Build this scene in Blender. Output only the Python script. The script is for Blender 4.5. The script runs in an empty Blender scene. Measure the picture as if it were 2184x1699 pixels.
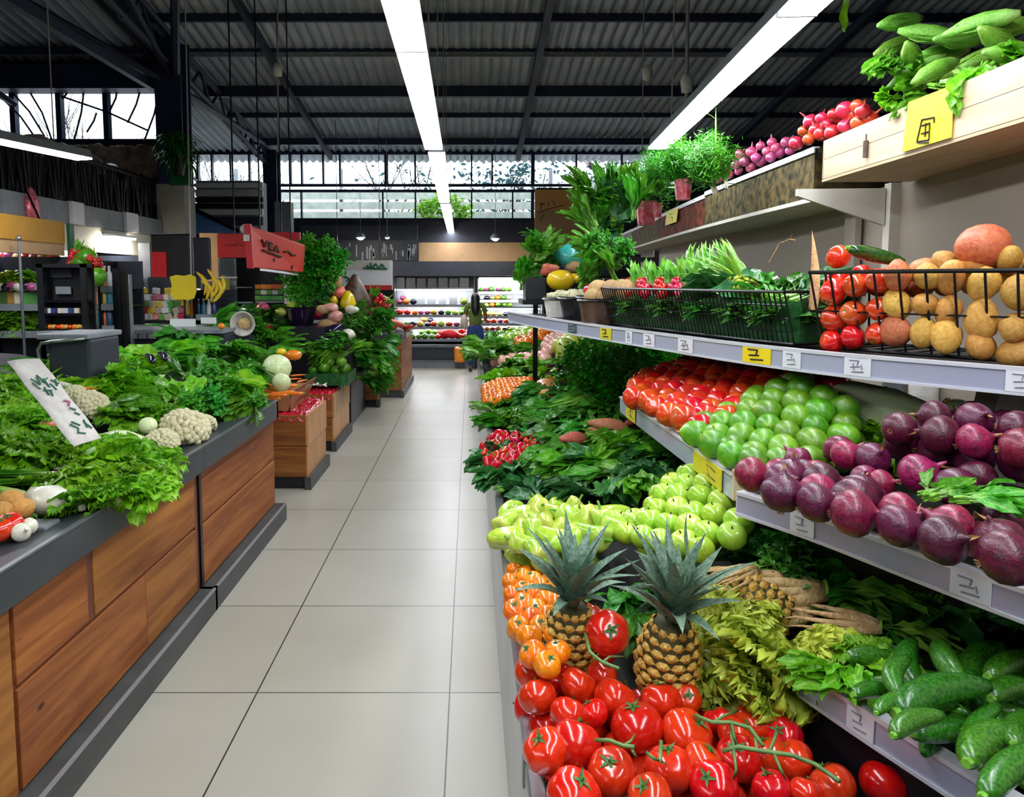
import bpy, math, random
import numpy as np
from mathutils import Vector, Matrix, Euler

# ---------------------------------------------------------------- camera, world, exposure
S = bpy.context.scene
COL = S.collection
F = 1560.0; CX = 1003.0; CY = 735.0; H = 1.65
PITCH = math.radians(5.0); YAW = 0.0
cam_data = bpy.data.cameras.new('camera')
cam = bpy.data.objects.new('camera', cam_data); COL.objects.link(cam)
cam.location = (0, 0, H)
cam.rotation_euler = (math.pi / 2 - PITCH, 0, -YAW)
cam_data.sensor_fit = 'HORIZONTAL'; cam_data.sensor_width = 36.0
cam_data.lens = F * 36.0 / 2184.0
cam_data.shift_x = (1092.0 - CX) / 2184.0
cam_data.shift_y = -(849.5 - CY) / 2184.0
cam_data.clip_start = 0.05; cam_data.clip_end = 200
S.camera = cam
S.view_settings.view_transform = 'Standard'
S.view_settings.look = 'None'
S.view_settings.exposure = 0.85
S.view_settings.gamma = 1.0
S.view_settings.use_curve_mapping = False
world = bpy.data.worlds.new('sky'); S.world = world; world.use_nodes = True
wn = world.node_tree
wn.nodes['Background'].inputs[0].default_value = (0.80, 0.90, 1.0, 1)
wn.nodes['Background'].inputs[1].default_value = 2.6
S.cycles.max_bounces = 6; S.cycles.diffuse_bounces = 3; S.cycles.glossy_bounces = 3
S.cycles.transmission_bounces = 4; S.cycles.transparent_max_bounces = 8
S.cycles.sample_clamp_indirect = 6.0
LAMP = 20.0          # strength of the fluorescent diffusers

CM = Matrix.Translation((0, 0, H)) @ Euler((math.pi / 2 - PITCH, 0, -YAW)).to_matrix().to_4x4()
CR = CM.to_3x3(); CI = CM.inverted(); CO = Vector((0, 0, H))
def ray(px, py):
    return CR @ Vector(((px - CX) / F, -(py - CY) / F, -1.0))
def pt(px, py, z=None, Y=None, X=None):
    d = ray(px, py)
    if z is not None: t = (z - H) / d.z
    elif Y is not None: t = Y / d.y
    else: t = X / d.x
    return CO + d * t
def proj(p):
    q = CI @ Vector(p)
    if q.z > -0.01: return (-9999, -9999)
    return (CX + F * q.x / -q.z, CY - F * q.y / -q.z)
def hit(px, py, surf):
    d = ray(px, py); t = 0.3
    prev = None
    while t < 30:
        p = CO + d * t
        if p.z < surf(p.x, p.y):
            lo, hi = t - 0.03, t
            for _ in range(14):
                m = (lo + hi) / 2; p = CO + d * m
                if p.z < surf(p.x, p.y): hi = m
                else: lo = m
            return CO + d * hi
        t += 0.03
    return CO + d * 5
def dist(p): return -(CI @ Vector(p)).z
def inpoly(x, y, poly):
    c = False; n = len(poly); j = n - 1
    for i in range(n):
        xi, yi = poly[i]; xj, yj = poly[j]
        if (yi > y) != (yj > y) and x < (xj - xi) * (y - yi) / (yj - yi) + xi: c = not c
        j = i
    return c

# ---------------------------------------------------------------- materials
def lin(h):
    if isinstance(h, str):
        h = h.lstrip('#'); v = [int(h[i:i + 2], 16) / 255 for i in (0, 2, 4)]
    else: v = h
    return tuple((c / 12.92 if c <= 0.04045 else ((c + 0.055) / 1.055) ** 2.4) for c in v) + (1,)
M = {}
def base_mat(name):
    m = bpy.data.materials.new(name); m.use_nodes = True
    nt = m.node_tree; b = nt.nodes['Principled BSDF']
    M[name] = m
    return m, nt, b
def nd(nt, t, **kw):
    n = nt.nodes.new(t)
    for k, v in kw.items(): setattr(n, k, v)
    return n
def noise(nt, scale, detail=3, vec=None, rough=0.5, dist=0.0):
    n = nd(nt, 'ShaderNodeTexNoise'); n.inputs['Scale'].default_value = scale
    n.inputs['Detail'].default_value = detail; n.inputs['Roughness'].default_value = rough
    n.inputs['Distortion'].default_value = dist
    if vec is None:
        tc = nd(nt, 'ShaderNodeTexCoord'); vec = tc.outputs['Object']
    nt.links.new(vec, n.inputs['Vector'])
    return n
def ramp(nt, fac, stops):
    r = nd(nt, 'ShaderNodeValToRGB'); e = r.color_ramp.elements
    while len(e) < len(stops): e.new(0.5)
    for i, (p, c) in enumerate(stops): e[i].position = p; e[i].color = lin(c) if isinstance(c, str) else c
    nt.links.new(fac, r.inputs[0]); return r
def bump(nt, b, h, strength=0.3, distance=0.01):
    bp = nd(nt, 'ShaderNodeBump'); bp.inputs['Strength'].default_value = strength
    bp.inputs['Distance'].default_value = distance
    nt.links.new(h, bp.inputs['Height']); nt.links.new(bp.outputs[0], b.inputs['Normal'])
def hsv_random(nt, col, dv=0.25, dh=0.02, ds=0.0):
    oi = nd(nt, 'ShaderNodeObjectInfo'); hs = nd(nt, 'ShaderNodeHueSaturation')
    def mr(out, a, b2):
        r = nd(nt, 'ShaderNodeMapRange'); r.inputs[3].default_value = a; r.inputs[4].default_value = b2
        nt.links.new(out, r.inputs[0]); return r.outputs[0]
    nt.links.new(mr(oi.outputs['Random'], 1 - dv, 1 + dv), hs.inputs['Value'])
    ml = nd(nt, 'ShaderNodeMath', operation='MULTIPLY'); ml.inputs[1].default_value = 7.31
    fr = nd(nt, 'ShaderNodeMath', operation='FRACT')
    nt.links.new(oi.outputs['Random'], ml.inputs[0]); nt.links.new(ml.outputs[0], fr.inputs[0])
    nt.links.new(mr(fr.outputs[0], 0.5 - dh, 0.5 + dh), hs.inputs['Hue'])
    nt.links.new(col, hs.inputs['Color']); return hs.outputs[0]
def solid(name, col, rough=0.5, metal=0.0, var=None, nscale=8, col2=None, bmp=0.0, bscale=40, rnd=0, hue=0.0, coat=0, emit=0, spec=None):
    m, nt, b = base_mat(name)
    b.inputs['Roughness'].default_value = rough; b.inputs['Metallic'].default_value = metal
    if spec is not None: b.inputs['Specular IOR Level'].default_value = spec
    if coat: b.inputs['Coat Weight'].default_value = coat; b.inputs['Coat Roughness'].default_value = 0.12
    c2 = col2 or col
    n = noise(nt, nscale, 4)
    r = ramp(nt, n.outputs[0], [(0.35, col), (0.65, c2)])
    out = r.outputs[0]
    if rnd or hue: out = hsv_random(nt, out, rnd, hue)
    nt.links.new(out, b.inputs['Base Color'])
    if bmp:
        nb = noise(nt, bscale, 3); bump(nt, b, nb.outputs[0], bmp)
    if emit:
        nt.links.new(out, b.inputs['Emission Color']); b.inputs['Emission Strength'].default_value = emit
    return m
def leafmat(name, dark, light, rib, rough=0.35, trans=0.25, rnd=0.2, vein=0.5, basecol=None, hue=0.015):
    """Leaf surface: UV x runs across the blade, UV y from the stem to the tip."""
    m, nt, b = base_mat(name)
    b.inputs['Roughness'].default_value = rough
    uv = nd(nt, 'ShaderNodeUVMap'); sp = nd(nt, 'ShaderNodeSeparateXYZ'); nt.links.new(uv.outputs[0], sp.inputs[0])
    n = noise(nt, 22, 4)
    r = ramp(nt, n.outputs[0], [(0.3, dark), (0.68, light)])
    s1 = nd(nt, 'ShaderNodeMath', operation='SUBTRACT'); s1.inputs[1].default_value = 0.5
    nt.links.new(sp.outputs[0], s1.inputs[0])
    ab = nd(nt, 'ShaderNodeMath', operation='ABSOLUTE'); nt.links.new(s1.outputs[0], ab.inputs[0])
    mr = nd(nt, 'ShaderNodeMapRange'); mr.inputs[1].default_value = 0.02; mr.inputs[2].default_value = 0.09
    mr.inputs[3].default_value = vein; mr.inputs[4].default_value = 0.0
    nt.links.new(ab.outputs[0], mr.inputs[0])
    mr2 = nd(nt, 'ShaderNodeMapRange'); mr2.inputs[1].default_value = 0.02; mr2.inputs[2].default_value = 0.3
    mr2.inputs[3].default_value = 0.9; mr2.inputs[4].default_value = 0.0
    nt.links.new(sp.outputs[1], mr2.inputs[0])
    mx = nd(nt, 'ShaderNodeMath', operation='MAXIMUM'); nt.links.new(mr.outputs[0], mx.inputs[0]); nt.links.new(mr2.outputs[0], mx.inputs[1])
    mix = nd(nt, 'ShaderNodeMix', data_type='RGBA'); nt.links.new(mx.outputs[0], mix.inputs[0])
    nt.links.new(r.outputs[0], mix.inputs[6]); mix.inputs[7].default_value = lin(rib)
    out = hsv_random(nt, mix.outputs[2], rnd, hue)
    nt.links.new(out, b.inputs['Base Color'])
    nb = noise(nt, 60, 3); bump(nt, b, nb.outputs[0], 0.5, 0.006)
    tr = nd(nt, 'ShaderNodeBsdfTranslucent'); nt.links.new(out, tr.inputs[0])
    ms = nd(nt, 'ShaderNodeMixShader'); ms.inputs[0].default_value = trans
    o = nt.nodes['Material Output']
    nt.links.new(b.outputs[0], ms.inputs[1]); nt.links.new(tr.outputs[0], ms.inputs[2]); nt.links.new(ms.outputs[0], o.inputs[0])
    return m
def fruit(name, col, col2, rough=0.25, nscale=6, rnd=0.15, hue=0.01, pole=None, coat=0.3, bmp=0.05, bscale=25, stripe=None, spec=0.5):
    """Skin colour with mottling; pole = colour at the stem end (object +Z)."""
    m, nt, b = base_mat(name)
    b.inputs['Roughness'].default_value = rough; b.inputs['Coat Weight'].default_value = coat
    b.inputs['Specular IOR Level'].default_value = spec
    b.inputs['Coat Roughness'].default_value = 0.15
    tc = nd(nt, 'ShaderNodeTexCoord')
    oi = nd(nt, 'ShaderNodeObjectInfo')
    ad = nd(nt, 'ShaderNodeVectorMath', operation='ADD'); nt.links.new(tc.outputs['Object'], ad.inputs[0]); nt.links.new(oi.outputs['Random'], ad.inputs[1])
    n = noise(nt, nscale, 4, ad.outputs[0])
    r = ramp(nt, n.outputs[0], [(0.35, col), (0.65, col2)])
    out = r.outputs[0]
    if stripe:
        sc = nd(nt, 'ShaderNodeVectorMath', operation='MULTIPLY'); sc.inputs[1].default_value = stripe[1]
        nt.links.new(ad.outputs[0], sc.inputs[0])
        n2 = noise(nt, 1.0, 3, sc.outputs[0])
        r2 = ramp(nt, n2.outputs[0], [(stripe[2], (0, 0, 0, 1)), (stripe[2] + 0.06, (1, 1, 1, 1))])
        mx = nd(nt, 'ShaderNodeMix', data_type='RGBA'); nt.links.new(r2.outputs[0], mx.inputs[0])
        nt.links.new(out, mx.inputs[6]); mx.inputs[7].default_value = lin(stripe[0]); out = mx.outputs[2]
    if pole:
        g = nd(nt, 'ShaderNodeSeparateXYZ'); nt.links.new(tc.outputs['Generated'], g.inputs[0])
        mr = nd(nt, 'ShaderNodeMapRange'); mr.inputs[1].default_value = pole[1]; mr.inputs[2].default_value = pole[2]
        nt.links.new(g.outputs[2], mr.inputs[0])
        mx = nd(nt, 'ShaderNodeMix', data_type='RGBA'); nt.links.new(mr.outputs[0], mx.inputs[0])
        nt.links.new(out, mx.inputs[6]); mx.inputs[7].default_value = lin(pole[0]); out = mx.outputs[2]
    out = hsv_random(nt, out, rnd, hue)
    nt.links.new(out, b.inputs['Base Color'])
    if bmp: nb = noise(nt, bscale, 3); bump(nt, b, nb.outputs[0], bmp, 0.01)
    return m
def woodmat(name, a, b_, c, axis=(0, 1, 0), scale=1.0, rough=0.42, knots=True, rnd=0.12):
    m, nt, b = base_mat(name)
    b.inputs['Roughness'].default_value = rough
    tc = nd(nt, 'ShaderNodeTexCoord'); oi = nd(nt, 'ShaderNodeObjectInfo')
    st = [14, 14, 14]
    for i in range(3):
        if axis[i]: st[i] = 0.9
    ad = nd(nt, 'ShaderNodeVectorMath', operation='ADD'); nt.links.new(tc.outputs['Object'], ad.inputs[0])
    ml = nd(nt, 'ShaderNodeMath', operation='MULTIPLY'); ml.inputs[1].default_value = 9.0; nt.links.new(oi.outputs['Random'], ml.inputs[0])
    nt.links.new(ml.outputs[0], ad.inputs[1])
    mu = nd(nt, 'ShaderNodeVectorMath', operation='MULTIPLY'); mu.inputs[1].default_value = [s * scale for s in st]
    nt.links.new(ad.outputs[0], mu.inputs[0])
    n = noise(nt, 1.0, 6, mu.outputs[0], 0.6, 1.2)
    r = ramp(nt, n.outputs[0], [(0.3, a), (0.5, b_), (0.7, c)])
    out = r.outputs[0]
    if knots:
        mk = nd(nt, 'ShaderNodeVectorMath', operation='MULTIPLY'); mk.inputs[1].default_value = [1.0 if axis[i] else 2.2 for i in range(3)]
        nt.links.new(ad.outputs[0], mk.inputs[0])
        vo = nd(nt, 'ShaderNodeTexVoronoi'); vo.inputs['Scale'].default_value = 2.6; nt.links.new(mk.outputs[0], vo.inputs['Vector'])
        r2 = ramp(nt, vo.outputs['Distance'], [(0.035, (1, 1, 1, 1)), (0.075, (0, 0, 0, 1))])
        mx = nd(nt, 'ShaderNodeMix', data_type='RGBA'); nt.links.new(r2.outputs[0], mx.inputs[0])
        nt.links.new(out, mx.inputs[6]); mx.inputs[7].default_value = lin('#3a1a0c'); out = mx.outputs[2]
    out = hsv_random(nt, out, rnd, 0.008)
    nt.links.new(out, b.inputs['Base Color'])
    bump(nt, b, n.outputs[0], 0.12, 0.004)
    return m
def emis(name, col, s):
    m, nt, b = base_mat(name)
    b.inputs['Base Color'].default_value = (0.8, 0.8, 0.8, 1)
    b.inputs['Emission Color'].default_value = lin(col); b.inputs['Emission Strength'].default_value = s
    return m
def glassmat(name, tint='#ffffff', a=0.12):
    m, nt, b = base_mat(name)
    tr = nd(nt, 'ShaderNodeBsdfTransparent'); tr.inputs[0].default_value = lin(tint)
    gl = nd(nt, 'ShaderNodeBsdfGlossy'); gl.inputs['Roughness'].default_value = 0.05
    ms = nd(nt, 'ShaderNodeMixShader'); ms.inputs[0].default_value = a
    nt.links.new(tr.outputs[0], ms.inputs[1]); nt.links.new(gl.outputs[0], ms.inputs[2])
    nt.links.new(ms.outputs[0], nt.nodes['Material Output'].inputs[0]); return m

def make_floor_mat():
    m, nt, b = base_mat('floor_tile')
    tc = nd(nt, 'ShaderNodeTexCoord')
    mp = nd(nt, 'ShaderNodeMapping'); mp.inputs['Location'].default_value = (0.083, -2.81 + 3 * 0.787, 0)
    nt.links.new(tc.outputs['Object'], mp.inputs['Vector'])
    br = nd(nt, 'ShaderNodeTexBrick'); br.offset = 0.0; br.squash = 1.0
    br.inputs['Scale'].default_value = 1.0; br.inputs['Mortar Size'].default_value = 0.0028
    br.inputs['Mortar Smooth'].default_value = 0.0
    br.inputs['Brick Width'].default_value = 0.775; br.inputs['Row Height'].default_value = 0.787
    br.inputs['Color1'].default_value = lin('#afab9c'); br.inputs['Color2'].default_value = lin('#b4b0a3')
    br.inputs['Mortar'].default_value = lin('#2a2724')
    nt.links.new(mp.outputs[0], br.inputs['Vector'])
    n = noise(nt, 1.4, 5); r = ramp(nt, n.outputs[0], [(0.3, '#f2f0ee'), (0.7, '#ffffff')])
    mx = nd(nt, 'ShaderNodeMix', data_type='RGBA', blend_type='MULTIPLY'); mx.inputs[0].default_value = 1
    nt.links.new(br.outputs['Color'], mx.inputs[6]); nt.links.new(r.outputs[0], mx.inputs[7])
    nt.links.new(mx.outputs[2], b.inputs['Base Color'])
    b.inputs['Roughness'].default_value = 0.33
    bump(nt, b, br.outputs['Fac'], -0.15, 0.002)
make_floor_mat()

woodmat('panel_wood', '#6a3410', '#8f5420', '#ab6e2e', (0, 1, 0), rough=0.6)
woodmat('panel_wood_x', '#6a340e', '#8c501c', '#a86c2e', (1, 0, 0), rough=0.6)
woodmat('post_wood', '#4d2210', '#64301a', '#713a20', (0, 0, 1), knots=False)
woodmat('pale_wood', '#b89d7c', '#c8b090', '#d2bfa2', (0, 1, 0), knots=True, rough=0.6, rnd=0.05)
woodmat('crate_wood', '#a5703a', '#c08a4e', '#cf9d62', (0, 0, 1), knots=False)
solid('steel_dark', '#3c4043', 0.42, 0.2, col2='#454a4d', nscale=3)
solid('steel_grey', '#6f7478', 0.35, 0.5, col2='#7d8286', nscale=3)
solid('brushed_steel', '#9a9da2', 0.28, 0.85, col2='#b5b8bd', nscale=2)
solid('plinth_grey', '#3f4241', 0.5, 0.1, col2='#4b4e4d')
solid('plinth_edge', '#9ea3a8', 0.35, 0.5)
solid('black_metal', '#101114', 0.35, 0.3)
solid('black_plastic', '#131418', 0.4, col2='#1b1c22')
solid('black_matte', '#0c0c0f', 0.7)
solid('navy_metal', '#232e4c', 0.5, 0.2, col2='#2c3858', nscale=2)
solid('dark_beam', '#1e2538', 0.55, 0.1, col2='#28304a', nscale=2)
solid('grey_panel', '#7f858a', 0.6, col2='#8b9196')
solid('cream_panel', '#c9c6ba', 0.6, col2='#d3d0c4')
solid('white_panel', '#dfdfe2', 0.5)
solid('charcoal_panel', '#2b2e3b', 0.6, col2='#31353f')
solid('tan_panel', '#b89268', 0.6, col2='#c09a70')
solid('ochre_panel', '#b98524', 0.6, col2='#c08d2c')
solid('orange_panel', '#ecaa5e', 0.6, col2='#e4a262')
solid('beige_back', '#968b7d', 0.65, col2='#9d9284', nscale=1.5)
solid('lilac_rail', '#a8abc0', 0.25, 0.1, col2='#b0b3c8', nscale=2, coat=0.4)
solid('rail_edge', '#d9dbe2', 0.3, 0.2)
solid('paper_white', '#dedee4', 0.5)
solid('paper_mark', '#7b7f8c', 0.7)
solid('ink_black', '#15130e', 0.7)
solid('yellow_card', '#e8cd12', 0.45, col2='#efd51e', nscale=4)
solid('yellow_tag', '#dcc92a', 0.45, col2='#c9c42c', nscale=30)
solid('red_sign', '#c62028', 0.5, col2='#b81c26', nscale=3)
solid('red_orange_sign', '#cf4433', 0.5, col2='#c23a30', nscale=2)
solid('scarlet', '#e0081c', 0.5)
solid('red_liner', '#b00a22', 0.22, col2='#d01434', nscale=30, bmp=1.0, bscale=45, coat=0.6)
solid('red_foil', '#c23a4a', 0.3, 0.3, col2='#e08a96', nscale=25)
solid('teal_plastic', '#2ba7a0', 0.25, col2='#4cc4b8', nscale=25, coat=0.6, bmp=1, bscale=40)
solid('salmon_plastic', '#d95a48', 0.3, col2='#e88a70', nscale=25, bmp=1, bscale=40)
solid('green_post', '#0f5a35', 0.4)
solid('blue_awning', '#4e7bb8', 0.6, col2='#5b88c4')
solid('stone', '#6a5a50', 0.9, col2='#b09a88', nscale=5, bmp=1, bscale=9)
solid('brown_bag', '#3a261e', 0.5, col2='#5a4434', nscale=20)
solid('cardboard', '#9a5f3c', 0.75, col2='#a86c48')
solid('clear_crate', '#9ea39a', 0.3, col2='#6a6a5a', nscale=30, coat=0.3)
solid('cloth_white', '#d8d4cc', 0.8, col2='#c9c4bc', nscale=20, bmp=0.6)
solid('sign_green', '#2f6b52', 0.7)
solid('sign_pink', '#b06a88', 0.7)
solid('olive_wall', '#8d9680', 0.9)
solid('bark', '#2b2420', 0.9, col2='#3d342c', nscale=15, bmp=0.8)
solid('roof_metal', '#98a2b0', 0.5, 0.1, col2='#acb2b8', nscale=3)
solid('concrete', '#8f8c86', 0.8, col2='#9b9892')
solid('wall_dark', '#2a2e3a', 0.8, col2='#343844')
solid('slat_white', '#c9cfc4', 0.5, col2='#aab5a8')
solid('skin', '#8a5a3e', 0.55)
solid('hair', '#0b0a0e', 0.4)
solid('olive_cloth', '#5a6a2a', 0.85, col2='#647434')
solid('denim', '#1f3364', 0.85, col2='#26407a')
solid('shoe_black', '#0a0a0c', 0.5)
solid('violet_cloth', '#c9b9a4', 0.8)
for i, c in enumerate(['#e4e6ea', '#c43a34', '#3a8aa8', '#d9b53a', '#5aa04a', '#8a4a9a', '#e08030', '#b7607a', '#2b4a7a', '#dccdb4']):
    solid('pack_%d' % i, c, 0.35, rnd=0.25, hue=0.03, coat=0.4, col2=c)
emis('tube_light', '#f4f8ff', LAMP)
emis('bulb_light', '#fff6e0', 90)
emis('cooler_light', '#f2f8ff', 22)
glassmat('pane_glass')
glassmat('clear_plastic', '#f0f5f5', 0.25)

fruit('tomato_red', '#c81a08', '#dc3012', 0.18, 5, 0.12, 0.006, None, 0.5, 0.03, 12)
fruit('tomato_plum', '#c41a0e', '#d93a18', 0.2, 5, 0.15, 0.012, ('#d9602a', 0.82, 1.1), 0.5)
fruit('tomato_orange', '#e26a06', '#f08a14', 0.22, 5, 0.12, 0.012, None, 0.4)
fruit('lime_green', '#467f10', '#66a01e', 0.3, 5, 0.25, 0.02, ('#9ab83a', 0.85, 1.1), 0.35, 0.15, 60)
fruit('apple_green', '#8fbf2a', '#a6cf3e', 0.22, 6, 0.1, 0.012, ('#b9d65a', 0.8, 1.05), 0.4)
fruit('pepper_green', '#8ebb2c', '#b4cf4a', 0.22, 8, 0.15, 0.02, ('#cfd268', 0.8, 1.1), 0.5)
fruit('pepper_red', '#b00a14', '#cf1420', 0.15, 6, 0.15, 0.01, None, 0.6)
fruit('onion_red', '#560a2c', '#8e1248', 0.33, 9, 0.35, 0.02, ('#b8729a', 0.92, 1.15), 0.2, 0.2, 18, ('#a83a6c', (90, 90, 6), 0.58))
fruit('onion_dark', '#34081e', '#560c32', 0.35, 9, 0.3, 0.015, None, 0.15, 0.2, 18, ('#7c1c48', (90, 90, 6), 0.6))
fruit('onion_pink', '#a8325c', '#c75280', 0.3, 9, 0.25, 0.02, ('#e0a0b8', 0.85, 1.1), 0.3, 0.2, 18, ('#d47aa0', (90, 90, 6), 0.58))
fruit('onion_scarlet', '#c01c22', '#d93a2a', 0.3, 9, 0.2, 0.02, ('#e08a5a', 0.85, 1.1), 0.3, 0.15, 18)
fruit('potato_gold', '#bb8a36', '#d4a654', 0.5, 9, 0.2, 0.015, None, 0.05, 0.35, 30, spec=0.3)
fruit('potato_red', '#b8553e', '#cf7a50', 0.45, 9, 0.2, 0.02, None, 0.1, 0.35, 30, spec=0.3)
fruit('sweet_potato', '#a05040', '#b86a50', 0.5, 9, 0.2, 0.02, None, 0.05, 0.3, 30, spec=0.3)
fruit('zucchini_green', '#1c5510', '#3c7d1c', 0.25, 30, 0.22, 0.015, None, 0.4, 0.1, 60, ('#5a9434', (160, 160, 20), 0.64))
fruit('cucumber_dark', '#123c10', '#235a18', 0.2, 20, 0.1, 0.01, None, 0.5)
fruit('pumpkin_yellow', '#d9b80e', '#e8cc20', 0.3, 5, 0.1, 0.01)
fruit('pumpkin_orange', '#e07a10', '#ee9020', 0.3, 5, 0.1, 0.01)
fruit('eggplant', '#140f20', '#22163a', 0.12, 5, 0.1, 0.01, None, 0.7)
fruit('carrot_orange', '#e2700e', '#f08a20', 0.35, 30, 0.15, 0.01)
fruit('banana_yellow', '#d9b31a', '#e8c92e', 0.4, 9, 0.1, 0.01)
fruit('radish_red', '#b80c20', '#d42638', 0.2, 9, 0.15, 0.01)
fruit('curd_cream', '#e2dba8', '#f2ecc6', 0.55, 20, 0.06, 0.01, None, 0.05, 0.6, 90, spec=0.3)
fruit('cabbage_pale', '#cbe092', '#e6f0c0', 0.35, 9, 0.1, 0.01, None, 0.2, 0.4, 14, ('#e8efc8', (14, 14, 3), 0.56))
fruit('root_tan', '#c09c68', '#dcbc8a', 0.6, 30, 0.12, 0.01, None, 0.0, 0.8, 60, spec=0.2)
fruit('bulb_white', '#d8d4b8', '#e8e6d6', 0.3, 9, 0.06, 0.01, None, 0.3)
fruit('ginger_tan', '#a8895c', '#c0a070', 0.6, 9, 0.15, 0.01, None, 0.0, 0.5, 30, spec=0.2)
fruit('squash_salmon', '#c87a4a', '#d99a5a', 0.4, 9, 0.15, 0.02)
fruit('pink_fruit', '#d99a8c', '#e8b8a4', 0.4, 9, 0.15, 0.02)
fruit('chayote', '#a8bc48', '#c0cc5c', 0.3, 9, 0.12, 0.02)
fruit('pineapple_skin', '#b0822a', '#e4ba54', 0.45, 40, 0.08, 0.01, None, 0.1, 0.3, 60)
solid('pineapple_gap', '#33401c', 0.7, col2='#4a3c18', nscale=40)
leafmat('leaf_bright', '#52a010', '#94d82a', '#c4e27a', 0.32, 0.35, 0.2, 0.45)
leafmat('leaf_mid', '#328212', '#66b42c', '#a8cc70', 0.32, 0.3, 0.22, 0.4)
leafmat('leaf_dark', '#246c16', '#4a9a2e', '#7eb266', 0.27, 0.28, 0.25, 0.35)
leafmat('leaf_deep', '#1e5824', '#3c7e3c', '#78a680', 0.27, 0.22, 0.25, 0.4)
leafmat('leaf_herb', '#1f7a10', '#46b024', '#5fae34', 0.4, 0.25, 0.2, 0.1)
leafmat('leaf_yellow', '#b2cc2a', '#e0ec62', '#e6ec9a', 0.35, 0.3, 0.12, 0.3)
leafmat('leaf_pale', '#bede74', '#def0a8', '#f4f8dc', 0.35, 0.2, 0.08, 0.5)
leafmat('leaf_crown', '#46644e', '#7c9a84', '#9ab0a0', 0.4, 0.05, 0.1, 0.2)
leafmat('leaf_stalk', '#6fae28', '#a4cf54', '#e4e6c0', 0.35, 0.2, 0.12, 0.1)
leafmat('leaf_husk', '#4f9424', '#86b844', '#a8cc70', 0.35, 0.1, 0.12, 0.2)
leafmat('leaf_scallion', '#3c8a12', '#86c430', '#c8dc9a', 0.35, 0.25, 0.15, 0.1)
leafmat('leaf_blue', '#2e4440', '#566e66', '#8aa094', 0.4, 0.1, 0.15, 0.4)
leafmat('leaf_tree', '#1c3a50', '#3a6a6a', '#4a7a6a', 0.5, 0.4, 0.2, 0.1)
leafmat('leaf_purple', '#4a1640', '#7a2a5a', '#b0608a', 0.35, 0.2, 0.2, 0.4)
solid('stem_green', '#4a8a1e', 0.4, col2='#7ab43c', nscale=20)
solid('calyx_green', '#2e5a1c', 0.5, col2='#44742a', nscale=20)
solid('vine_green', '#4a6a34', 0.5, col2='#6a8a4a', nscale=30)
solid('dry_skin', '#b8935c', 0.7, col2='#8a6438', nscale=20)

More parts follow.
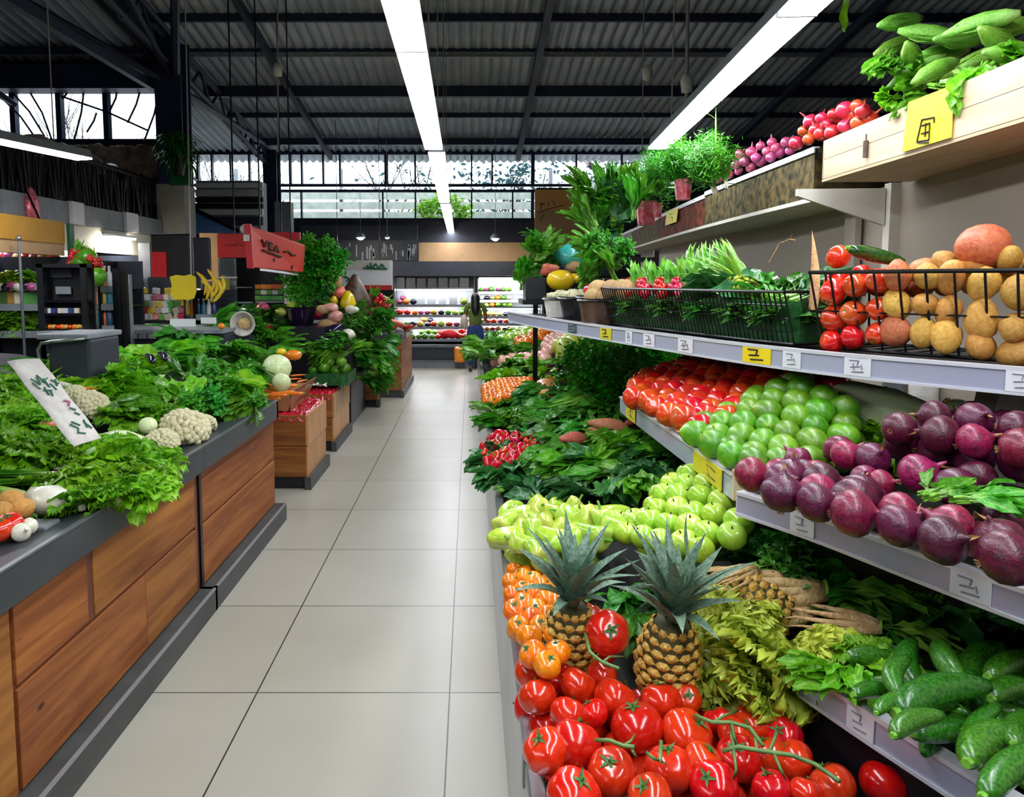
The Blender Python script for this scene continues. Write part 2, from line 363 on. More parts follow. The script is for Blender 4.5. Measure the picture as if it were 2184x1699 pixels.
# ---------------------------------------------------------------- mesh builder
class MB:
    def __init__(s): s.v = []; s.f = []; s.uv = []; s.smooth = True
    def add(s, verts, faces, uvs=None):
        o = len(s.v); s.v.extend([tuple(v) for v in verts])
        s.f.extend([tuple(i + o for i in f) for f in faces])
        if uvs is None: uvs = [(0.25, 0.6)] * len(verts)
        s.uv.extend([tuple(u) for u in uvs]); return s
    def box(s, x0, x1, y0, y1, z0, z1):
        v = [(x, y, z) for z in (z0, z1) for y in (y0, y1) for x in (x0, x1)]
        return s.add(v, [(0, 2, 3, 1), (4, 5, 7, 6), (0, 1, 5, 4), (2, 6, 7, 3), (0, 4, 6, 2), (1, 3, 7, 5)])
    def hexa(s, q, d):
        """q: four corner points (any plane), extruded by the vector d."""
        q = [Vector(a) for a in q]; d = Vector(d)
        v = q + [a + d for a in q]
        return s.add(v, [(3, 2, 1, 0), (4, 5, 6, 7), (0, 1, 5, 4), (1, 2, 6, 5), (2, 3, 7, 6), (3, 0, 4, 7)])
    def tube(s, path, r, n=8, cap=True, flat=1.0):
        path = [Vector(p) for p in path]; m = len(path)
        rs = r if isinstance(r, (list, tuple)) else [r] * m
        t0 = (path[1] - path[0]).normalized()
        up = Vector((0, 0, 1)) if abs(t0.z) < 0.9 else Vector((1, 0, 0))
        a = t0.cross(up).normalized()
        vs = []; uv = []
        for i, p in enumerate(path):
            t = (path[min(i + 1, m - 1)] - path[max(i - 1, 0)]).normalized()
            a = (a - t * a.dot(t)).normalized(); b = t.cross(a)
            for k in range(n):
                w = 2 * math.pi * k / n
                vs.append(p + a * (math.cos(w) * rs[i]) + b * (math.sin(w) * rs[i] * flat)); uv.append((0.25, i / max(1, m - 1)))
        fs = [(i * n + k, i * n + (k + 1) % n, (i + 1) * n + (k + 1) % n, (i + 1) * n + k) for i in range(m - 1) for k in range(n)]
        if cap: fs.append(tuple(range(n - 1, -1, -1))); fs.append(tuple(range((m - 1) * n, m * n)))
        return s.add(vs, fs, uv)
    def lathe(s, prof, n=16, lobes=0, amp=0, warp=None, c=(0, 0, 0)):
        """prof: list of (radius, z) from bottom to top; lobes = ribs round the axis."""
        vs = []
        for r, z in prof:
            for k in range(n):
                w = 2 * math.pi * k / n
                rr = r * (1 - amp + amp * abs(math.cos(lobes * w / 2)) * 2 - amp) if lobes else r
                vs.append([c[0] + rr * math.cos(w), c[1] + rr * math.sin(w), c[2] + z])
        if warp: vs = [warp(*v) for v in vs]
        m = len(prof)
        fs = [(i * n + k, i * n + (k + 1) % n, (i + 1) * n + (k + 1) % n, (i + 1) * n + k) for i in range(m - 1) for k in range(n)]
        if prof[0][0] > 0: fs.append(tuple(range(n - 1, -1, -1)))
        if prof[-1][0] > 0: fs.append(tuple(range((m - 1) * n, m * n)))
        return s.add(vs, fs)
    def ball(s, c, r, n=10, sq=(1, 1, 1), seed=None, amp=0.0, m=None):
        m = m or max(5, n * 2 // 3); rn = random.Random(seed)
        ph = [rn.uniform(0, 6.28) for _ in range(6)]
        vs = []
        for i in range(m + 1):
            th = math.pi * i / m
            th = min(max(th, 0.02), math.pi - 0.02)
            for k in range(n):
                w = 2 * math.pi * k / n
                x, y, z = math.sin(th) * math.cos(w), math.sin(th) * math.sin(w), -math.cos(th)
                q = 1 + amp * (math.sin(2 * x * 1.7 + ph[0]) + math.sin(3 * y + ph[1]) + math.sin(3 * z + ph[2] + x)) / 2 if amp else 1
                vs.append((c[0] + x * r * sq[0] * q, c[1] + y * r * sq[1] * q, c[2] + z * r * sq[2] * q))
        fs = [(i * n + k, i * n + (k + 1) % n, (i + 1) * n + (k + 1) % n, (i + 1) * n + k) for i in range(m) for k in range(n)]
        fs.append(tuple(range(n - 1, -1, -1))); fs.append(tuple(range(m * n, (m + 1) * n)))
        return s.add(vs, fs)
    def leaf(s, mat4, L, W, nu=6, nv=4, shape='oval', droop=0.5, cup=0.3, ruffle=0.0, freq=4, seed=0, stem=0.0):
        rn = random.Random(seed); p1, p2 = rn.uniform(0, 6.28), rn.uniform(0, 6.28)
        vs = []; uv = []
        for i in range(nu + 1):
            t = i / nu
            if shape == 'oval': w = math.sin(math.pi * min(1, max(0.0, (t - stem) / (1 - stem))) ** 0.85) ** 0.75 if t > stem else 0.0
            elif shape == 'fan': w = (t ** 0.8) * (1.0 if t < 0.8 else math.cos((t - 0.8) / 0.2 * 1.1))
            elif shape == 'frill': w = (t ** 0.75) * (1.0 if t < 0.8 else math.cos((t - 0.8) / 0.2 * 1.0))
            elif shape == 'strap': w = min(1, 4 * t + 0.4) * (1 - t ** 5)
            elif shape == 'spike': w = (1 - t) ** 0.7 * (0.75 + 0.5 * math.sin(3 * t))
            else: w = math.sin(math.pi * t)
            w = max(w, 0.07 if t < 0.95 else 0.02)
            ang = droop * t
            y = L * (math.sin(ang) / droop if abs(droop) > 1e-3 else t)
            z = -L * ((1 - math.cos(ang)) / droop if abs(droop) > 1e-3 else 0)
            for j in range(nv + 1):
                sx = 2 * j / nv - 1
                x = sx * w * W / 2
                e = abs(sx) ** 1.6
                zz = z + cup * abs(sx) ** 1.7 * w * W / 2
                if ruffle:
                    zz += ruffle * e * w * (math.sin(freq * 6.28 * t + p1 + sx * 2) + 0.6 * math.sin(freq * 10.1 * t + p2 - sx * 3))
                    x += ruffle * 0.7 * e * math.cos(freq * 7.9 * t + p2) * (1 if sx > 0 else -1)
                    if t > 0.75: zz += ruffle * (t - 0.75) * 4 * math.sin(freq * 1.6 * sx * 3 + p2)
                yy = y
                if shape == 'frill':
                    ed = max(e, max(0, (t - .7) / .3))
                    yy += L * .04 * ed * rn.uniform(-1, 1); x += W * .035 * ed * rn.uniform(-1, 1); zz += ruffle * .5 * ed * rn.uniform(-1, 1)
                vs.append(mat4 @ Vector((x, yy, zz))); uv.append((j / nv, t))
        n = nv + 1
        fs = [(i * n + j, i * n + j + 1, (i + 1) * n + j + 1, (i + 1) * n + j) for i in range(nu) for j in range(nv)]
        return s.add(vs, fs, uv)
    def build(s, name, mat, parent=None, smooth=None, bevel=0.0, solidify=0.0):
        off = parent.location.copy() if parent is not None and parent.get('_abs') else Vector((0, 0, 0))
        me = bpy.data.meshes.new(name)
        vs = [(v[0] - off.x, v[1] - off.y, v[2] - off.z) for v in s.v]
        me.from_pydata(vs, [], s.f)
        uvl = me.uv_layers.new(name='UVMap')
        idx = np.empty(len(me.loops), dtype=np.int32); me.loops.foreach_get('vertex_index', idx)
        arr = np.array(s.uv, dtype=np.float32)[idx]
        uvl.data.foreach_set('uv', arr.ravel())
        me.validate(); me.update()
        if smooth: me.polygons.foreach_set('use_smooth', [True] * len(me.polygons))
        me.materials.append(M[mat] if isinstance(mat, str) else mat)
        o = bpy.data.objects.new(name, me); COL.objects.link(o)
        if parent is not None: o.parent = parent
        if bevel:
            b = o.modifiers.new('bevel', 'BEVEL'); b.width = bevel; b.segments = 2; b.limit_method = 'ANGLE'
        if solidify:
            b = o.modifiers.new('solid', 'SOLIDIFY'); b.thickness = solidify
        return o
def tag(o, label, cat, group=None):
    o['label'] = label; o['category'] = cat
    if group: o['group'] = group
    return o
def struct(o): o['kind'] = 'structure'; return o
def empty(name, loc, label, cat, group=None):
    """An Empty whose parts are written in world coordinates."""
    o = bpy.data.objects.new(name, None); COL.objects.link(o); o.location = Vector(loc)
    o.empty_display_size = 0.1; o['_abs'] = 1
    return tag(o, label, cat, group)
ABS = {}
def sub(mb, name, mat, parent, root, **kw):
    """A sub-part written in world coordinates under a part of root."""
    off = root.location
    m2 = MB(); m2.v = [(v[0] - off.x, v[1] - off.y, v[2] - off.z) for v in mb.v]; m2.f = mb.f; m2.uv = mb.uv
    o = m2.build(name, mat, None, **kw); o.parent = parent
    return o
def R3(ax, ay, az): return Euler((ax, ay, az)).to_matrix().to_4x4()
def T4(x, y, z): return Matrix.Translation((x, y, z))

class Kind:
    """A produce item built once, then copied with each of its parts."""
    def __init__(s, name, cat, fn):
        s.name, s.cat, s.fn, s.root, s.used = name, cat, fn, None, False
    def put(s, loc, rot=(0, 0, 0), sc=1.0, label=None, group=None, parts=True, cat=None):
        if s.root is None:
            s.root = s.fn(s.name); r = s.root
        elif parts or s.root.type != 'EMPTY':
            r = s.root.copy(); COL.objects.link(r)
            if parts:
                for ch in list(s.root.children):
                    c = ch.copy(); COL.objects.link(c); c.parent = r
                    for g in ch.children:
                        d = g.copy(); COL.objects.link(d); d.parent = c
        else:
            r = s.root.copy(); COL.objects.link(r)
            for ch in list(s.root.children):
                c = ch.copy(); COL.objects.link(c); c.parent = r
        r.location = Vector(loc); r.rotation_euler = rot
        r.scale = (sc, sc, sc) if not isinstance(sc, (tuple, list)) else sc
        r['label'] = label or s.name.replace('_', ' '); r['category'] = cat or s.cat
        if group: r['group'] = group
        elif 'group' in r: del r['group']
        return r
def kroot(name):
    o = bpy.data.objects.new(name, None); COL.objects.link(o); o.empty_display_size = 0.05; return o

PILES = {}
def reg(group, o, look, place):
    PILES.setdefault(group, []).append((o, look, place)); o['group'] = group
ORD = ['first', 'second', 'third', 'fourth', 'fifth', 'sixth', 'seventh', 'eighth', 'ninth', 'tenth', 'eleventh', 'twelfth', 'thirteenth', 'fourteenth', 'fifteenth', 'sixteenth', 'seventeenth', 'eighteenth', 'nineteenth', 'twentieth']
def ordn(i): return ORD[i] if i < 20 else '%dth' % (i + 1)
def label_piles():
    bpy.context.view_layer.update()
    for g, items in PILES.items():
        byplace = {}
        for it in items: byplace.setdefault((it[1], it[2]), []).append(it)
        for (look, place), its in byplace.items():
            q = [(proj(o.matrix_world.translation), o) for o, _, _ in its]
            if len(q) == 1: q[0][1]['label'] = '%s %s' % (look, place); continue
            xs = [a[0][0] for a in q]; ys = [a[0][1] for a in q]
            w = max(xs) - min(xs) + 1; h = max(ys) - min(ys) + 1
            rows = max(1, min(len(q), round(math.sqrt(len(q) * h / w))))
            q.sort(key=lambda a: -a[0][1]); per = math.ceil(len(q) / rows)
            rr = [q[i:i + per] for i in range(0, len(q), per)]
            for ri, row in enumerate(rr):
                row.sort(key=lambda a: a[0][0])
                for ci, (_, o) in enumerate(row):
                    if len(rr) == 1: o['label'] = '%s, %s from left, %s' % (look, ordn(ci), place)
                    else: o['label'] = '%s, %s from left, row %s up, %s' % (look, ordn(ci), ORD[ri] if ri < 20 else str(ri + 1), place)

def scatter(poly, surf, sp, seed=0, jit=0.12, layer=0, lift=0.0):
    """Points about sp apart on the surface whose picture falls inside poly."""
    rn = random.Random(seed)
    hs = [hit(x, y, surf) for x, y in poly]
    x0, x1 = min(h.x for h in hs) - sp, max(h.x for h in hs) + sp
    y0, y1 = min(h.y for h in hs) - sp, max(h.y for h in hs) + sp
    out = []; ry = 0; y = y0 + (sp * 0.29 if layer else 0)
    while y < y1:
        x = x0 + (sp / 2 if ry % 2 else 0) + (0 if not layer else 0.0)
        while x < x1:
            xx = x + rn.uniform(-jit, jit) * sp; yy = y + rn.uniform(-jit, jit) * sp
            z = surf(xx, yy) + lift; p = Vector((xx, yy, z))
            u = proj(p)
            if inpoly(u[0], u[1], poly): out.append(p)
            x += sp
        y += sp * 0.866; ry += 1
    return out
# ================================================================ BUILDING
ROOF_S = 0.15
DROPL = 0.40
def roofz(y, x=0.0): return 4.15 + ROOF_S * (15 - y) - (DROPL if x < -4.2 else 0.0)
YF = 14.6            # far wall
def edge(y): return -9.3 if y < 10.15 else -4.1 - (y - 10.15) * 0.405   # left limit of the hall
# floor
struct(MB().box(-9, 8.7, -3.5, YF + 0.3, -0.1, 0.0).build('floor', 'floor_tile'))
# corrugated roof
def roof():
    mb = MB(); pitch = 0.145
    for x0, x1, ys in ((-9.3, -4.1, [-3.6, 3.0, 10.2]), (-4.1, 8.8, [-3.6, 3.0, 10.15, YF + 0.7]), (-6.1, -4.1, [10.15, 12.4, YF + .7])):
        n = int((x1 - x0) / pitch * 8); vs = []
        for y in ys:
            for i in range(n + 1):
                x = x0 + (x1 - x0) * i / n
                if x0 == -6.1: x = max(x, edge(y))
                vs.append((x, y, roofz(y) - (DROPL if x0 == -9.3 else 0) + 0.022 * math.sin(2 * math.pi * x / pitch)))
        fs = [(a * (n + 1) + i, a * (n + 1) + i + 1, (a + 1) * (n + 1) + i + 1, (a + 1) * (n + 1) + i) for a in range(len(ys) - 1) for i in range(n)]
        mb.add(vs, fs)
    return mb.build('ceiling', 'roof_metal', smooth=True, solidify=0.02)
struct(roof())
# outer walls
struct(MB().box(8.5, 8.7, -3.5, YF + 0.2, 0, 6.9).build('wall_right', 'wall_dark'))
struct(MB().box(-9.2, -9.0, -3.5, 10.15, 0, 6.5).build('wall_left', 'wall_dark'))
struct(MB().hexa([(-4.05, 10.15, 0), (edge(YF) , YF + .2, 0), (edge(YF), YF + .2, 4.2), (-4.05, 10.15, 4.85)], (-.12, 0, 0)).build('wall_left', 'wall_dark'))
struct(MB().box(-9.2, 8.7, -3.7, -3.5, 0, 6.9).build('wall_back', 'wall_dark'))
# far wall: below, between and above the window bands
zt = pt(1000, 323, Y=YF).z; zm1 = pt(1000, 393, Y=YF).z; zm0 = pt(1000, 400, Y=YF).z; zb = pt(1000, 470, Y=YF).z
wf = struct(MB().box(-5.9, 8.7, YF, YF + 0.2, 0, zb).box(-5.9, 8.7, YF, YF + 0.2, zt + 0.0, roofz(YF) - 0.0)
            .box(4.2, 8.7, YF, YF + 0.2, zb, zt).box(1.3, 4.3, YF, YF + 0.2, zb, zm0).build('wall_front', 'charcoal_panel'))
# front windows: upper band and lower band, seven bays each
def window(name, x0, x1, y, z0, z1, xs, fm='navy_metal'):
    r = bpy.data.objects.new(name, None); COL.objects.link(r); r['_abs'] = 1; r.location = ((x0 + x1) / 2, y, z0); struct(r)
    fr = MB().box(x0, x1, y - 0.04, y + 0.06, z0, z0 + 0.05).box(x0, x1, y - 0.04, y + 0.06, z1 - 0.05, z1)
    for x, w in xs: fr.box(x - w, x + w, y - 0.05, y + 0.05, z0, z1)
    fr.build('window_frame', fm, r)
    MB().box(x0, x1, y + 0.0, y + 0.008, z0, z1).build('window_pane', 'pane_glass', r)
    return r
def wx(px, Y): return pt(px, 360, Y=Y).x
bars = [(wx(p, YF), 0.035 if p in (823, 1137, 577) else 0.016) for p in (420, 450, 490, 530, 577, 618, 642, 688, 724, 823, 885, 948, 1006, 1050, 1137, 1230, 1327, 1400)]
window('window_1', -5.85, 4.2, YF + 0.08, zm0 + 0.03, zt, bars)
bars2 = [(wx(p, YF), 0.03 if p in (823, 1137, 577) else 0.014) for p in (450, 577, 640, 815, 885, 1006, 1094, 1137)]
window('window_2', -5.85, 1.3, YF + 0.08, zb, zm0 - 0.03, bars2)
# left end wall at the column line, with its window
YL = 10.0; XC = pt(385, 300, Y=YL).x
zl1 = pt(200, 187, Y=YL).z; zl0 = pt(200, 303, Y=YL).z
struct(MB().box(-9.0, XC - 0.1, YL, YL + 0.15, 0, zl0).box(-9.0, XC - 0.1, YL, YL + 0.15, zl1, roofz(YL, -5) - 0.02).build('wall_side', 'wall_dark'))
window('window_3', -9.0, XC - 0.1, YL + 0.07, zl0, zl1, [(wx(p, YL), 0.035) for p in (-220, -100, 30, 128, 228, 345)])
# purlins and rafters
for i, (py, w, h, m) in enumerate([(45, .05, .10, 'dark_beam'), (128, .04, .05, 'grey_panel'), (118, .04, .05, 'dark_beam'), (197, .09, .16, 'dark_beam'), (252, .05, .08, 'dark_beam'), (306, .10, .12, 'navy_metal')]):
    # where the sloping roof is seen at this height of the picture
    d = ray(1000, py); t = (roofz(0) - 0.12 - H) / (d.z + ROOF_S * d.y); y = t * d.y
    z = roofz(y) - 0.03
    struct(MB().box(max(-4.1, edge(y)), 8.5, y - w / 2, y + w / 2, z - h, z).build('roof_beam', m))
    if y < 10.1: struct(MB().box(-9, -4.1, y - w / 2, y + w / 2, z - h - DROPL, z - DROPL).build('roof_beam', m))
    if i == 0:
        for k in range(1, 8):
            y2 = y - 1.4 * k; z2 = roofz(y2) - 0.03
            if y2 > -3: struct(MB().box(-4.1, 8.5, y2 - w / 2, y2 + w / 2, z2 - h, z2).build('roof_beam', m)); struct(MB().box(-9, -4.1, y2 - w / 2, y2 + w / 2, z2 - h - DROPL, z2 - DROPL).build('roof_beam', m))
def rafter(x, y0, y1, w, h, mat='dark_beam'):
    z0, z1 = roofz(y0) - 0.10, roofz(y1) - 0.10
    return struct(MB().hexa([(x - w / 2, y0, z0), (x + w / 2, y0, z0), (x + w / 2, y0, z0 - h), (x - w / 2, y0, z0 - h)], (0, y1 - y0, z1 - z0)).build('roof_beam', mat))
XR = pt(1105, 310, Y=YF).x
rafter(XR, -3.5, YF, 0.09, 0.12); 
XL2 = XC + 0.03
# lattice truss along the left column line
def truss(x, y0, y1, n=11, depth=0.55):
    t = MB(); 
    for k in (0, depth):
        p0 = Vector((x, y0, roofz(y0, x) - 0.14 - k)); p1 = Vector((x, y1, roofz(y1, x) - 0.14 - k * 0.8))
        t.tube([p0, p1], 0.045, 6)
    for i in range(n):
        ya = y0 + (y1 - y0) * i / n; yb = y0 + (y1 - y0) * (i + 0.5) / n; yc = y0 + (y1 - y0) * (i + 1) / n
        t.tube([(x, ya, roofz(ya, x) - 0.14), (x, yb, roofz(yb, x) - 0.14 - depth)], 0.022, 5)
        t.tube([(x, yb, roofz(yb, x) - 0.14 - depth), (x, yc, roofz(yc, x) - 0.14)], 0.022, 5)
    return struct(t.build('roof_beam', 'dark_beam'))
truss(XC + 0.02, -3.4, YL, 12, 0.5)
truss(XC + 0.02, YL, YF, 6, 0.35)
truss(XC - 2.2, 0.0, YL, 9, 0.45)
rafter(XR + 3.9, -3.5, YF, 0.09, 0.12)
struct(MB().box(-9, -4.1, YL - .25, YL, roofz(YL, -5) - .36, roofz(YL, -5) - .05).build('roof_beam', 'navy_metal'))
struct(MB().hexa([(-4.12, -3.5, roofz(-3.5, -5) - .05), (-4.12, YL + .2, roofz(YL + .2, -5) - .05), (-4.12, YL + .2, roofz(YL + .2) + .02), (-4.12, -3.5, roofz(-3.5) + .02)], (.03, 0, 0)).build('wall_step', 'wall_dark'))
struct(MB().box(-4.14, -4.06, -3.5, YL, 4.1, 4.2).build('roof_beam', 'dark_beam'))
rafter(XC + 1.15, -3.5, YF, 0.07, 0.11)
# braces off the column heads
br = MB()
cz = pt(385, 190, Y=YL).z
for dx, dy, dz in ((0.05, 4.1, 0.0), (-1.7, -3.4, 0.9), (-1.1, -2.2, 1.0), (0.15, -2.5, 1.05), (1.3, -3.2, 1.2), (0.02, 0.3, 0.9), (-0.5, 0, 0.8)):
    br.tube([(XC, YL - 0.1, cz), (XC + dx, YL - 0.1 + dy, min(cz + dz, roofz(YL + dy, XC + dx) - 0.1))], 0.05, 6)
struct(br.build('roof_beam', 'dark_beam'))
# columns
def ibeam(x, y, z0, z1, w=0.30, mat='navy_metal'):
    t = MB(); h = w / 2; f = 0.03
    t.box(x - h, x + h, y - h, y - h + f, z0, z1).box(x - h, x + h, y + h - f, y + h, z0, z1).box(x - 0.02, x + 0.02, y - h + f, y + h - f, z0, z1)
    return t
struct(ibeam(XC, YL - 0.2, pt(385, 400, Y=YL).z, roofz(YL) - 0.15, 0.34).build('column', 'navy_metal'))
struct(MB().box(XC - 0.19, XC + 0.17, YL - 0.38, YL, 0, pt(385, 400, Y=YL).z).build('column', 'concrete'))
x2 = pt(580, 400, Y=YF - 0.4).x
struct(ibeam(x2, YF - 0.4, 0, roofz(YF) - 0.1, 0.26).build('column', 'navy_metal'))
# mezzanine on the left: fascia, soffit wall
XF = -4.0
def zx(px, py, X): return pt(px, py, X=X)
a = zx(65, 418, XF); b = zx(358, 470, XF); c = zx(135, 475, XF)
FZ1 = (a.z + b.z) / 2; FZ0 = c.z; FY0 = a.y - 0.4; FY1 = min(b.y, YL - 0.4)
struct(MB().box(XF - 0.2, XF, FY0, FY1, FZ0, FZ1).box(XF - 4, XF - 0.2, FY1 - 0.3, FY1, FZ0, FZ1).build('wall_fascia', 'grey_panel'))
for pa, pb in ((147, 172), (263, 288)):
    ya, yb = zx(pa, 440, XF).y, zx(pb, 440, XF).y
    struct(MB().box(XF - 0.02, XF + 0.035, ya, yb, FZ0, FZ1 + 0.01).build('trim_1', 'white_panel'))
struct(MB().box(XF - 0.9, XF - 0.15, FY0, FY1, FZ0 - 0.03, FZ0).box(XF - 0.95, XF - 0.9, FY0, FY1, 0, FZ0).build('wall_shop', 'cream_panel'))
zs = zx(300, 545, XF - 0.05).z
struct(MB().box(XF - 0.10, XF - 0.03, zx(140, 500, XF).y, FY1 - 0.2, zs, FZ0).build('wall_soffit', 'cream_panel'))
struct(MB().box(-9.0, XF - 0.95, 5.0, 5.1, 0, 2.0).build('wall_shop', 'wall_dark'))
dl = pt(240, 507, X=XF - .05)
r = empty('downlight', dl, 'small bright lamp on the cream soffit under the grey fascia', 'lamp')
MB().box(XF - .03, XF + .10, dl.y - .25, dl.y + .25, dl.z - .012, dl.z + .006).build('diffuser', 'bulb_light', r); MB().box(XF - .035, XF + .105, dl.y - .26, dl.y + .26, dl.z + .006, dl.z + .03).build('housing', 'white_panel', r)
# bars and creeper stems crossing the left window
m = MB(); P = lambda x, y: pt(x, y, Y=YL + .02)
for a, b in [((130, 205), (315, 278)), ((180, 185), (158, 300)), ((250, 190), (235, 235)), ((300, 190), (272, 262)), ((340, 195), (308, 300)), ((206, 240), (185, 282)), ((145, 190), (133, 212)), ((0, 205), (80, 300)), ((20, 190), (95, 290)), ((60, 190), (110, 296))]:
    q = P(*a).lerp(P(*b), .5) + Vector((.03, 0, .02)); m.tube([P(*a), q, P(*b)], .014, 5)
tag(m.build('creeper_stems', 'dark_beam'), 'thin dark creeper stems crossing the bright left window', 'creeper', None)['kind'] = 'stuff'
# stone infill on the end wall
sa = pt(215, 312, Y=YL - 0.02); sb = pt(355, 400, Y=YL - 0.02)
def stones():
    mb = MB(); rn = random.Random(4)
    nx, nz = 30, 12
    for i in range(nx):
        for k in range(nz):
            x = sa.x - 0.4 + (sb.x - sa.x + 0.4) * (i + rn.random() * .6) / nx; z = sb.z - 0.2 + (sa.z - sb.z + 0.2) * (k + rn.random() * .6) / nz
            mb.ball((x, YL - 0.03, z), rn.uniform(.05, .085), 7, (1, .6, .8), rn.random(), .15)
    return mb
o = stones().build('wall_stone', 'stone'); struct(o)
# ---- things of the far wall
def fb(name, mat, px0, py0, px1, py1, Y, d, parent=None, bevel=0.0):
    """A box whose front face, standing at distance Y, spans the given picture corners."""
    a = pt(px0, py0, Y=Y); b = pt(px1, py1, Y=Y)
    zc0, zc1 = min(a.z, b.z), max(a.z, b.z)
    return MB().box(a.x, b.x, Y, Y + d, zc0, zc1).build(name, mat, parent, bevel=bevel)
def fbm(mb, px0, py0, px1, py1, Y, d):
    a = pt(px0, py0, Y=Y); b = pt(px1, py1, Y=Y)
    return mb.box(a.x, b.x, Y, Y + d, min(a.z, b.z), max(a.z, b.z))
def strokes(mb, segs, w):
    for a, b in segs: mb.tube([a, b], w, 5)
    return mb
tag(fb('fascia_panel', 'tan_panel', 893, 517, 1135, 557, YF - 0.5, 0.06), 'long plain tan panel above the far cooler, below the dark band', 'panel')
struct(fb('wall_band', 'charcoal_panel', 560, 557, 1300, 588, YF - 0.9, 0.5))
struct(fb('wall_band', 'wall_dark', 640, 480, 890, 518, YF - 0.45, 0.2))
def mural():
    r = empty('printed_banner', pt(790, 555, Y=YF - 0.62), 'dark printed banner with vertical pale streaks on the far wall', 'banner')
    fb('sheet', 'charcoal_panel', 688, 512, 891, 556, YF - 0.62, 0.03, r)
    mb = MB(); rn = random.Random(2)
    for i in range(34):
        x = rn.uniform(700, 888); y = rn.uniform(517, 540); w = rn.uniform(1.5, 5)
        fbm(mb, x, y, x + w, min(554, y + rn.uniform(6, 26)), YF - 0.63, 0.01)
    mb.build('streak_pattern', 'grey_panel', r)
mural()
# orange poster on the far wall
def poster():
    Y = YF - 0.06
    r = empty('poster', pt(1190, 510, Y=Y), 'tall orange and tan poster with faint handwriting on the far wall', 'poster')
    fb('sheet', 'orange_panel', 1141, 404, 1300, 560, Y, 0.03, r)
    fb('lower_sheet', 'tan_panel', 1143, 448, 1300, 558, Y - 0.01, 0.01, r)
    P = lambda x, y: pt(x, y, Y=Y - 0.015)
    mb = MB(); strokes(mb, [(P(1155, 432), P(1153, 447)), (P(1148, 436), P(1162, 434)), (P(1170, 430), P(1169, 440)), (P(1178, 428), P(1184, 437)), (P(1150, 452), P(1175, 444)), (P(1175, 444), P(1205, 437)), (P(1160, 458), P(1152, 470))], 0.007)
    mb.build('handwriting', 'ink_black', r)
poster()
# pendant lamps by the far wall
for i, (px, py, lab) in enumerate([(769, 507, 'small white pendant lamp glowing before the dark printed banner'), (826, 507, 'smaller dim pendant lamp just right of the brighter banner lamp'), (1056, 509, 'small round pendant lamp hanging before the tan panel by a thin cord')]):
    Y = YF - 1.4; p = pt(px, py, Y=Y); s_ = (1, 0.55, 1)[i]
    r = empty('pendant_lamp', p, lab, 'lamp', None)
    MB().lathe([(0.0, 0.09 * s_), (0.04 * s_, 0.085 * s_), (0.085 * s_, 0.03 * s_), (0.09 * s_, 0.0), (0.08 * s_, 0.0), (0.03 * s_, 0.07 * s_)][::-1], 14, c=p).build('lamp_shade', 'grey_panel', r, smooth=True)
    MB().ball((p.x, p.y, p.z + 0.005), 0.062 * s_, 12, (1, 1, .7)).build('bulb', 'bulb_light', r, smooth=True)
    MB().tube([p + Vector((0, 0, 0.08 * s_)), (p.x, p.y, roofz(Y) - 0.05)], 0.004, 5).build('cord', 'grey_panel', r)
# ================================================================ CEILING LAMPS
def strip_lamp(p0, p1, w, label, group='fluorescent strip lamps', hang=True):
    p0 = Vector(p0); p1 = Vector(p1); d = (p1 - p0).normalized(); s = Vector((d.y, -d.x, 0)).normalized() * (w / 2); up = Vector((0, 0, 1))
    r = empty('strip_lamp', (p0 + p1) / 2 + Vector((0, 0, 0.05)), label, 'ceiling lamp', group)
    h = MB().hexa([p0 - s * 1.06 + up * .012, p0 + s * 1.06 + up * .012, p0 + s * 0.8 + up * 0.075, p0 - s * 0.8 + up * 0.075], p1 - p0)
    h.build('housing', 'grey_panel', r)
    MB().hexa([p0 - s, p0 + s, p0 + s * .98 + up * .012, p0 - s * .98 + up * .012], p1 - p0).build('diffuser', 'tube_light', r)
    L = (p1 - p0).length
    for k in range(1, int(L / 1.25) + 1):
        q = p0 + d * (k * 1.25)
        if (q - p1).length > 0.15: MB().hexa([q - s * 1.03 - d * .006 - up * .004, q + s * 1.03 - d * .006 - up * .004, q + s * 1.03 - d * .006 + up * .02, q - s * 1.03 - d * .006 + up * .02], d * 0.012).build('joint', 'grey_panel', r)
    if hang:
        for q in (p0.lerp(p1, .12), p0.lerp(p1, .88)):
            MB().tube([q + up * .07, (q.x, q.y, roofz(q.y) - 0.03)], 0.005, 5).build('hanging_rod', 'concrete', r)
LZ = 2.6
def ldepth(px, py): return pt(px, py, z=LZ)
a, b = ldepth(852, 2), ldepth(925, 319); d = (b - a).normalized()
strip_lamp(a - d * 3.2, b, 0.125, 'brightest long white strip lamp over the aisle, nearest of three')
strip_lamp(ldepth(931, 328), ldepth(948, 432), 0.122, 'middle white strip lamp of the line over the aisle')
strip_lamp(ldepth(950, 437), ldepth(962, 496), 0.122, 'farthest white strip lamp of the line over the aisle')
a, b = ldepth(1735, 0), ldepth(1403, 318); d = (b - a).normalized()
strip_lamp(a - d * 1.1, b, 0.135, 'long white strip lamp slanting over the right shelves')
strip_lamp(a - d * 3.9, a - d * 1.25, 0.135, 'white strip lamp behind the one over the right shelves')
a, b = ldepth(-20, 300), ldepth(180, 341); d = (b - a).normalized()
strip_lamp(a - d * 1.6, b, 0.15, 'short white strip lamp hanging above the left counters')
for k in range(2): strip_lamp((XF - .5, FY0 + .3 + k * 1.5, FZ0 - .11), (XF - .5, FY0 + 1.5 + k * 1.5, FZ0 - .11), .12, ['shop strip lamp under the mezzanine nearest the ochre sign', 'shop strip lamp under the mezzanine toward the column'][k], 'strip lamps under the mezzanine', False)  # unseen strip lamps added behind the soffit to brighten the left stalls
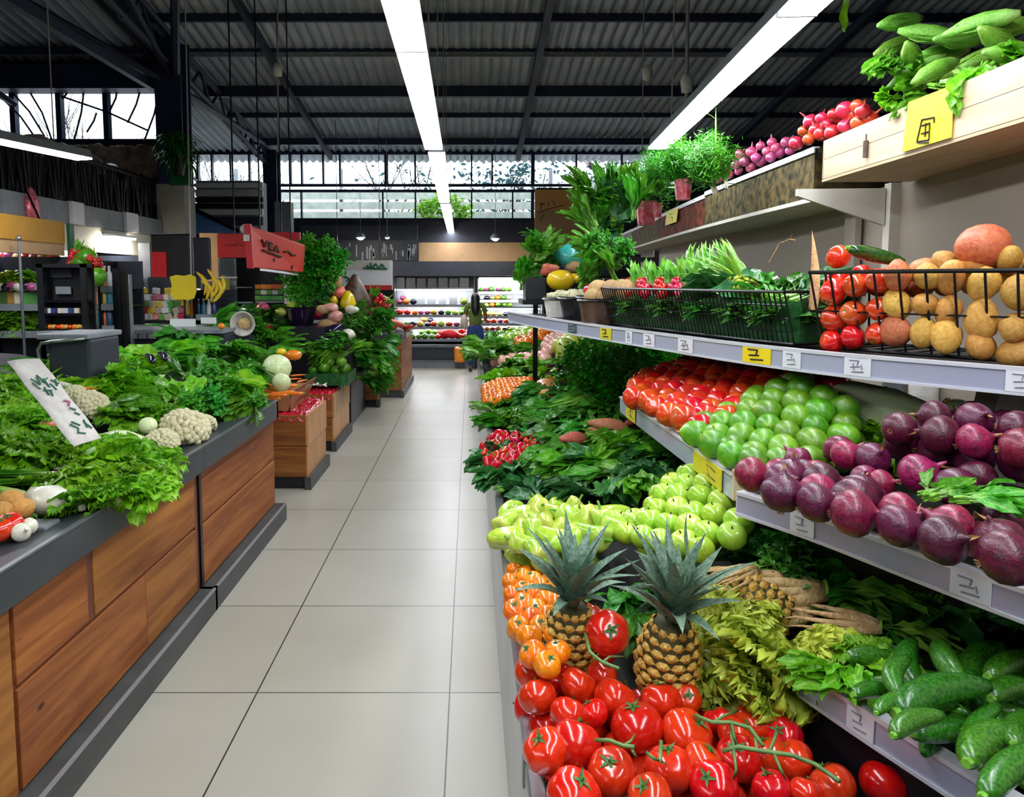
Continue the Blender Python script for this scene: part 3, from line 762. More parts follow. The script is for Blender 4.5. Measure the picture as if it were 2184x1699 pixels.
strip_lamp((-3.3, -3.0, LZ), (-3.0, 1.5, LZ), 0.15, 'white strip lamp over the left counters, behind the short one')
# extra hanging conduits and sockets seen near the roof
def hanger(px, y0, y1, Y, w, label, boxp=None):
    a = pt(px, y0, Y=Y); b = pt(px, y1, Y=Y)
    r = empty('hanging_conduit', b, label, 'cable')
    MB().tube([(a.x, Y, roofz(Y, a.x) - .02), (b.x, Y, b.z)], w, 6).build('cable', 'concrete', r)
    if boxp:
        MB().lathe([(0.0, -0.07), (0.045, -0.06), (0.055, 0.03), (0.03, 0.08), (0.0, 0.09)], 10, c=pt(*boxp, Y=Y - 0.02)).build('socket_box', 'cloth_white', r, smooth=True)
hanger(593, 0, 325, 8.5, 0.009, 'thin pale cable hanging beside the dark left rafter', (593, 150))
hanger(1463, 0, 300, 6.2, 0.016, 'thick grey conduit behind the slanting right lamp', (1465, 180))
hanger(1370, 60, 330, 7.5, 0.006, 'thin cable with a white socket left of the right lamp', (1381, 157))
hanger(408, 300, 586, 6.4, 0.006, 'thin white cord hanging before the black board')
# ================================================================ OUTSIDE
def tree(name, base, h, spread, label, seed, leafn=260, lm='leaf_tree', group='trees outside the far windows', lean=0):
    rn = random.Random(seed); r = empty(name, base, label, 'tree', group); b = Vector(base)
    tr = MB(); tips = []
    def branch(p, d, L, rad, lev):
        q = p + d * L; mid = p.lerp(q, .5) + Vector((rn.uniform(-.1, .1), rn.uniform(-.1, .1), rn.uniform(-.05, .05))) * L * .5
        tr.tube([p, mid, q], [rad, rad * .8, rad * .6], 5, cap=False); tips.append(q)
        if lev < 4:
            for _ in range(3 if lev else 4):
                nd_ = (d + Vector((rn.uniform(-1, 1), rn.uniform(-.5, .5), rn.uniform(-.35, .8))) * spread).normalized()
                branch(p.lerp(q, rn.uniform(.4, 1)), nd_, L * rn.uniform(.6, .85), rad * .55, lev + 1)
    branch(b, Vector((lean, 0, 1)).normalized(), h * .4, 0.09, 0)
    tr.build('trunk', 'bark', r)
    if leafn:
        lf = MB()
        for _ in range(leafn):
            q = rn.choice(tips) + Vector((rn.gauss(0, .25), rn.gauss(0, .25), rn.gauss(0, .2)))
            lf.leaf(T4(*q) @ R3(rn.uniform(-1, 1), rn.uniform(-1, 1), rn.uniform(0, 6.28)), rn.uniform(.10, .22), .09, 2, 2, 'oval', .3)
        lf.build('foliage', lm, r)
tree('tree', (0.6, 19, 0), 6.2, .9, 'leafy blue-green tree outside the middle of the far window', 5, 700)
tree('tree', (3.2, 18.5, 0), 6.5, .9, 'dense leafy tree outside the far window beside the herb pots', 8, 900)
tree('tree', (-1.6, 20, 0), 6.0, .8, 'sparse tree outside the far window left of the aisle lamp', 3, 160)
tree('tree', (-5.6, 18, 0), 5.6, 1.0, 'bare twiggy tree outside the far window by the dark column', 11, 0)
tree('tree', (-8.8, 18.2, 0), 5.8, 1.0, 'bare thicket tree outside behind the left column', 21, 0)
tree('tree', (-9.9, 12.8, 0), 5.4, .9, 'bare creeper-like tree outside the left window', 31, 0, group='trees outside the left window')
tree('tree', (-7.6, 13.5, 0), 5.0, .6, 'slender bare tree outside the left window beside the column', 33, 0, group='trees outside the left window')
# slatted wall beyond the lower windows
def slats():
    r = empty('slatted_screen', (-1.0, 17.0, 0), 'pale horizontally slatted screen standing outside behind the lower far windows', 'screen')
    mb = MB(); mb2 = MB()
    z0 = 2.4
    for i in range(6): mb.box(-5.4, 1.9, 16.9, 16.98, z0 + i * .22, z0 + i * .22 + .16)
    mb.build('slat_panel', 'slat_white', r)
    for x in (-5.4, -3, -0.6, 1.8): mb2.box(x, x + .08, 16.98, 17.06, 0, 4.2)
    mb2.build('frame', 'grey_panel', r)
slats()
def bush():
    Y = 16.2; c = pt(945, 445, Y=Y)
    r = empty('bush', (c.x, Y, 0), 'bright green bush outside the lower far window under the aisle lamps', 'bush')
    rn = random.Random(6); lf = MB()
    for _ in range(520):
        u = Vector((rn.gauss(0, 1), rn.gauss(0, 1), rn.gauss(0, 1))).normalized() * rn.uniform(.6, 1)
        q = Vector((c.x + u.x * .62, Y + u.y * .4, c.z - .1 + u.z * .42))
        lf.leaf(T4(*q) @ R3(rn.uniform(-1, 1), rn.uniform(-1, 1), rn.uniform(0, 6.28)), .16, .09, 2, 2, 'oval', .4)
    lf.build('foliage', 'leaf_bright', r); MB().tube([(c.x, Y, 0), (c.x + .05, Y, c.z - .2)], .05, 6).build('stem', 'bark', r)
bush()
struct(MB().box(-20, 14, YF + 0.3, 30, -0.1, 0.0).build('ground', 'concrete'))
# air-conditioning louvres and grey shelf stack by the column
def louvre():
    Y = 11.6
    r = empty('louvre_stack', pt(485, 500, Y=Y), 'stack of grey and black horizontal louvres between the two dark columns', 'louvre')
    fb('casing', 'grey_panel', 418, 385, 556, 500, Y + .05, 0.4, r)
    for y0, y1, m in ((390, 400, 'white_panel'), (404, 418, 'slat_white'), (420, 431, 'black_matte'), (434, 444, 'black_matte'), (446, 458, 'white_panel'), (462, 480, 'charcoal_panel')):
        fb('slat', m, 416, y0, 560, y1, Y, 0.06, r)
louvre()
tag(fb('wall_cabinet', 'grey_panel', 585, 430, 619, 500, YF - 1.0, 0.3), 'light grey box cabinet fixed high beside the far dark column', 'cabinet')
# blue awning: a sloped cloth wedge
def awning():
    Y = 10.8; a = pt(412, 447, Y=Y); b = pt(512, 497, Y=Y); c = pt(414, 497, Y=Y)
    r = empty('blue_awning', c, 'blue sloping awning behind the red signs', 'awning')
    MB().add([a, c, b, a + Vector((0, .5, 0)), c + Vector((0, .5, 0)), b + Vector((0, .5, 0))], [(0, 1, 2), (5, 4, 3), (0, 3, 4, 1), (1, 4, 5, 2), (2, 5, 3, 0)]).build('canopy', 'blue_awning', r)
    MB().tube([a + Vector((0, -.02, .02)), b + Vector((0, -.02, .02))], .03, 6).build('front_bar', 'black_metal', r)
awning()
# hanging fern on the column
def hanging_fern(px, py, Y, R_, label, n=260, lm='leaf_dark'):
    c = pt(px, py, Y=Y); r = empty('hanging_fern', c, label, 'plant'); rn = random.Random(px)
    lf = MB()
    for _ in range(n):
        a = rn.uniform(0, 6.28); e = rn.uniform(-.3, 1.0)
        m = T4(c.x + rn.gauss(0, .05), c.y + rn.gauss(0, .05), c.z + rn.uniform(-.3, .25) * R_ * 2) @ R3(0, 0, a) @ R3(e, 0, 0)
        lf.leaf(m, R_ * rn.uniform(.6, 1.2), .035, 5, 2, 'oval', 1.6, 0.1)
    lf.build('fronds', lm, r)
    MB().lathe([(0.06, -.25), (.12, 0), (.11, .02)], 10, c=c + Vector((0, 0, -.1))).build('pot', 'black_plastic', r)
hanging_fern(380, 315, YL - 0.55, 0.30, 'dark green trailing fern hanging in front of the left column')
MBg = MB(); fbm(MBg, 360, 345, 408, 395, YL - 0.42, 0.02); tag(MBg.build('green_cover', 'green_post'), 'dark green cloth wrapped low on the left steel column under the fern', 'cloth')
# railing along the mezzanine
def railing():
    r = empty('mezzanine_railing', (XF - .1, (FY0 + FY1) / 2, FZ1), 'dark railing with many leaning rods above the grey fascia', 'railing')
    rn = random.Random(9); t = MB()
    L = FY1 - FY0
    for k in range(70):
        y = FY0 + L * k / 70
        MBt = t.tube([(XF - .1 + rn.uniform(-.03, .03), y, FZ1), (XF - .1, y + rn.uniform(-.08, .08), FZ1 + rn.uniform(.4, .55))], rn.uniform(.008, .016), 5)
    t.build('rods', 'black_metal', r)
    MB().tube([(XF - .1, FY0, FZ1 + .5), (XF - .1, FY1, FZ1 + .5)], .03, 6).build('top_rail', 'black_metal', r)
    sh = MB(); 
    sh.box(XF - .5, XF - .2, FY0 + L * .1, FY1 - .1, FZ1, FZ1 + .42); sh.build('dark_screen', 'black_matte', r)
railing()
for i in range(9):
    rn = random.Random(i + 50)
    y = FY0 + .6 + i * (FY1 - FY0 - .8) / 9; h = rn.uniform(.2, .34)
    tag(MB().ball((XF - .42, y, FZ1 + .42 + h * .38), h * .5, 9, (1, 1.2, .9), i, .25).build('stored_sack', ['black_plastic', 'wall_dark', 'stone', 'charcoal_panel'][i % 4], smooth=True), 'dark sack stored on the mezzanine, %s from the orange-yellow sign' % ordn(i), 'sack', 'sacks stored behind the railing')
tag(MB().ball(zx(70, 440, XF + .02), .11, 10, (.5, .8, 1.6), 3, .2).build('pink_bag', 'red_foil', smooth=True), 'small pink bag hanging at the corner of the grey fascia', 'bag')
# ================================================================ LEFT COUNTERS
XR_ = -1.31      # outer face of the grey rim
XW = -1.345      # face of the wooden panels
HT = 0.835
def counter(y0, y1, label, boards, post_at=None, ends=True):
    r = empty('display_counter', ((XW - .6), (y0 + y1) / 2, 0), label, 'counter', 'wood panelled produce counters')
    XB = -3.3
    # rim: sloping top plate and front fascia
    rim = MB()
    prof = [(XR_, HT - .115), (XR_, HT), (XR_ - .012, HT + .008), (XR_ - .17, HT - .012), (XR_ - .17, HT - .03), (XR_ - .02, HT - .02), (XR_ - .02, HT - .115)]
    n = len(prof); vs = [(x, y, z) for y in (y0, y1) for x, z in prof]
    rim.add(vs, [(k, (k + 1) % n, n + (k + 1) % n, n + k) for k in range(n)] + [tuple(range(n))[::-1], tuple(range(n, 2 * n))])
    rim.build('rim', 'steel_dark', r)
    MB().box(XR_ - .014, XR_ + .003, y0, y1, HT + .002, HT + .009).build('rim_edge', 'steel_grey', r)
    if ends:
        MB().box(XB, XR_, y1 - .03, y1, HT - .115, HT + .008).build('end_rim', 'steel_dark', r)
    MB().box(XW - .02, XW - .01, y0, y1, .10, HT - .10).build('backing', 'post_wood', r)
    MB().box(XB, XW - .02, y0, y1 - .012, .0, HT - .16).build('body', 'black_matte', r)
    for (a, b, z0, z1) in boards:
        MB().box(XW - .012, XW, a, b, z0, z1).build('wood_panel', 'panel_wood', r, bevel=.0025)
    if ends:
        MB().box(XB, XW, y1 - .012, y1, .12, HT - .115).build('end_panel', 'panel_wood_x', r)
    MB().box(XW - .04, -1.275, y0, y1 + .03, 0, .115).build('plinth', 'plinth_grey', r)
    MB().box(-1.285, -1.272, y0, y1 + .031, .113, .121).build('plinth_trim', 'plinth_edge', r)
    return r
def py_y(px, z=0.4): return XW and pt(px, 1000, X=XW).y if False else (XW / ((px - CX) / F))
def yat(px, X): # distance along the aisle at which X shows in picture column px (upright plane)
    return pt(px, 1100, X=X).y
ysp = yat(439, XR_ + 0.0)
yend = pt(597, 1040, X=XR_).y
z_gap1 = pt(430, 1131, X=XW).z; z_gap0 = pt(100, 1385, X=XW).z
zg = (z_gap1 + z_gap0) / 2
yp = yat(187, XW); y00 = yat(12, XW)
zt_ = HT - .118
c1 = counter(1.0, ysp, 'near produce counter with wooden panels split by a dark post, heaped with lettuce',
    [(y00 + .01, yp - .022, zg + .008, zt_), (yp + .022, ysp - .05, zg + .008, zt_), (y00 + .01, yat(305, XW), .125, zg - .008), (yat(305, XW) + .002, ysp - .05, .125, zg - .008), (1.05, y00 - .01, .125, zt_)], ends=False)
MB().box(XW - .011, XW - .004, yp - .02, yp + .02, zg + .004, zt_).build('divider_post', 'post_wood', c1)
MB().box(XW - .011, XW - .002, ysp - .05, ysp - .02, .12, zt_).build('end_post', 'post_wood', c1)
zg2 = pt(520, 1037, X=XW).z
c2 = counter(ysp + .004, yend, 'second produce counter with two wooden boards, grey rim ending at its far corner',
    [(ysp + .05, yend - .014, zg2 + .006, zt_), (ysp + .05, yend - .014, .125, zg2 - .006)])
MB().box(XW - .011, XW + .001, ysp + .015, ysp + .045, .02, zt_).build('corner_post', 'black_metal', c2)
# display beds of the left counters: the produce lies on these
def SL(x, y):
    """Top of the heap on the left counters."""
    u = (XR_ - .17) - x
    if u < 0: return HT + .005
    return HT + .01 + .26 * min(u, 1.6)
def bed(name, x0, x1, y0, y1, fn, drop, mat='black_matte', parent=None, n=8):
    vs = []; 
    for j in range(n + 1):
        for i in range(n + 1):
            x = x0 + (x1 - x0) * i / n; y = y0 + (y1 - y0) * j / n
            vs.append((x, y, fn(x, y) - drop))
    fs = [(j * (n + 1) + i, j * (n + 1) + i + 1, (j + 1) * (n + 1) + i + 1, (j + 1) * (n + 1) + i) for j in range(n) for i in range(n)]
    return MB().add(vs, fs).build(name, mat, parent, solidify=.01)
bed('display_bed', -3.25, XR_ - .165, 1.0, ysp, SL, .09, parent=c1)
bed('display_bed', -3.25, XR_ - .165, ysp, yend - .03, SL, .09, parent=c2)

# ---- wooden stands beyond: two with red liners, one crate stand, one far counter
def stand(px0, px1, px2, ytop, yfl, label, wood='panel_wood_x', red=True, rows=2, rimh=0.0, plinth='black_plastic', group='small wooden stands with red liners', yfl2=None, side_wood='crate_wood', lift=0):
    """px0..px1 front face, px1..px2 side face toward the aisle."""
    a = pt(px1, yfl, z=0); Y0 = a.y; x1 = a.x; x0 = pt(px0, yfl, Y=Y0).x
    b = pt(px2, yfl, X=x1); Y1 = b.y
    zt = pt(px1, ytop, Y=Y0).z
    r = empty('wooden_stand', ((x0 + x1) / 2, (Y0 + Y1) / 2, 0), label, 'stand', group)
    MB().box(x0, x1 - .02, Y0 + .02, Y1 - .01, .0, .10).build('plinth', plinth, r)
    MB().box(x1 - .02, x1 + .03, Y0 - .02, Y1 + .02, 0, .10).build('side_plinth', 'plinth_grey', r)
    body0 = .10
    hz = (zt - body0 - rimh) / rows
    for k in range(rows):
        z0, z1 = body0 + hz * k, body0 + hz * (k + 1) - .006
        MB().box(x0, x1 - .008, Y0, Y0 + .02, z0, z1).build('front_board', wood, r, bevel=.002)
        MB().box(x1 - .012, x1 + (.008 if k == rows - 1 else 0), Y0, Y1, z0, z1).build('side_board', side_wood, r, bevel=.002)
    if rimh: MB().box(x0 - .01, x1 + .012, Y0 - .012, Y1, zt - rimh, zt).build('rim', 'steel_dark', r)
    MB().box(x0, x1 - .01, Y0 + .02, Y1, body0, zt - .06).build('core', 'black_matte', r)
    if red:
        n = 26; rn = random.Random(int(px1)); vs = []
        for j in range(n + 1):
            for i in range(n + 1):
                x = x0 + (x1 + .004 - x0) * i / n; y = Y0 - .006 + (Y1 - Y0 + .008) * j / n
                ed = min(i, n - i, j, n - j)
                z = zt + (.012 * rn.uniform(-1, 1) + .015 * math.sin(i * 1.3 + j * .7) * math.cos(j * 1.9)) + (0.012 if ed > 0 else -.04 - .01 * rn.random())
                vs.append((x, y, z))
        fs = [(j * (n + 1) + i, j * (n + 1) + i + 1, (j + 1) * (n + 1) + i + 1, (j + 1) * (n + 1) + i) for j in range(n) for i in range(n)]
        MB().add(vs, fs).build('red_liner', 'red_liner', r, smooth=True)
    return r, (x0, x1, Y0, Y1, zt)
st1, B1 = stand(560, 657, 697, 884, 1043, 'nearest small wooden stand topped with a crumpled red liner')
st2, B2 = stand(640, 712, 746, 840, 962, 'second small wooden stand with a red liner, farther along the aisle')
st3, B3 = stand(700, 806, 808, 800, 868, 'low wooden crate stand under hanging dark greens', red=False, rows=3, group='wooden stands beyond the red liners', side_wood='panel_wood')
st4, B4 = stand(640, 857, 879, 712, 848, 'far wooden stand of five boards with a dark grey rim and grey foot', red=False, rows=5, rimh=.09, plinth='plinth_grey', group='wooden stands beyond the red liners', side_wood='panel_wood')

# ================================================================ RIGHT GONDOLA
RX = 0.115
ZR = 0.665
def SR(x, y):
    """Top of the produce heaps in the long right bin."""
    near = max(0.0, min(1.0, (y - 1.55) / 0.6))
    return ZR + .02 + (.06 + .20 * near) * max(0, min(x - .15, .95)) + .03 * (1 - near)
def gondola():
    r = empty('produce_bin', (.6, 6.0, 0), 'long steel-rimmed produce bin running along the right side of the aisle', 'display bin')
    Y0, Y1 = 0.75, 11.2
    MB().box(RX, RX + .02, Y0, Y1, .10, ZR).build('side_panel', 'brushed_steel', r)
    MB().box(RX - .004, RX + .035, Y0, Y1, ZR - .045, ZR + .008).build('rim', 'brushed_steel', r, bevel=.006)
    MB().box(RX + .035, 1.45, Y1 - .02, Y1, .1, ZR).build('end_panel', 'brushed_steel', r)
    MB().box(RX + .03, 1.4, Y0, Y1, 0, .10).build('plinth', 'black_plastic', r)
    bed('display_bed', RX + .02, 2.05, Y0, Y1, SR, .105, parent=r, n=24)
    MB().box(RX + .02, 2.0, Y0 - .0, Y0 + .02, .1, ZR - .1).build('front_panel', 'black_matte', r)
    return r
G = gondola()
# joint of two rim lengths near the tomatoes
ja = pt(1118, 1625, z=ZR)
MB().box(RX - .008, RX + .04, ja.y - .012, ja.y + .012, ZR - .05, ZR + .014).build('rim_joint', 'steel_grey', G, bevel=.003)

def curve(pxs, z):
    return [Vector((pt(x, y, z=z).x, pt(x, y, z=z).y)) for x, y in pxs]
def dense(pl, n=40):
    """Smoothed resampling of a polyline."""
    seg = [0]
    for a, b in zip(pl, pl[1:]): seg.append(seg[-1] + (b - a).length)
    out = []
    for i in range(n + 1):
        s = seg[-1] * i / n
        for k in range(len(pl) - 1):
            if s <= seg[k + 1] + 1e-9:
                u = (s - seg[k]) / max(1e-9, seg[k + 1] - seg[k]); out.append(pl[k].lerp(pl[k + 1], u)); break
    for _ in range(4): out = [out[0]] + [(out[i - 1] + out[i] * 2 + out[i + 1]) / 4 for i in range(1, n)] + [out[-1]]
    return out
def normals(pl):
    ns = []
    for i in range(len(pl)):
        t = (pl[min(i + 1, len(pl) - 1)] - pl[max(i - 1, 0)]).normalized(); ns.append(Vector((t.y, -t.x)) if t.y > 0 else Vector((-t.y, t.x)))
    return ns
def band(mb, pl, z0, z1, o0, o1, ns=None):
    """A curved board along a polyline between heights, from offset o0 to o1 behind the line."""
    ns = ns or normals(pl); n = len(pl); vs = []
    for p, m in zip(pl, ns):
        a = p + m * o0; b = p + m * o1
        vs += [(a.x, a.y, z0), (b.x, b.y, z0), (b.x, b.y, z1), (a.x, a.y, z1)]
    fs = [(i * 4 + k, i * 4 + (k + 1) % 4, (i + 1) * 4 + (k + 1) % 4, (i + 1) * 4 + k) for i in range(n - 1) for k in range(4)]
    fs += [(3, 2, 1, 0), tuple((n - 1) * 4 + k for k in range(4))]
    return mb.add(vs, fs)
ZM0, ZM1 = 1.38, 1.44      # mid shelf rail
ZO0, ZO1 = 1.05, 1.105     # onion shelf rail
ZZ0, ZZ1 = 0.80, 0.855     # lowest (cucumber) shelf rail
ZT0, ZT1 = 2.07, 2.225     # top crates
PM = [(2184, 840), (1806, 803), (1583, 773), (1300, 726), (1200, 708), (1120, 692), (1085, 684)]
ml = curve(PM, ZM0); ml = [ml[0] + (ml[0] - ml[1]) * .9] + ml
ML = dense(ml)
ol = curve([(2184, 1323), (2027, 1264), (1737, 1149), (1573, 1094)], ZO0); ol = [ol[0] + (ol[0] - ol[1]) * 1.2] + ol; OL = dense(ol, 20)
zl = curve([(2035, 1699), (1817, 1556), (1708, 1480)], ZZ0); zl = [zl[0] + (zl[0] - zl[1]) * 1.0] + zl; ZL = dense(zl, 16)
tl = curve([(2184, 249), (1753, 382)], ZT0); tl = [tl[0] + (tl[0] - tl[1]) * .5] + tl; TL = dense(tl, 8)
tf = curve([(1735, 406), (1500, 470), (1310, 535)], ZT0 - .0); TF = dense(tf, 12)
BP = [Vector((1.62, .3)), Vector((1.74, 2.3)), pt(1915, 391, z=ZT0).to_2d() + Vector((0.0, 0)), Vector((2.02, 5.0)), Vector((2.2, 9.5))]
unit = empty('shelving_unit', (1.7, 3.0, 0), 'tall beige-backed shelving unit with grey price rails along the right side', 'shelving')
# back panels
for i in range(len(BP) - 1):
    a, b = BP[i], BP[i + 1]; d = (b - a).normalized(); nrm = Vector((d.y, -d.x)) * .03
    MB().hexa([(a.x, a.y, 0.1), (b.x, b.y, 0.1), (b.x, b.y, ZT0), (a.x, a.y, ZT0)], (nrm.x, nrm.y, 0)).build('back_panel', 'beige_back', unit)
q = BP[2]; MB().box(q.x - .045, q.x - .002, q.y - .03, q.y + .02, ZM1, ZT0).build('upright', 'cream_panel', unit)
q = BP[2] + Vector((0.01, .35)); MB().box(q.x - .03, q.x, q.y - .05, q.y + .05, ZM1, ZT0).build('upright', 'beige_back', unit)
def along(pl, px, z):
    """Point and normal of the polyline that shows in picture column px."""
    best = None; ns = normals(pl)
    for i in range(len(pl) - 1):
        for k in range(10):
            p = pl[i].lerp(pl[i + 1], k / 10); u = proj((p.x, p.y, z))
            e = abs(u[0] - px)
            if best is None or e < best[0]: best = (e, p, ns[i], (pl[i + 1] - pl[i]).normalized())
    return best[1:]
def price_tag(shelf, root, pl, z0, z1, pa, pb, mat='paper_white', seed=0, dz=(0.0, 0.0), marks=True):
    pa_, na, _ = along(pl, pa, z0); pb_, nb, _ = along(pl, pb, z0)
    o = .006
    a = pa_ - na * o; b = pb_ - nb * o
    q = [(a.x, a.y, z0 + .004 + dz[0]), (b.x, b.y, z0 + .004 + dz[0]), (b.x, b.y, z1 - .002 + dz[1]), (a.x, a.y, z1 - .002 + dz[1])]
    m = MB().hexa(q, (-na.x * .002, -na.y * .002, 0))
    t = sub(m, 'price_tag', mat, shelf, root)
    if marks:
        rn = random.Random(seed); mb = MB()
        def P(u, v): 
            x = a.lerp(b, u); return Vector((x.x - na.x * .003, x.y - na.y * .003, q[0][2] + (q[2][2] - q[0][2]) * v))
        ww = (a - b).length
        for seg in [((.2, .8), (.55, .8)), ((.55, .8), (.5, .55)), ((.25, .45), (.6, .5)), ((.3, .2), (.75, .25)), ((.65, .6), (.7, .35)), ((.35, .65), (.4, .3))][: 4 + seed % 3]:
            mb.tube([P(*seg[0]), P(*seg[1])], max(.0008, ww * .022), 4)
        sub(mb, 'lettering', 'ink_black' if mat.startswith('yellow') else 'paper_mark', shelf, root)
    return t
def shelf(name, pl, z0, z1, depth, tags, dens, label=None, rail='lilac_rail'):
    ns = normals(pl)
    s = band(MB(), pl, z1 - .03, z1 - .012, .01, depth, ns).build(name, 'black_metal', unit)
    sub(band(MB(), pl, z0, z1, -.004, .006, ns), 'price_rail', rail, s, unit)
    sub(band(MB(), pl, z1 - .005, z1 + .004, -.008, .022, ns), 'rail_edge', 'rail_edge', s, unit)
    sub(band(MB(), pl, z0 - .004, z0 + .003, -.008, .006, ns), 'rail_edge', 'rail_edge', s, unit)
    for i, (a, b, m) in enumerate(tags): price_tag(s, unit, pl, z0, z1, a, b, m, i + len(name) * 3)
    return s
S_mid = shelf('shelf', ML, ZM0, ZM1, .62, [(1283, 1306, 'yellow_tag'), (1376, 1398, 'paper_white'), (1450, 1479, 'paper_white'), (1587, 1647, 'yellow_card'), (1674, 1710, 'paper_white'), (1803, 1860, 'paper_white'), (2140, 2215, 'paper_white'), (1215, 1232, 'clear_plastic'), (1338, 1352, 'paper_white')], 0)
S_on = shelf('shelf', OL, ZO0, ZO1, .75, [(1688, 1740, 'paper_white'), (2030, 2116, 'paper_white')], 0)
S_zu = shelf('shelf', ZL, ZZ0, ZZ1, .8, [(1810, 1868, 'paper_white')], 0)
# end caps of the onion and cucumber shelves
for pl, z0, z1, dp in ((OL, ZO0, ZO1, .3), (ZL, ZZ0, ZZ1, .3)):
    p = pl[-1]; n_ = normals(pl)[-1]; t_ = (pl[-1] - pl[-2]).normalized() * .006
    m = MB().hexa([(p.x, p.y, z0), (p.x + n_.x * dp, p.y + n_.y * dp, z0), (p.x + n_.x * dp, p.y + n_.y * dp, z1), (p.x, p.y, z1)], (t_.x, t_.y, 0))
    m.build('shelf_end', 'rail_edge', unit)
# riser under the lowest shelf (black)
band(MB(), ZL, .12, ZZ0 - .004, .02, .04).build('riser', 'black_plastic', unit)
band(MB(), OL, ZZ1, ZO0, .48, .5).build('riser', 'black_plastic', unit)
# top shelf board and brackets
ns_t = normals(TL); 
allt = dense([Vector((1.415, 1.2))] + [TL[len(TL) // 2]] + [TL[-1]] + [v for v in TF], 24)
band(MB(), TL, ZT0 - .012, ZT0 - .002, .0, .36).build('top_shelf', 'pale_wood', unit)
band(MB(), TF, ZT0 - .05, ZT0 - .03, .0, .5).build('top_shelf', 'cream_panel', unit)
for (x, y) in ((1915, 391),):
    p = BP[2]
    MB().hexa([(p.x - .05, p.y, ZT0 - .02), (p.x - .42, p.y + .03, ZT0 - .02), (p.x - .42, p.y + .03, ZT0 - .05), (p.x - .05, p.y, ZT0 - .18)], (0, .02, 0)).build('bracket', 'cream_panel', unit)
for (px, py) in ((1765, 470), (1640, 455), (2020, 455), (1700, 520), (2040, 545)):
    p = pt(px, py, X=1.80); 
    MB().ball((1.795 + (p.y - 2.3) * .06, p.y, p.z), .008, 6, (.6, 1, 1)).build('screw_hole', 'stone', unit)

# ---- top crates
def crate_along(pl, i0, i1, z0, z1, depth, label, group='wooden crates on the top shelf', t=.012, seams=True):
    sub_pl = pl[i0:i1 + 1]; ns = normals(pl)[i0:i1 + 1]; p = sub_pl[0].lerp(sub_pl[-1], .5)
    r = empty('wooden_crate', (p.x, p.y, z0), label, 'crate', group)
    hm = z0 + (z1 - z0) * .50
    for a, b in ((z0, hm - .001), (hm + .001, z1)):
        band(MB(), sub_pl, a, b, 0, t, ns).build('front_board', 'pale_wood', r)
    band(MB(), sub_pl, z0, z0 + .008, t, depth, ns).build('bottom_board', 'pale_wood', r)
    band(MB(), sub_pl, z0 + .012, z1 - .035, t + .002, depth - t, ns).build('packing', 'pale_wood', r)
    band(MB(), sub_pl, z0, z1, depth - t, depth, ns).build('back_board', 'pale_wood', r)
    for p_, n_ in ((sub_pl[0], ns[0]), (sub_pl[-1], ns[-1])):
        tt = (sub_pl[-1] - sub_pl[0]).normalized() * (t if p_ is sub_pl[0] else -t)
        a = p_ + n_ * .0; b = p_ + n_ * depth
        MB().hexa([(a.x, a.y, z0), (b.x, b.y, z0), (b.x, b.y, z1), (a.x, a.y, z1)], (tt.x, tt.y, 0)).build('end_board', 'pale_wood', r)
    return r, sub_pl, ns
cr1, cpl, cns = crate_along(TL, 0, 8, ZT0, ZT1, .34, 'long pale wooden crate with a bright yellow sign, holding green vegetables')
# yellow sign and dark marks on the crate
def on_face(pl, px, z, off=.004):
    p, n, _ = along(pl, px, z); return Vector((p.x - n.x * off, p.y - n.y * off, z))
def face_pt(pl, px, py, zmid, off=.004):
    p, n, _ = along(pl, px, zmid)
    d = dist(Vector((p.x, p.y, zmid)))
    # height on this face that shows at py
    lo, hi = zmid - 1, zmid + 1
    for _ in range(30):
        m = (lo + hi) / 2
        if proj((p.x, p.y, m))[1] < py: hi = m
        else: lo = m
    return Vector((p.x - n.x * off, p.y - n.y * off, lo))
zc = (ZT0 + ZT1) / 2
q = [face_pt(TL, 1930, 325, zc), face_pt(TL, 2032, 293, zc), face_pt(TL, 2039, 180, zc), face_pt(TL, 1942, 218, zc)]
MB().hexa(q, (-.003, -.001, 0)).build('price_sign', 'yellow_card', cr1)
mb = MB(); g = lambda x, y: face_pt(TL, x, y, zc, .009)
for s_ in [((1972, 255), (1966, 302)), ((1966, 302), (1986, 298)), ((1986, 298), (1990, 262)), ((1972, 268), (1990, 262)), ((1970, 285), (1988, 280)), ((1975, 255), (1998, 250)), ((1998, 250), (1996, 262)), ((1960, 304), (1986, 304)), ((1978, 262), (1982, 292))]:
    mb.tube([g(*s_[0]), g(*s_[1])], .0022, 4)
sm = MB(); 
lt = mb.build('sign_lettering', 'ink_black', cr1)
mb = MB(); mb.tube([g(1855, 286), g(1855, 300)], .003, 5).tube([g(1855, 300), g(1850, 336)], .009, 6); mb.build('dark_stamp', 'brown_bag', cr1)
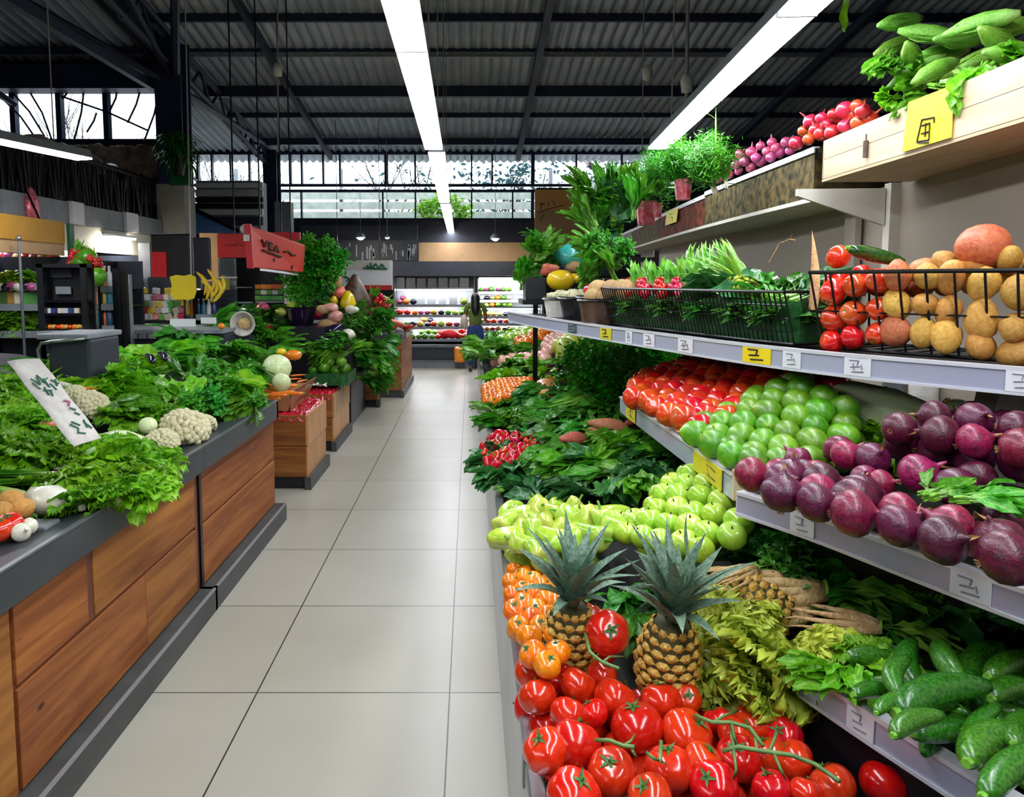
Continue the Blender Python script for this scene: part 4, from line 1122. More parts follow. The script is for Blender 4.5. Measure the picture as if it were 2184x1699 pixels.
# far crates on the top shelf, wrapped in plastic and netting
def wrapped(pl, i0, i1, z0, z1, mat, label, depth=.36):
    sp_ = pl[i0:i1 + 1]; ns = normals(pl)[i0:i1 + 1]; p = sp_[0].lerp(sp_[-1], .5)
    r = empty('produce_tray', (p.x, p.y, z0), label, 'tray', 'plastic-lined trays on the top shelf')
    band(MB(), sp_, z0, z1, 0, .012, ns).build('front_side', mat, r)
    band(MB(), sp_, z0, z1 - .03, .013, depth, ns).build('bottom', 'black_plastic', r)
    band(MB(), sp_, z1 - .022, z1 + .006, -.008, .02, ns).build('liner_edge', 'paper_white', r)
    for p_, n_ in ((sp_[0], ns[0]), (sp_[-1], ns[-1])):
        a = p_; b = p_ + n_ * depth; tt = (sp_[-1] - sp_[0]).normalized() * (.01 if p_ is sp_[0] else -.01)
        MB().hexa([(a.x, a.y, z0), (b.x, b.y, z0), (b.x, b.y, z1), (a.x, a.y, z1)], (tt.x, tt.y, 0)).build('end_side', mat, r)
    return r
solid('netting', '#6a5a34', 0.75, col2='#23261a', nscale=22, bmp=.6, bscale=30, spec=.2)
solid('netting_brown', '#7a3a20', 0.75, col2='#221a14', nscale=16, bmp=.6, bscale=30, spec=.2)
w1 = wrapped(TF, 0, 3, ZT0 - .03, ZT0 + .195, 'netting', 'netting-wrapped tray of pink onions nearest to the wooden crates')
w2 = wrapped(TF, 3, 6, ZT0 - .03, ZT0 + .18, 'netting_brown', 'brown plastic-wrapped tray under the dill pots')
w3 = wrapped(TF, 6, 9, ZT0 - .03, ZT0 + .175, 'netting', 'netting-wrapped tray with a small yellow card, below the red foil pots')
w4 = wrapped(TF, 9, 12, ZT0 - .04, ZT0 + .18, 'black_plastic', 'black plastic crate at the far end of the top shelf')
q = [face_pt(TF, 1423, 481, ZT0 + .05, .02), face_pt(TF, 1447, 473, ZT0 + .05, .02), face_pt(TF, 1450, 443, ZT0 + .05, .02), face_pt(TF, 1427, 450, ZT0 + .05, .02)]
MB().hexa(q, (-.003, 0, 0)).build('price_card', 'yellow_card', w3)

# ---- slanting wooden tray with tomatoes and limes
TA = pt(1560, 1064, z=ZO0); TB = pt(1322, 878, z=ZO0); TX1 = 1.45
ZTR = ZO0 + .085
def tray():
    r = empty('wooden_tray', ((TA.x + .3), (TA.y + TB.y) / 2, ZO0), 'shallow wooden tray of plum tomatoes and limes with clear price rail', 'tray')
    a = Vector((TA.x, TA.y)); b = Vector((TB.x, TB.y)); t = (b - a).normalized(); n = Vector((t.y, -t.x)); n = n if n.x > 0 else -n
    MB().hexa([(a.x + n.x * .012, a.y, ZO0), (b.x + n.x * .012, b.y, ZO0), (b.x + n.x * .012, b.y, ZTR + .006), (a.x + n.x * .012, a.y, ZTR + .006)], (n.x * .014, n.y * .014, 0)).build('front_board', 'pale_wood', r)
    MB().hexa([(a.x, a.y, ZO0), (b.x, b.y, ZO0), (b.x, b.y, ZTR - .018), (a.x, a.y, ZTR - .018)], (n.x * .008, n.y * .008, 0)).build('price_rail', 'lilac_rail', r)
    MB().hexa([(a.x - .004, a.y, ZTR - .02), (b.x - .004, b.y, ZTR - .02), (b.x - .004, b.y, ZTR - .012), (a.x - .004, a.y, ZTR - .012)], (n.x * .016, n.y * .016, 0)).build('rail_edge', 'rail_edge', r)
    MB().box(a.x + .01, TX1, b.y, b.y + .014, ZO0, ZTR + .01).build('end_board', 'pale_wood', r)
    MB().box(a.x + .0, OL[-1].x + .25, a.y - .014, a.y, ZO0, ZTR).build('end_board', 'pale_wood', r)
    MB().box(a.x + .012, TX1, a.y, b.y, ZO0, ZO0 + .012).build('bottom_board', 'crate_wood', r)
    def T(px0, px1, mat):
        ya, yb = pt(px0, 900, X=a.x).y, pt(px1, 900, X=a.x).y
        f = lambda y: a.x + (b.x - a.x) * (y - a.y) / (b.y - a.y)
        x = f(ya) - .004; x2 = f(yb) - .004
        g_ = MB().hexa([(x, ya, ZO0 + .004), (x2, yb, ZO0 + .004), (x2, yb, ZTR - .02), (x, ya, ZTR - .02)], (-.002, 0, 0)); g_.build('price_tag', mat, r)
        k = MB(); 
        for i, (u, v, u2, v2) in enumerate([(.2, .7, .5, .8), (.5, .8, .4, .3), (.6, .7, .8, .3), (.2, .3, .7, .35)]):
            k.tube([(x - .004, ya + (yb - ya) * u, ZO0 + (ZTR - ZO0 - .02) * v), (x - .004, ya + (yb - ya) * u2, ZO0 + (ZTR - ZO0 - .02) * v2)], .0018, 4)
        k.build('tag_lettering', 'ink_black', r)
    T(1370, 1352, 'yellow_tag'); T(1548, 1490, 'yellow_tag')
    return r
TR = tray()
# things standing behind the tray
for (x0, y0, x1, y1, Y, m, nm, lab, cat) in [
    (1957, 815, 2018, 880, 2.75, 'cloth_white', 'carton', 'tall off-white carton standing behind the napa cabbage', 'carton'),
    (1895, 790, 1950, 880, 2.85, 'steel_grey', 'grey_jar', 'grey metallic container in the shade behind the napa cabbage', 'container'),
    (2090, 838, 2230, 930, 2.1, 'cream_panel', 'cream_box', 'pale cream box at the right edge below the middle rail', 'box')]:
    a = pt(x0, y1, Y=Y); b = pt(x1, y0, Y=Y)
    if nm == 'cream_box':
        tag(MB().hexa([(a.x, Y, 1.06), (b.x, Y, 1.06), (b.x, Y, b.z), (a.x + .05, Y, b.z)], (0, .1, 0)).build(nm, m, bevel=.006), lab, cat)
    else:
        r_ = (b.x - a.x) / 2
        tag(MB().lathe([(r_ * .95, 1.063), (r_, 1.08), (r_, b.z - .02), (r_ * .7, b.z + .03), (r_ * .65, b.z + .06)], 16, c=((a.x + b.x) / 2, Y + r_, 0)).build(nm, m, smooth=True), lab, cat)

# ---- wire baskets on the middle shelf
def basket(i0, i1, off, ztop, zbot, depth, spacing, mat, label, lean=.05, wr=.0035):
    sp_ = ML[i0:i1 + 1]; ns = normals(ML)[i0:i1 + 1]; p = sp_[0].lerp(sp_[-1], .5)
    r = empty('wire_basket', (p.x, p.y, zbot), label, 'basket', 'black baskets on the middle shelf')
    bot = [q + n * (off + lean) for q, n in zip(sp_, ns)]; top = [q + n * off for q, n in zip(sp_, ns)]
    bb = [q + n * (off + depth) for q, n in zip(sp_, ns)]
    ring = [(q.x, q.y, ztop) for q in top] + [(q.x, q.y, ztop) for q in bb[::-1]]; ring.append(ring[0])
    MB().tube(ring, wr * 1.9, 6).build('top_rim', mat, r)
    ring = [(q.x, q.y, zbot + .004) for q in bot] + [(q.x, q.y, zbot + .004) for q in bb[::-1]]; ring.append(ring[0])
    MB().tube(ring, wr * 1.6, 6).build('bottom_rim', mat, r)
    L = sum((b - a).length for a, b in zip(bot, bot[1:])); n = int(L / spacing); w = MB()
    pos = lambda pl, u: pl[min(len(pl) - 2, int(u * (len(pl) - 1)))].lerp(pl[min(len(pl) - 1, int(u * (len(pl) - 1)) + 1)], u * (len(pl) - 1) - min(len(pl) - 2, int(u * (len(pl) - 1))))
    for k in range(n + 1):
        u = min(.9999, k / n); a = pos(bot, u); b = pos(top, u); c = pos(bb, u)
        w.tube([(c.x, c.y, zbot + .003), (a.x, a.y, zbot + .003), (b.x, b.y, ztop)], wr, 5)
    for hh in ((.5,) if spacing > .04 else (.25, .5, .75)):
        l = [bot[i].lerp(top[i], hh) for i in range(len(bot))]
        w.tube([(q.x, q.y, zbot + (ztop - zbot) * hh) for q in l], wr * .8, 5)
    for e in (0, -1):
        for k in range(1, 5):
            a = bot[e].lerp(bb[e], k / 5); b = top[e].lerp(bb[e], k / 5); w.tube([(a.x, a.y, zbot + .003), (b.x, b.y, ztop)], wr, 5)
    w.build('wire_mesh', mat, r)
    return r
# index on ML of a picture column
def idx(pl, px, z):
    return min(range(len(pl)), key=lambda i: abs(proj((pl[i].x, pl[i].y, z))[0] - px))
i_a = idx(ML, 1700, ZM1); i_b = idx(ML, 1262, ZM1)
BZ = ZM1 + .004
bk1 = basket(0, i_a, .03, ZM1 + .235, BZ, .34, .062, 'black_metal', 'open black wire basket of potatoes and red peppers', lean=.07)
bk2 = basket(i_a + 1, i_b, .03, ZM1 + .175, BZ, .34, .022, 'black_metal', 'close-meshed black basket of radishes and dark greens', lean=.05, wr=.003)
sp_ = ML[i_a + 1:i_b + 1]; band(MB(), sp_, BZ + .004, BZ + .14, .10, .36).build('dark_liner', 'leaf_deep', bk2)
# ================================================================ PRODUCE KINDS (each built once, base at the object's origin or centre)
def k_tomato(seed=0, mat='tomato_red', lobes=5, amp=.035, squash=.84, calyx=True):
    def fn(name):
        r = kroot(name); rn = random.Random(seed)
        n = 24; prof = []
        for i in range(13):
            th = math.pi * i / 12; rr = math.sin(th) ** .92 if 0 < i < 12 else 0.0
            z = -math.cos(th) * squash
            if i >= 10: z -= [.02, .07, .13][i - 10]
            prof.append((rr * .5, z * .5))
        m = MB().lathe(prof, n, lobes, amp); m.build('flesh', mat, r, smooth=True)
        if calyx:
            c = MB(); zt = prof[-1][1]
            for k in range(5):
                a = k * 1.257 + rn.uniform(-.2, .2)
                c.leaf(T4(0, 0, zt + .012) @ R3(0, 0, a) @ R3(.25, 0, 0), .24, .085, 4, 2, 'spike', rn.uniform(-.5, 1.2), .2)
            c.tube([(0, 0, zt - .02), (.01, .01, zt + .1)], [.022, .018], 6)
            c.build('calyx', 'calyx_green', r)
        return r
    return fn
TOM = [Kind('tomato', 'tomato', k_tomato(i, 'tomato_red', 4 + i, .02 + .012 * i, .86 - .03 * i)) for i in range(3)]
TOMO = Kind('orange_tomato', 'tomato', k_tomato(5, 'tomato_orange', 5, .03, .84))
TOMR = Kind('tomato', 'tomato', k_tomato(6, 'tomato_plum', 4, .04, .98, False))
def k_round(mat, sx=1, sz=1, dimple=.06, n=20, lobes=0, amp=0, stem=None, part='skin'):
    def fn(name):
        prof = []
        for i in range(13):
            th = math.pi * i / 12; rr = math.sin(th) if 0 < i < 12 else 0.0
            z = -math.cos(th)
            if i >= 11: z -= dimple * (i - 10)
            prof.append((rr * .5 * sx, z * .5 * sz))
        if stem is None: return MB().lathe(prof, n, lobes, amp).build(name, mat, None, smooth=True)
        r = kroot(name); MB().lathe(prof, n, lobes, amp).build(part, mat, r, smooth=True)
        MB().tube([(0, 0, prof[-1][1] - .02), (.02, .01, prof[-1][1] + .1)], [.03, .022], 6).build('stem', stem, r)
        return r
    return fn
LIME = [Kind('lime', 'lime', k_round('lime_green', 1, 1.06, -.05, stem='stem_green')), Kind('lime', 'lime', k_round('lime_green', .96, 1.12, -.07, stem='dry_skin'))]
APPLE = Kind('green_apple', 'apple', k_round('apple_green', 1, .9, .09, 20, 5, .012, 'bark'))
def k_onion(mat, top=.28, root=True, n=20):
    def fn(name):
        r = kroot(name)
        prof = [(0, -.43), (.08, -.44), (.24, -.40), (.40, -.27), (.49, -.08), (.5, .05), (.44, .2), (.30, .33), (.14, .41), (.07, .46), (.05, .46 + top * .5), (.02, .46 + top), (0, .46 + top)]
        MB().lathe(prof, n, 7, .01, warp=lambda x, y, z: (x + .05 * max(0, z - .4), y, z)).build('bulb', mat, r, smooth=True)
        if root:
            rn = random.Random(3); t = MB()
            for k in range(9):
                a = k * .7; t.tube([(math.cos(a) * .03, math.sin(a) * .03, -.42), (math.cos(a) * .08, math.sin(a) * .08, -.50)], .008, 4)
            t.build('root_tuft', 'dry_skin', r)
            MB().leaf(T4(.0, 0, .44) @ R3(.5, 0, 1), .3, .12, 4, 2, 'spike', -1.0, .8).build('dry_neck', 'dry_skin', r)
        return r
    return fn
ONR = Kind('red_onion', 'onion', k_onion('onion_red', .2)); OND = Kind('dark_onion', 'onion', k_onion('onion_dark', .12))
ONP = Kind('pink_onion', 'onion', k_onion('onion_pink', .35)); ONS = Kind('scarlet_onion', 'onion', k_onion('onion_scarlet', .45))
def k_blob(mat, sq, seed, amp=.1, stem=None, n=14):
    def fn(name):
        if stem is None: return MB().ball((0, 0, 0), .5, n, sq, seed, amp).build(name, mat, None, smooth=True)
        r = kroot(name); MB().ball((0, 0, 0), .5, n, sq, seed, amp).build('skin', mat, r, smooth=True)
        MB().tube([(.5 * sq[0] - .02, 0, 0), (.5 * sq[0] + .1, .02, .04)], [.05, .035], 6).build('stem', stem, r); return r
    return fn
POT = [Kind('potato', 'potato', k_blob('potato_gold', (1.25, .85, .8), i, .12)) for i in (1, 2)]
POTR = Kind('red_potato', 'potato', k_blob('potato_red', (1.2, .9, .85), 3, .12))
SWP = Kind('sweet_potato', 'sweet potato', k_blob('sweet_potato', (2.2, .75, .7), 4, .18))
def k_pepper(mat, L=1.0, curve_=.2):
    def fn(name):
        r = kroot(name); n = 18; prof = [(0, -.5), (.09, -.49), (.17, -.42), (.23, -.25), (.27, 0), (.31, .22), (.30, .34), (.2, .40), (.08, .37), (0, .36)]
        prof = [(a, z * L) for a, z in prof]
        MB().lathe(prof, n, 3, .10, warp=lambda x, y, z: (x + curve_ * (z + .1) ** 2, y, z)).build('flesh', mat, r, smooth=True)
        MB().tube([(curve_ * .2, 0, .34 * L), (curve_ * .3, 0, .47 * L), (curve_ * .3 + .06, 0, .58 * L)], [.06, .035, .03], 7).build('stem', 'stem_green', r); return r
    return fn
PEPG = Kind('light_green_pepper', 'pepper', k_pepper('pepper_green', 1.05, .25)); PEPR = Kind('red_pepper', 'pepper', k_pepper('pepper_red', .75, .1))
def k_long(mat, r0=.13, bend=.12, stemm='stem_green', tip=.6, name_part='skin'):
    def fn(name):
        r = kroot(name); n = 11; path = []; rad = []
        for i in range(n):
            t = i / (n - 1); path.append((t - .5, bend * math.sin(math.pi * t), 0))
            e = min(1, math.sin(math.pi * min(1, max(.0, t * .94 + .03))) ** .38)
            rad.append(r0 * e * (1 - .14 * t * (1 - tip) * 3))
        MB().tube(path, rad, 14).build(name_part, mat, r, smooth=True)
        MB().tube([(-.49, 0, 0), (-.56, -.01, .01)], [r0 * .35, r0 * .28], 7).build('stem', stemm, r); return r
    return fn
ZUC = [Kind('courgette', 'courgette', k_long('zucchini_green', .135, .05)), Kind('courgette', 'courgette', k_long('zucchini_green', .155, .12))]
CUC = Kind('cucumber', 'cucumber', k_long('cucumber_dark', .15, .05)); EGG = Kind('aubergine', 'aubergine', k_long('eggplant', .19, .08))
CAR = Kind('carrot', 'carrot', k_long('carrot_orange', .07, .05, 'stem_green', .1)); BAN = Kind('banana', 'banana', k_long('banana_yellow', .09, .22, 'dry_skin'))
# ---- leafy bunches; L = overall length 1 unit = metres already
def k_lettuce(lm, n=17, L=.17, W=.15, ruf=.016, seed=0, open_=1.0, freq=4):
    """Round loose head, centre at origin, growing towards +Z."""
    def fn(name):
        r = kroot(name); rn = random.Random(seed); m = MB()
        for k in range(n):
            f = k / n; a = k * 2.4; e = (1.25 - 1.1 * f * open_) + rn.uniform(-.12, .12)
            s_ = .65 + .45 * (f if f < .8 else .8)
            m.leaf(T4(0, 0, -.05) @ R3(0, 0, a) @ R3(e, 0, 0) @ T4(0, .01, 0), L * s_ * rn.uniform(.9, 1.1), W * s_, 12, 14, 'frill', rn.uniform(.5, 1.1), .25, ruf, freq, rn.random())
        m.build('leaves', lm, r, smooth=True)
        MB().lathe([(.0, -.075), (.018, -.07), (.022, -.03), (.0, -.01)], 8).build('stalk', 'bulb_white', r)
        return r
    return fn
LETB = [Kind('frilly_lettuce', 'lettuce', k_lettuce('leaf_bright', 24, .165, .135, .016, s_, 1.0, 3.3)) for s_ in (1, 2)]
LETY = [Kind('frilly_lettuce', 'lettuce', k_lettuce('leaf_yellow', 32, .14, .12, .018, s_, .95, 3.6)) for s_ in (3,)]
def k_bunch(lm, n=18, L=.3, W=.09, fan=.45, stem=.3, ruf=.008, seed=0, shape='oval', droop=.5, rise=.35, nu=7, nv=4, tie='stem_green', thick=.03, stems=True):
    """Leaves lying along +Y, gathered at the origin."""
    def fn(name):
        r = kroot(name); rn = random.Random(seed); m = MB(); t = MB()
        for k in range(n):
            a = rn.gauss(0, fan * .6); e = rn.uniform(0.0, rise)
            l = L * rn.uniform(.75, 1.1)
            o = Vector((rn.uniform(-thick, thick), rn.uniform(-.02, .02), rn.uniform(0, thick)))
            mat4 = T4(*o) @ R3(0, 0, a) @ R3(e, 0, 0) @ R3(0, rn.uniform(-.7, .7), 0)
            m.leaf(mat4, l, W * rn.uniform(.7, 1.15), nu, nv, shape, droop * rn.uniform(.5, 1.4), .3, ruf, 3.5, rn.random(), stem)
            if stems: t.tube([o, o + Vector((-math.sin(a) * .02, -.05, -.005))], [.006, .005], 5)
        m.build('leaves', lm, r)
        if stems: t.build('stems', tie, r)
        return r
    return fn
BCH = [Kind('leafy_bunch', 'leafy greens', k_bunch('leaf_bright', 20, .30, .12, .5, .12, .013, s_, 'oval', .6, .4, 8, 5)) for s_ in (1, 2)]
BCM = [Kind('leafy_bunch', 'leafy greens', k_bunch('leaf_mid', 24, .28, .085, .6, .25, .008, s_)) for s_ in (3, 4)]
BCD = [Kind('dark_leaf_bunch', 'leafy greens', k_bunch('leaf_dark', 26, .26, .08, .7, .3, .007, s_, 'oval', .8, .5)) for s_ in (5, 6)]
BCK = [Kind('broad_leaf_bunch', 'leafy greens', k_bunch('leaf_deep', 16, .26, .12, .8, .2, .01, s_, 'oval', .7, .5)) for s_ in (7, 8)]
LEEK = Kind('leek', 'leek', k_bunch('leaf_mid', 9, .42, .035, .12, .02, .0, 9, 'strap', .25, .12, 6, 3, 'bulb_white', .012))
SCAL = Kind('scallion_bunch', 'spring onions', k_bunch('leaf_scallion', 44, .24, .013, .55, .02, 0, 12, 'strap', .8, .8, 6, 2, 'bulb_white', .02))
BEANS = Kind('long_bean_bundle', 'beans', k_bunch('leaf_stalk', 22, .3, .016, .3, .02, 0, 14, 'strap', .2, .2, 5, 2, 'stem_green', .02))
def k_herb(lm, n=60, L=.2, leaf=.03, spread=.8, seed=0, per=7, stalk='stem_green', up=True, feather=False):
    """A tuft of stalks rising from the origin with small leaflets."""
    def fn(name):
        r = kroot(name); rn = random.Random(seed); m = MB(); t = MB()
        for k in range(n):
            a = rn.uniform(0, 6.28); e = abs(rn.gauss(0, spread * .6)); l = L * rn.uniform(.6, 1.1)
            d = Vector((math.sin(e) * math.cos(a), math.sin(e) * math.sin(a), math.cos(e)))
            p0 = Vector((rn.gauss(0, .01), rn.gauss(0, .01), 0)); p1 = p0 + d * l + Vector((0, 0, -l * e * .25))
            if k % 2 == 0: t.tube([p0, p0.lerp(p1, .5) + Vector((0, 0, .01)), p1], [.0022, .0018, .001], 4, cap=False)
            for j in range(per):
                u = rn.uniform(.45, 1.05) if not feather else rn.uniform(.2, 1.05)
                q = p0.lerp(p1, u)
                m.leaf(T4(*q) @ R3(rn.uniform(-.6, .9), rn.uniform(-.6, .6), rn.uniform(0, 6.28)), leaf * rn.uniform(.7, 1.2), leaf * (.75 if not feather else .12), 2, 2 if not feather else 1, 'oval', .5, .4)
        m.build('leaves', lm, r); t.build('stems', stalk, r); return r
    return fn
PARS = [Kind('parsley_bunch', 'parsley', k_herb('leaf_herb', 60, .17, .034, 1.0, s_, 8)) for s_ in (1, 2)]
PARD = [Kind('cilantro_bunch', 'coriander', k_herb('leaf_dark', 60, .17, .03, 1.1, s_, 8)) for s_ in (3,)]
DILL = Kind('dill_bunch', 'dill', k_herb('leaf_herb', 80, .26, .05, .75, 4, 14, 'stem_green', True, True))
def k_cauli(name):
    r = kroot(name); m = MB(); rn = random.Random(2)
    m.ball((0, 0, 0), .40, 16, (1, 1, .72))
    for k in range(95):
        z = 1 - 1.15 * (k + .5) / 95; a = k * 2.4; s_ = math.sqrt(max(0, 1 - z * z))
        m.ball((.41 * s_ * math.cos(a), .41 * s_ * math.sin(a), .30 * z), rn.uniform(.062, .085), 7, (1, 1, 1), rn.random(), .25)
    m.build('curd', 'curd_cream', r, smooth=True)
    l = MB()
    for k in range(9):
        l.leaf(T4(0, 0, -.32) @ R3(0, 0, k * .7) @ R3(.35, 0, 0), .56, .30, 6, 4, 'oval', -.9, .4, .02, 3, k)
    l.build('leaves', 'leaf_pale', r); return r
CAULI = Kind('cauliflower', 'cauliflower', k_cauli)
def k_cabbage(mat_in='cabbage_pale', lm='leaf_pale'):
    def fn(name):
        r = kroot(name); MB().ball((0, 0, 0), .46, 16, (1, 1, .95), 2, .03).build('heart', mat_in, r, smooth=True)
        l = MB()
        for k in range(7):
            l.leaf(T4(0, 0, -.44) @ R3(0, 0, k * .9) @ R3(.12, 0, 0) @ T4(0, .02, 0), .85, .62, 7, 6, 'oval', -2.1 + .1 * (k % 3), .35, .02, 2.5, k)
        l.build('outer_leaves', lm, r); return r
    return fn
CAB = Kind('cabbage', 'cabbage', k_cabbage()); CABG = Kind('green_cabbage', 'cabbage', k_cabbage('lime_green', 'leaf_mid'))
def k_napa(name):
    r = kroot(name); l = MB()
    for k in range(9):
        a = k * .7; m = R3(0, a, 0) @ T4(0, -.03, .10 + .012 * (k % 3)) @ R3(.12, 0, 0)
        l.leaf(m, .98 + .02 * (k % 3), .30, 10, 8, 'oval', .30, -.45, .02, 4, k, 0)
    l.build('outer_leaves', 'leaf_pale', r)
    MB().lathe([(0, -.04), (.09, -.03), (.13, .05), (.185, .3), (.18, .6), (.10, .9), (0, .97)], 22, 9, .05, warp=lambda x, y, z: (x, z, y)).build('heart', 'cabbage_pale', r, smooth=True); return r
NAPA = Kind('napa_cabbage', 'cabbage', k_napa)
def k_pine(name):
    """Pineapple: body centre at origin, height 1, crown above."""
    r = kroot(name); m = MB(); e = MB(); prof = []
    for i in range(13):
        t = i / 12; prof.append((.34 * math.sin(math.pi * (.10 + .80 * t)) ** .55, t - .5))
    m.lathe(prof, 20).build('core', 'pineapple_gap', r, smooth=True)
    rows, cols = 10, 12
    for j in range(rows):
        t = (j + .5) / rows; R_ = .34 * math.sin(math.pi * (.10 + .80 * t)) ** .55
        for k in range(cols):
            a = 2 * math.pi * (k + .5 * (j % 2)) / cols
            c = Vector((R_ * math.cos(a), R_ * math.sin(a), t - .5)); o = Vector((math.cos(a), math.sin(a), 0)); s_ = Vector((-math.sin(a), math.cos(a), 0)); u = Vector((0, 0, 1))
            w, h = R_ * .262, .060; v = []
            for q in range(6):
                ph = q * math.pi / 3; v.append(c + s_ * (w * math.cos(ph)) + u * (h * math.sin(ph)) - o * .01)
            v2 = [c + (p - c) * .55 + o * .028 for p in v] + [c + o * .04 + u * .012]
            e.add(v + v2, [(q, (q + 1) % 6, 6 + (q + 1) % 6, 6 + q) for q in range(6)] + [(6 + q, 6 + (q + 1) % 6, 12) for q in range(6)])
            e.leaf(Matrix.Translation(c + o * .035) @ R3(0, 0, a - math.pi / 2) @ R3(1.1, 0, 0), .055, .02, 1, 1, 'spike', .1)
    e.build('rind_eyes', 'pineapple_skin', r)
    l = MB(); rn = random.Random(5)
    for k in range(32):
        f = k / 32; a = k * 2.4; el = .8 + .75 * f + rn.uniform(-.1, .1); L = .35 + .62 * math.sin(math.pi * min(1, f * .75 + .2)) * rn.uniform(.8, 1.25)
        l.leaf(T4(0, 0, .46 + .16 * f) @ R3(0, 0, a) @ R3(el, 0, 0) @ T4(0, .03, 0), L, .22, 8, 3, 'spike', rn.uniform(.2, 1.0) * (1.15 - f * .7), .6)
    l.build('crown', 'leaf_crown', r, smooth=True); return r
PINE = Kind('pineapple', 'pineapple', k_pine)
def k_corn(name):
    r = kroot(name); m = MB()
    m.tube([(-.5, 0, 0), (-.3, 0, .01), (0, 0, .03), (.3, 0, .02), (.46, 0, .0), (.62, 0, -.01)], [.05, .13, .165, .15, .10, .045], 14).build('husk', 'leaf_husk', r, smooth=True)
    l = MB()
    for k in range(6): l.leaf(R3(k * 1.05, 0, 0) @ T4(.5, 0, .07) @ R3(0, 0, math.pi / 2), .95, .22, 7, 3, 'oval', .12 + .1 * (k % 3), .6, .01, 2, k)
    l.build('husk_leaves', 'leaf_husk', r); return r
CORN = Kind('husked_corn', 'corn', k_corn)
def k_radish(name):
    r = kroot(name); rn = random.Random(1); m = MB(); 
    for k in range(11): m.ball((rn.uniform(-.06, .06), rn.uniform(-.04, .04), rn.uniform(-.02, .04)), .022, 8, (1, 1.2, 1), k, .1)
    m.build('radish_roots', 'radish_red', r, smooth=True)
    l = MB()
    for k in range(16): l.leaf(T4(rn.uniform(-.04, .04), 0, .02) @ R3(0, 0, rn.uniform(-.9, .9)) @ R3(rn.uniform(.3, 1.2), 0, 0), rn.uniform(.08, .13), .02, 5, 2, 'strap', rn.uniform(0, .9), .5)
    l.build('leaf_stalks', 'leaf_scallion', r); return r
RAD = Kind('radish_bunch', 'radish', k_radish)
def k_root(name):
    """A tied bundle of tan tap-roots lying along +X with wilted tops."""
    r = kroot(name); rn = random.Random(8); m = MB(); l = MB()
    for k in range(8):
        y, z = -.05 + .0143 * k, .02 * (k % 3) - .02; L = rn.uniform(.28, .36)
        m.tube([(-L, y * 2.6 + rn.uniform(-.02, .02), z - .01), (-L * .8, y * 2.1, z), (-L * .5, y * 1.7 + rn.uniform(-.006, .006), z), (-L * .2, y * 1.3, z), (.0, y * .8, z * .6), (.05, y * .5, z * .5)], [.0015, .005, .010, .017, .021, .010], 9)
    m.build('roots', 'root_tan', r, smooth=True)
    for k in range(18): l.leaf(T4(.03, 0, 0) @ R3(0, 0, -math.pi / 2 + rn.gauss(0, .2)) @ R3(rn.uniform(-.1, .3), 0, 0), rn.uniform(.2, .32), .06, 6, 3, 'oval', .5, .4, .01, 3, k, .4)
    l.build('wilted_leaves', 'leaf_husk', r)
    MB().lathe([(.030, -.004), (.034, 0), (.030, .004)], 12, warp=lambda x, y, z: (z + .05, x, y)).build('tie', 'stem_green', r, smooth=True); return r
ROOTB = Kind('root_bundle', 'root vegetables', k_root)
def k_fennel(name):
    r = kroot(name); MB().lathe([(0, -.06), (.035, -.055), (.055, -.01), (.045, .04), (.02, .07)], 14, 5, .06, warp=lambda x, y, z: (z, x, y * .8)).build('bulb', 'bulb_white', r, smooth=True)
    l = MB(); rn = random.Random(4)
    for k in range(7): l.leaf(T4(.05, 0, 0) @ R3(0, 0, -math.pi / 2 + rn.gauss(0, .12)) @ R3(rn.uniform(-.1, .2), 0, 0), rn.uniform(.25, .36), .028, 6, 3, 'strap', .2, .9)
    l.build('stalks', 'leaf_stalk', r); return r
FEN = Kind('fennel', 'fennel', k_fennel)
BIG = {}
# ================================================================ PLACING THE PRODUCE
def rr(rn, tilt=3.14): return (rn.uniform(-tilt, tilt), rn.uniform(-tilt, tilt), rn.uniform(-3.14, 3.14))
def put_px(kinds, lst, surf_z, group, look, place, cat=None, tilt=.6, seed=0, grow=1.0):
    """Items whose centres show at px,py with radius r px on the level surf_z."""
    rn = random.Random(seed); out = []
    for i, (px, py, rp) in enumerate(lst):
        z = surf_z(px, py) if callable(surf_z) else surf_z
        p = pt(px, py, z=z); D = dist(p) * rp * 2 / F * grow
        k = kinds[i % len(kinds)]
        o = k.put(p, rr(rn, tilt), D, group=group, cat=cat); reg(group, o, look, place); out.append((p, D))
    return out
def heap(kinds, poly, surf, dia, group, look, place, layers=1, seed=0, tilt=3.14, jit=.10, cat=None, var=.1, avoid=(), parts=True, spf=.96, sink=0.5, inset=None):
    rn = random.Random(seed + 77); n = 0
    for L in range(layers):
        pg = poly
        if L and inset: pg = inset
        for p in scatter(pg, surf, dia * spf, seed + L, jit, L, dia * (sink - .5 + L * .78)):
            if any((p - a).length < (b + dia) * .46 for a, b in avoid): continue
            k = rn.choice(kinds); o = k.put(p, rr(rn, tilt), dia * rn.uniform(1 - var, 1 + var), group=group, cat=cat, parts=parts)
            reg(group, o, look, place); n += 1
    return n
def greens(kinds, poly, surf, sp, group, look, place, sc=1.0, seed=0, az=None, azj=3.14, tilt=.25, lift=0.0, cat=None, var=.15):
    rn = random.Random(seed + 5)
    for p in scatter(poly, surf, sp, seed, .25, 0, lift):
        k = rn.choice(kinds); a = (az if az is not None else 0) + rn.uniform(-azj, azj)
        o = k.put(p, (rn.uniform(-tilt, tilt), rn.uniform(-tilt, tilt), a), sc * rn.uniform(1 - var, 1 + var), group=group, cat=cat)
        reg(group, o, look, place)
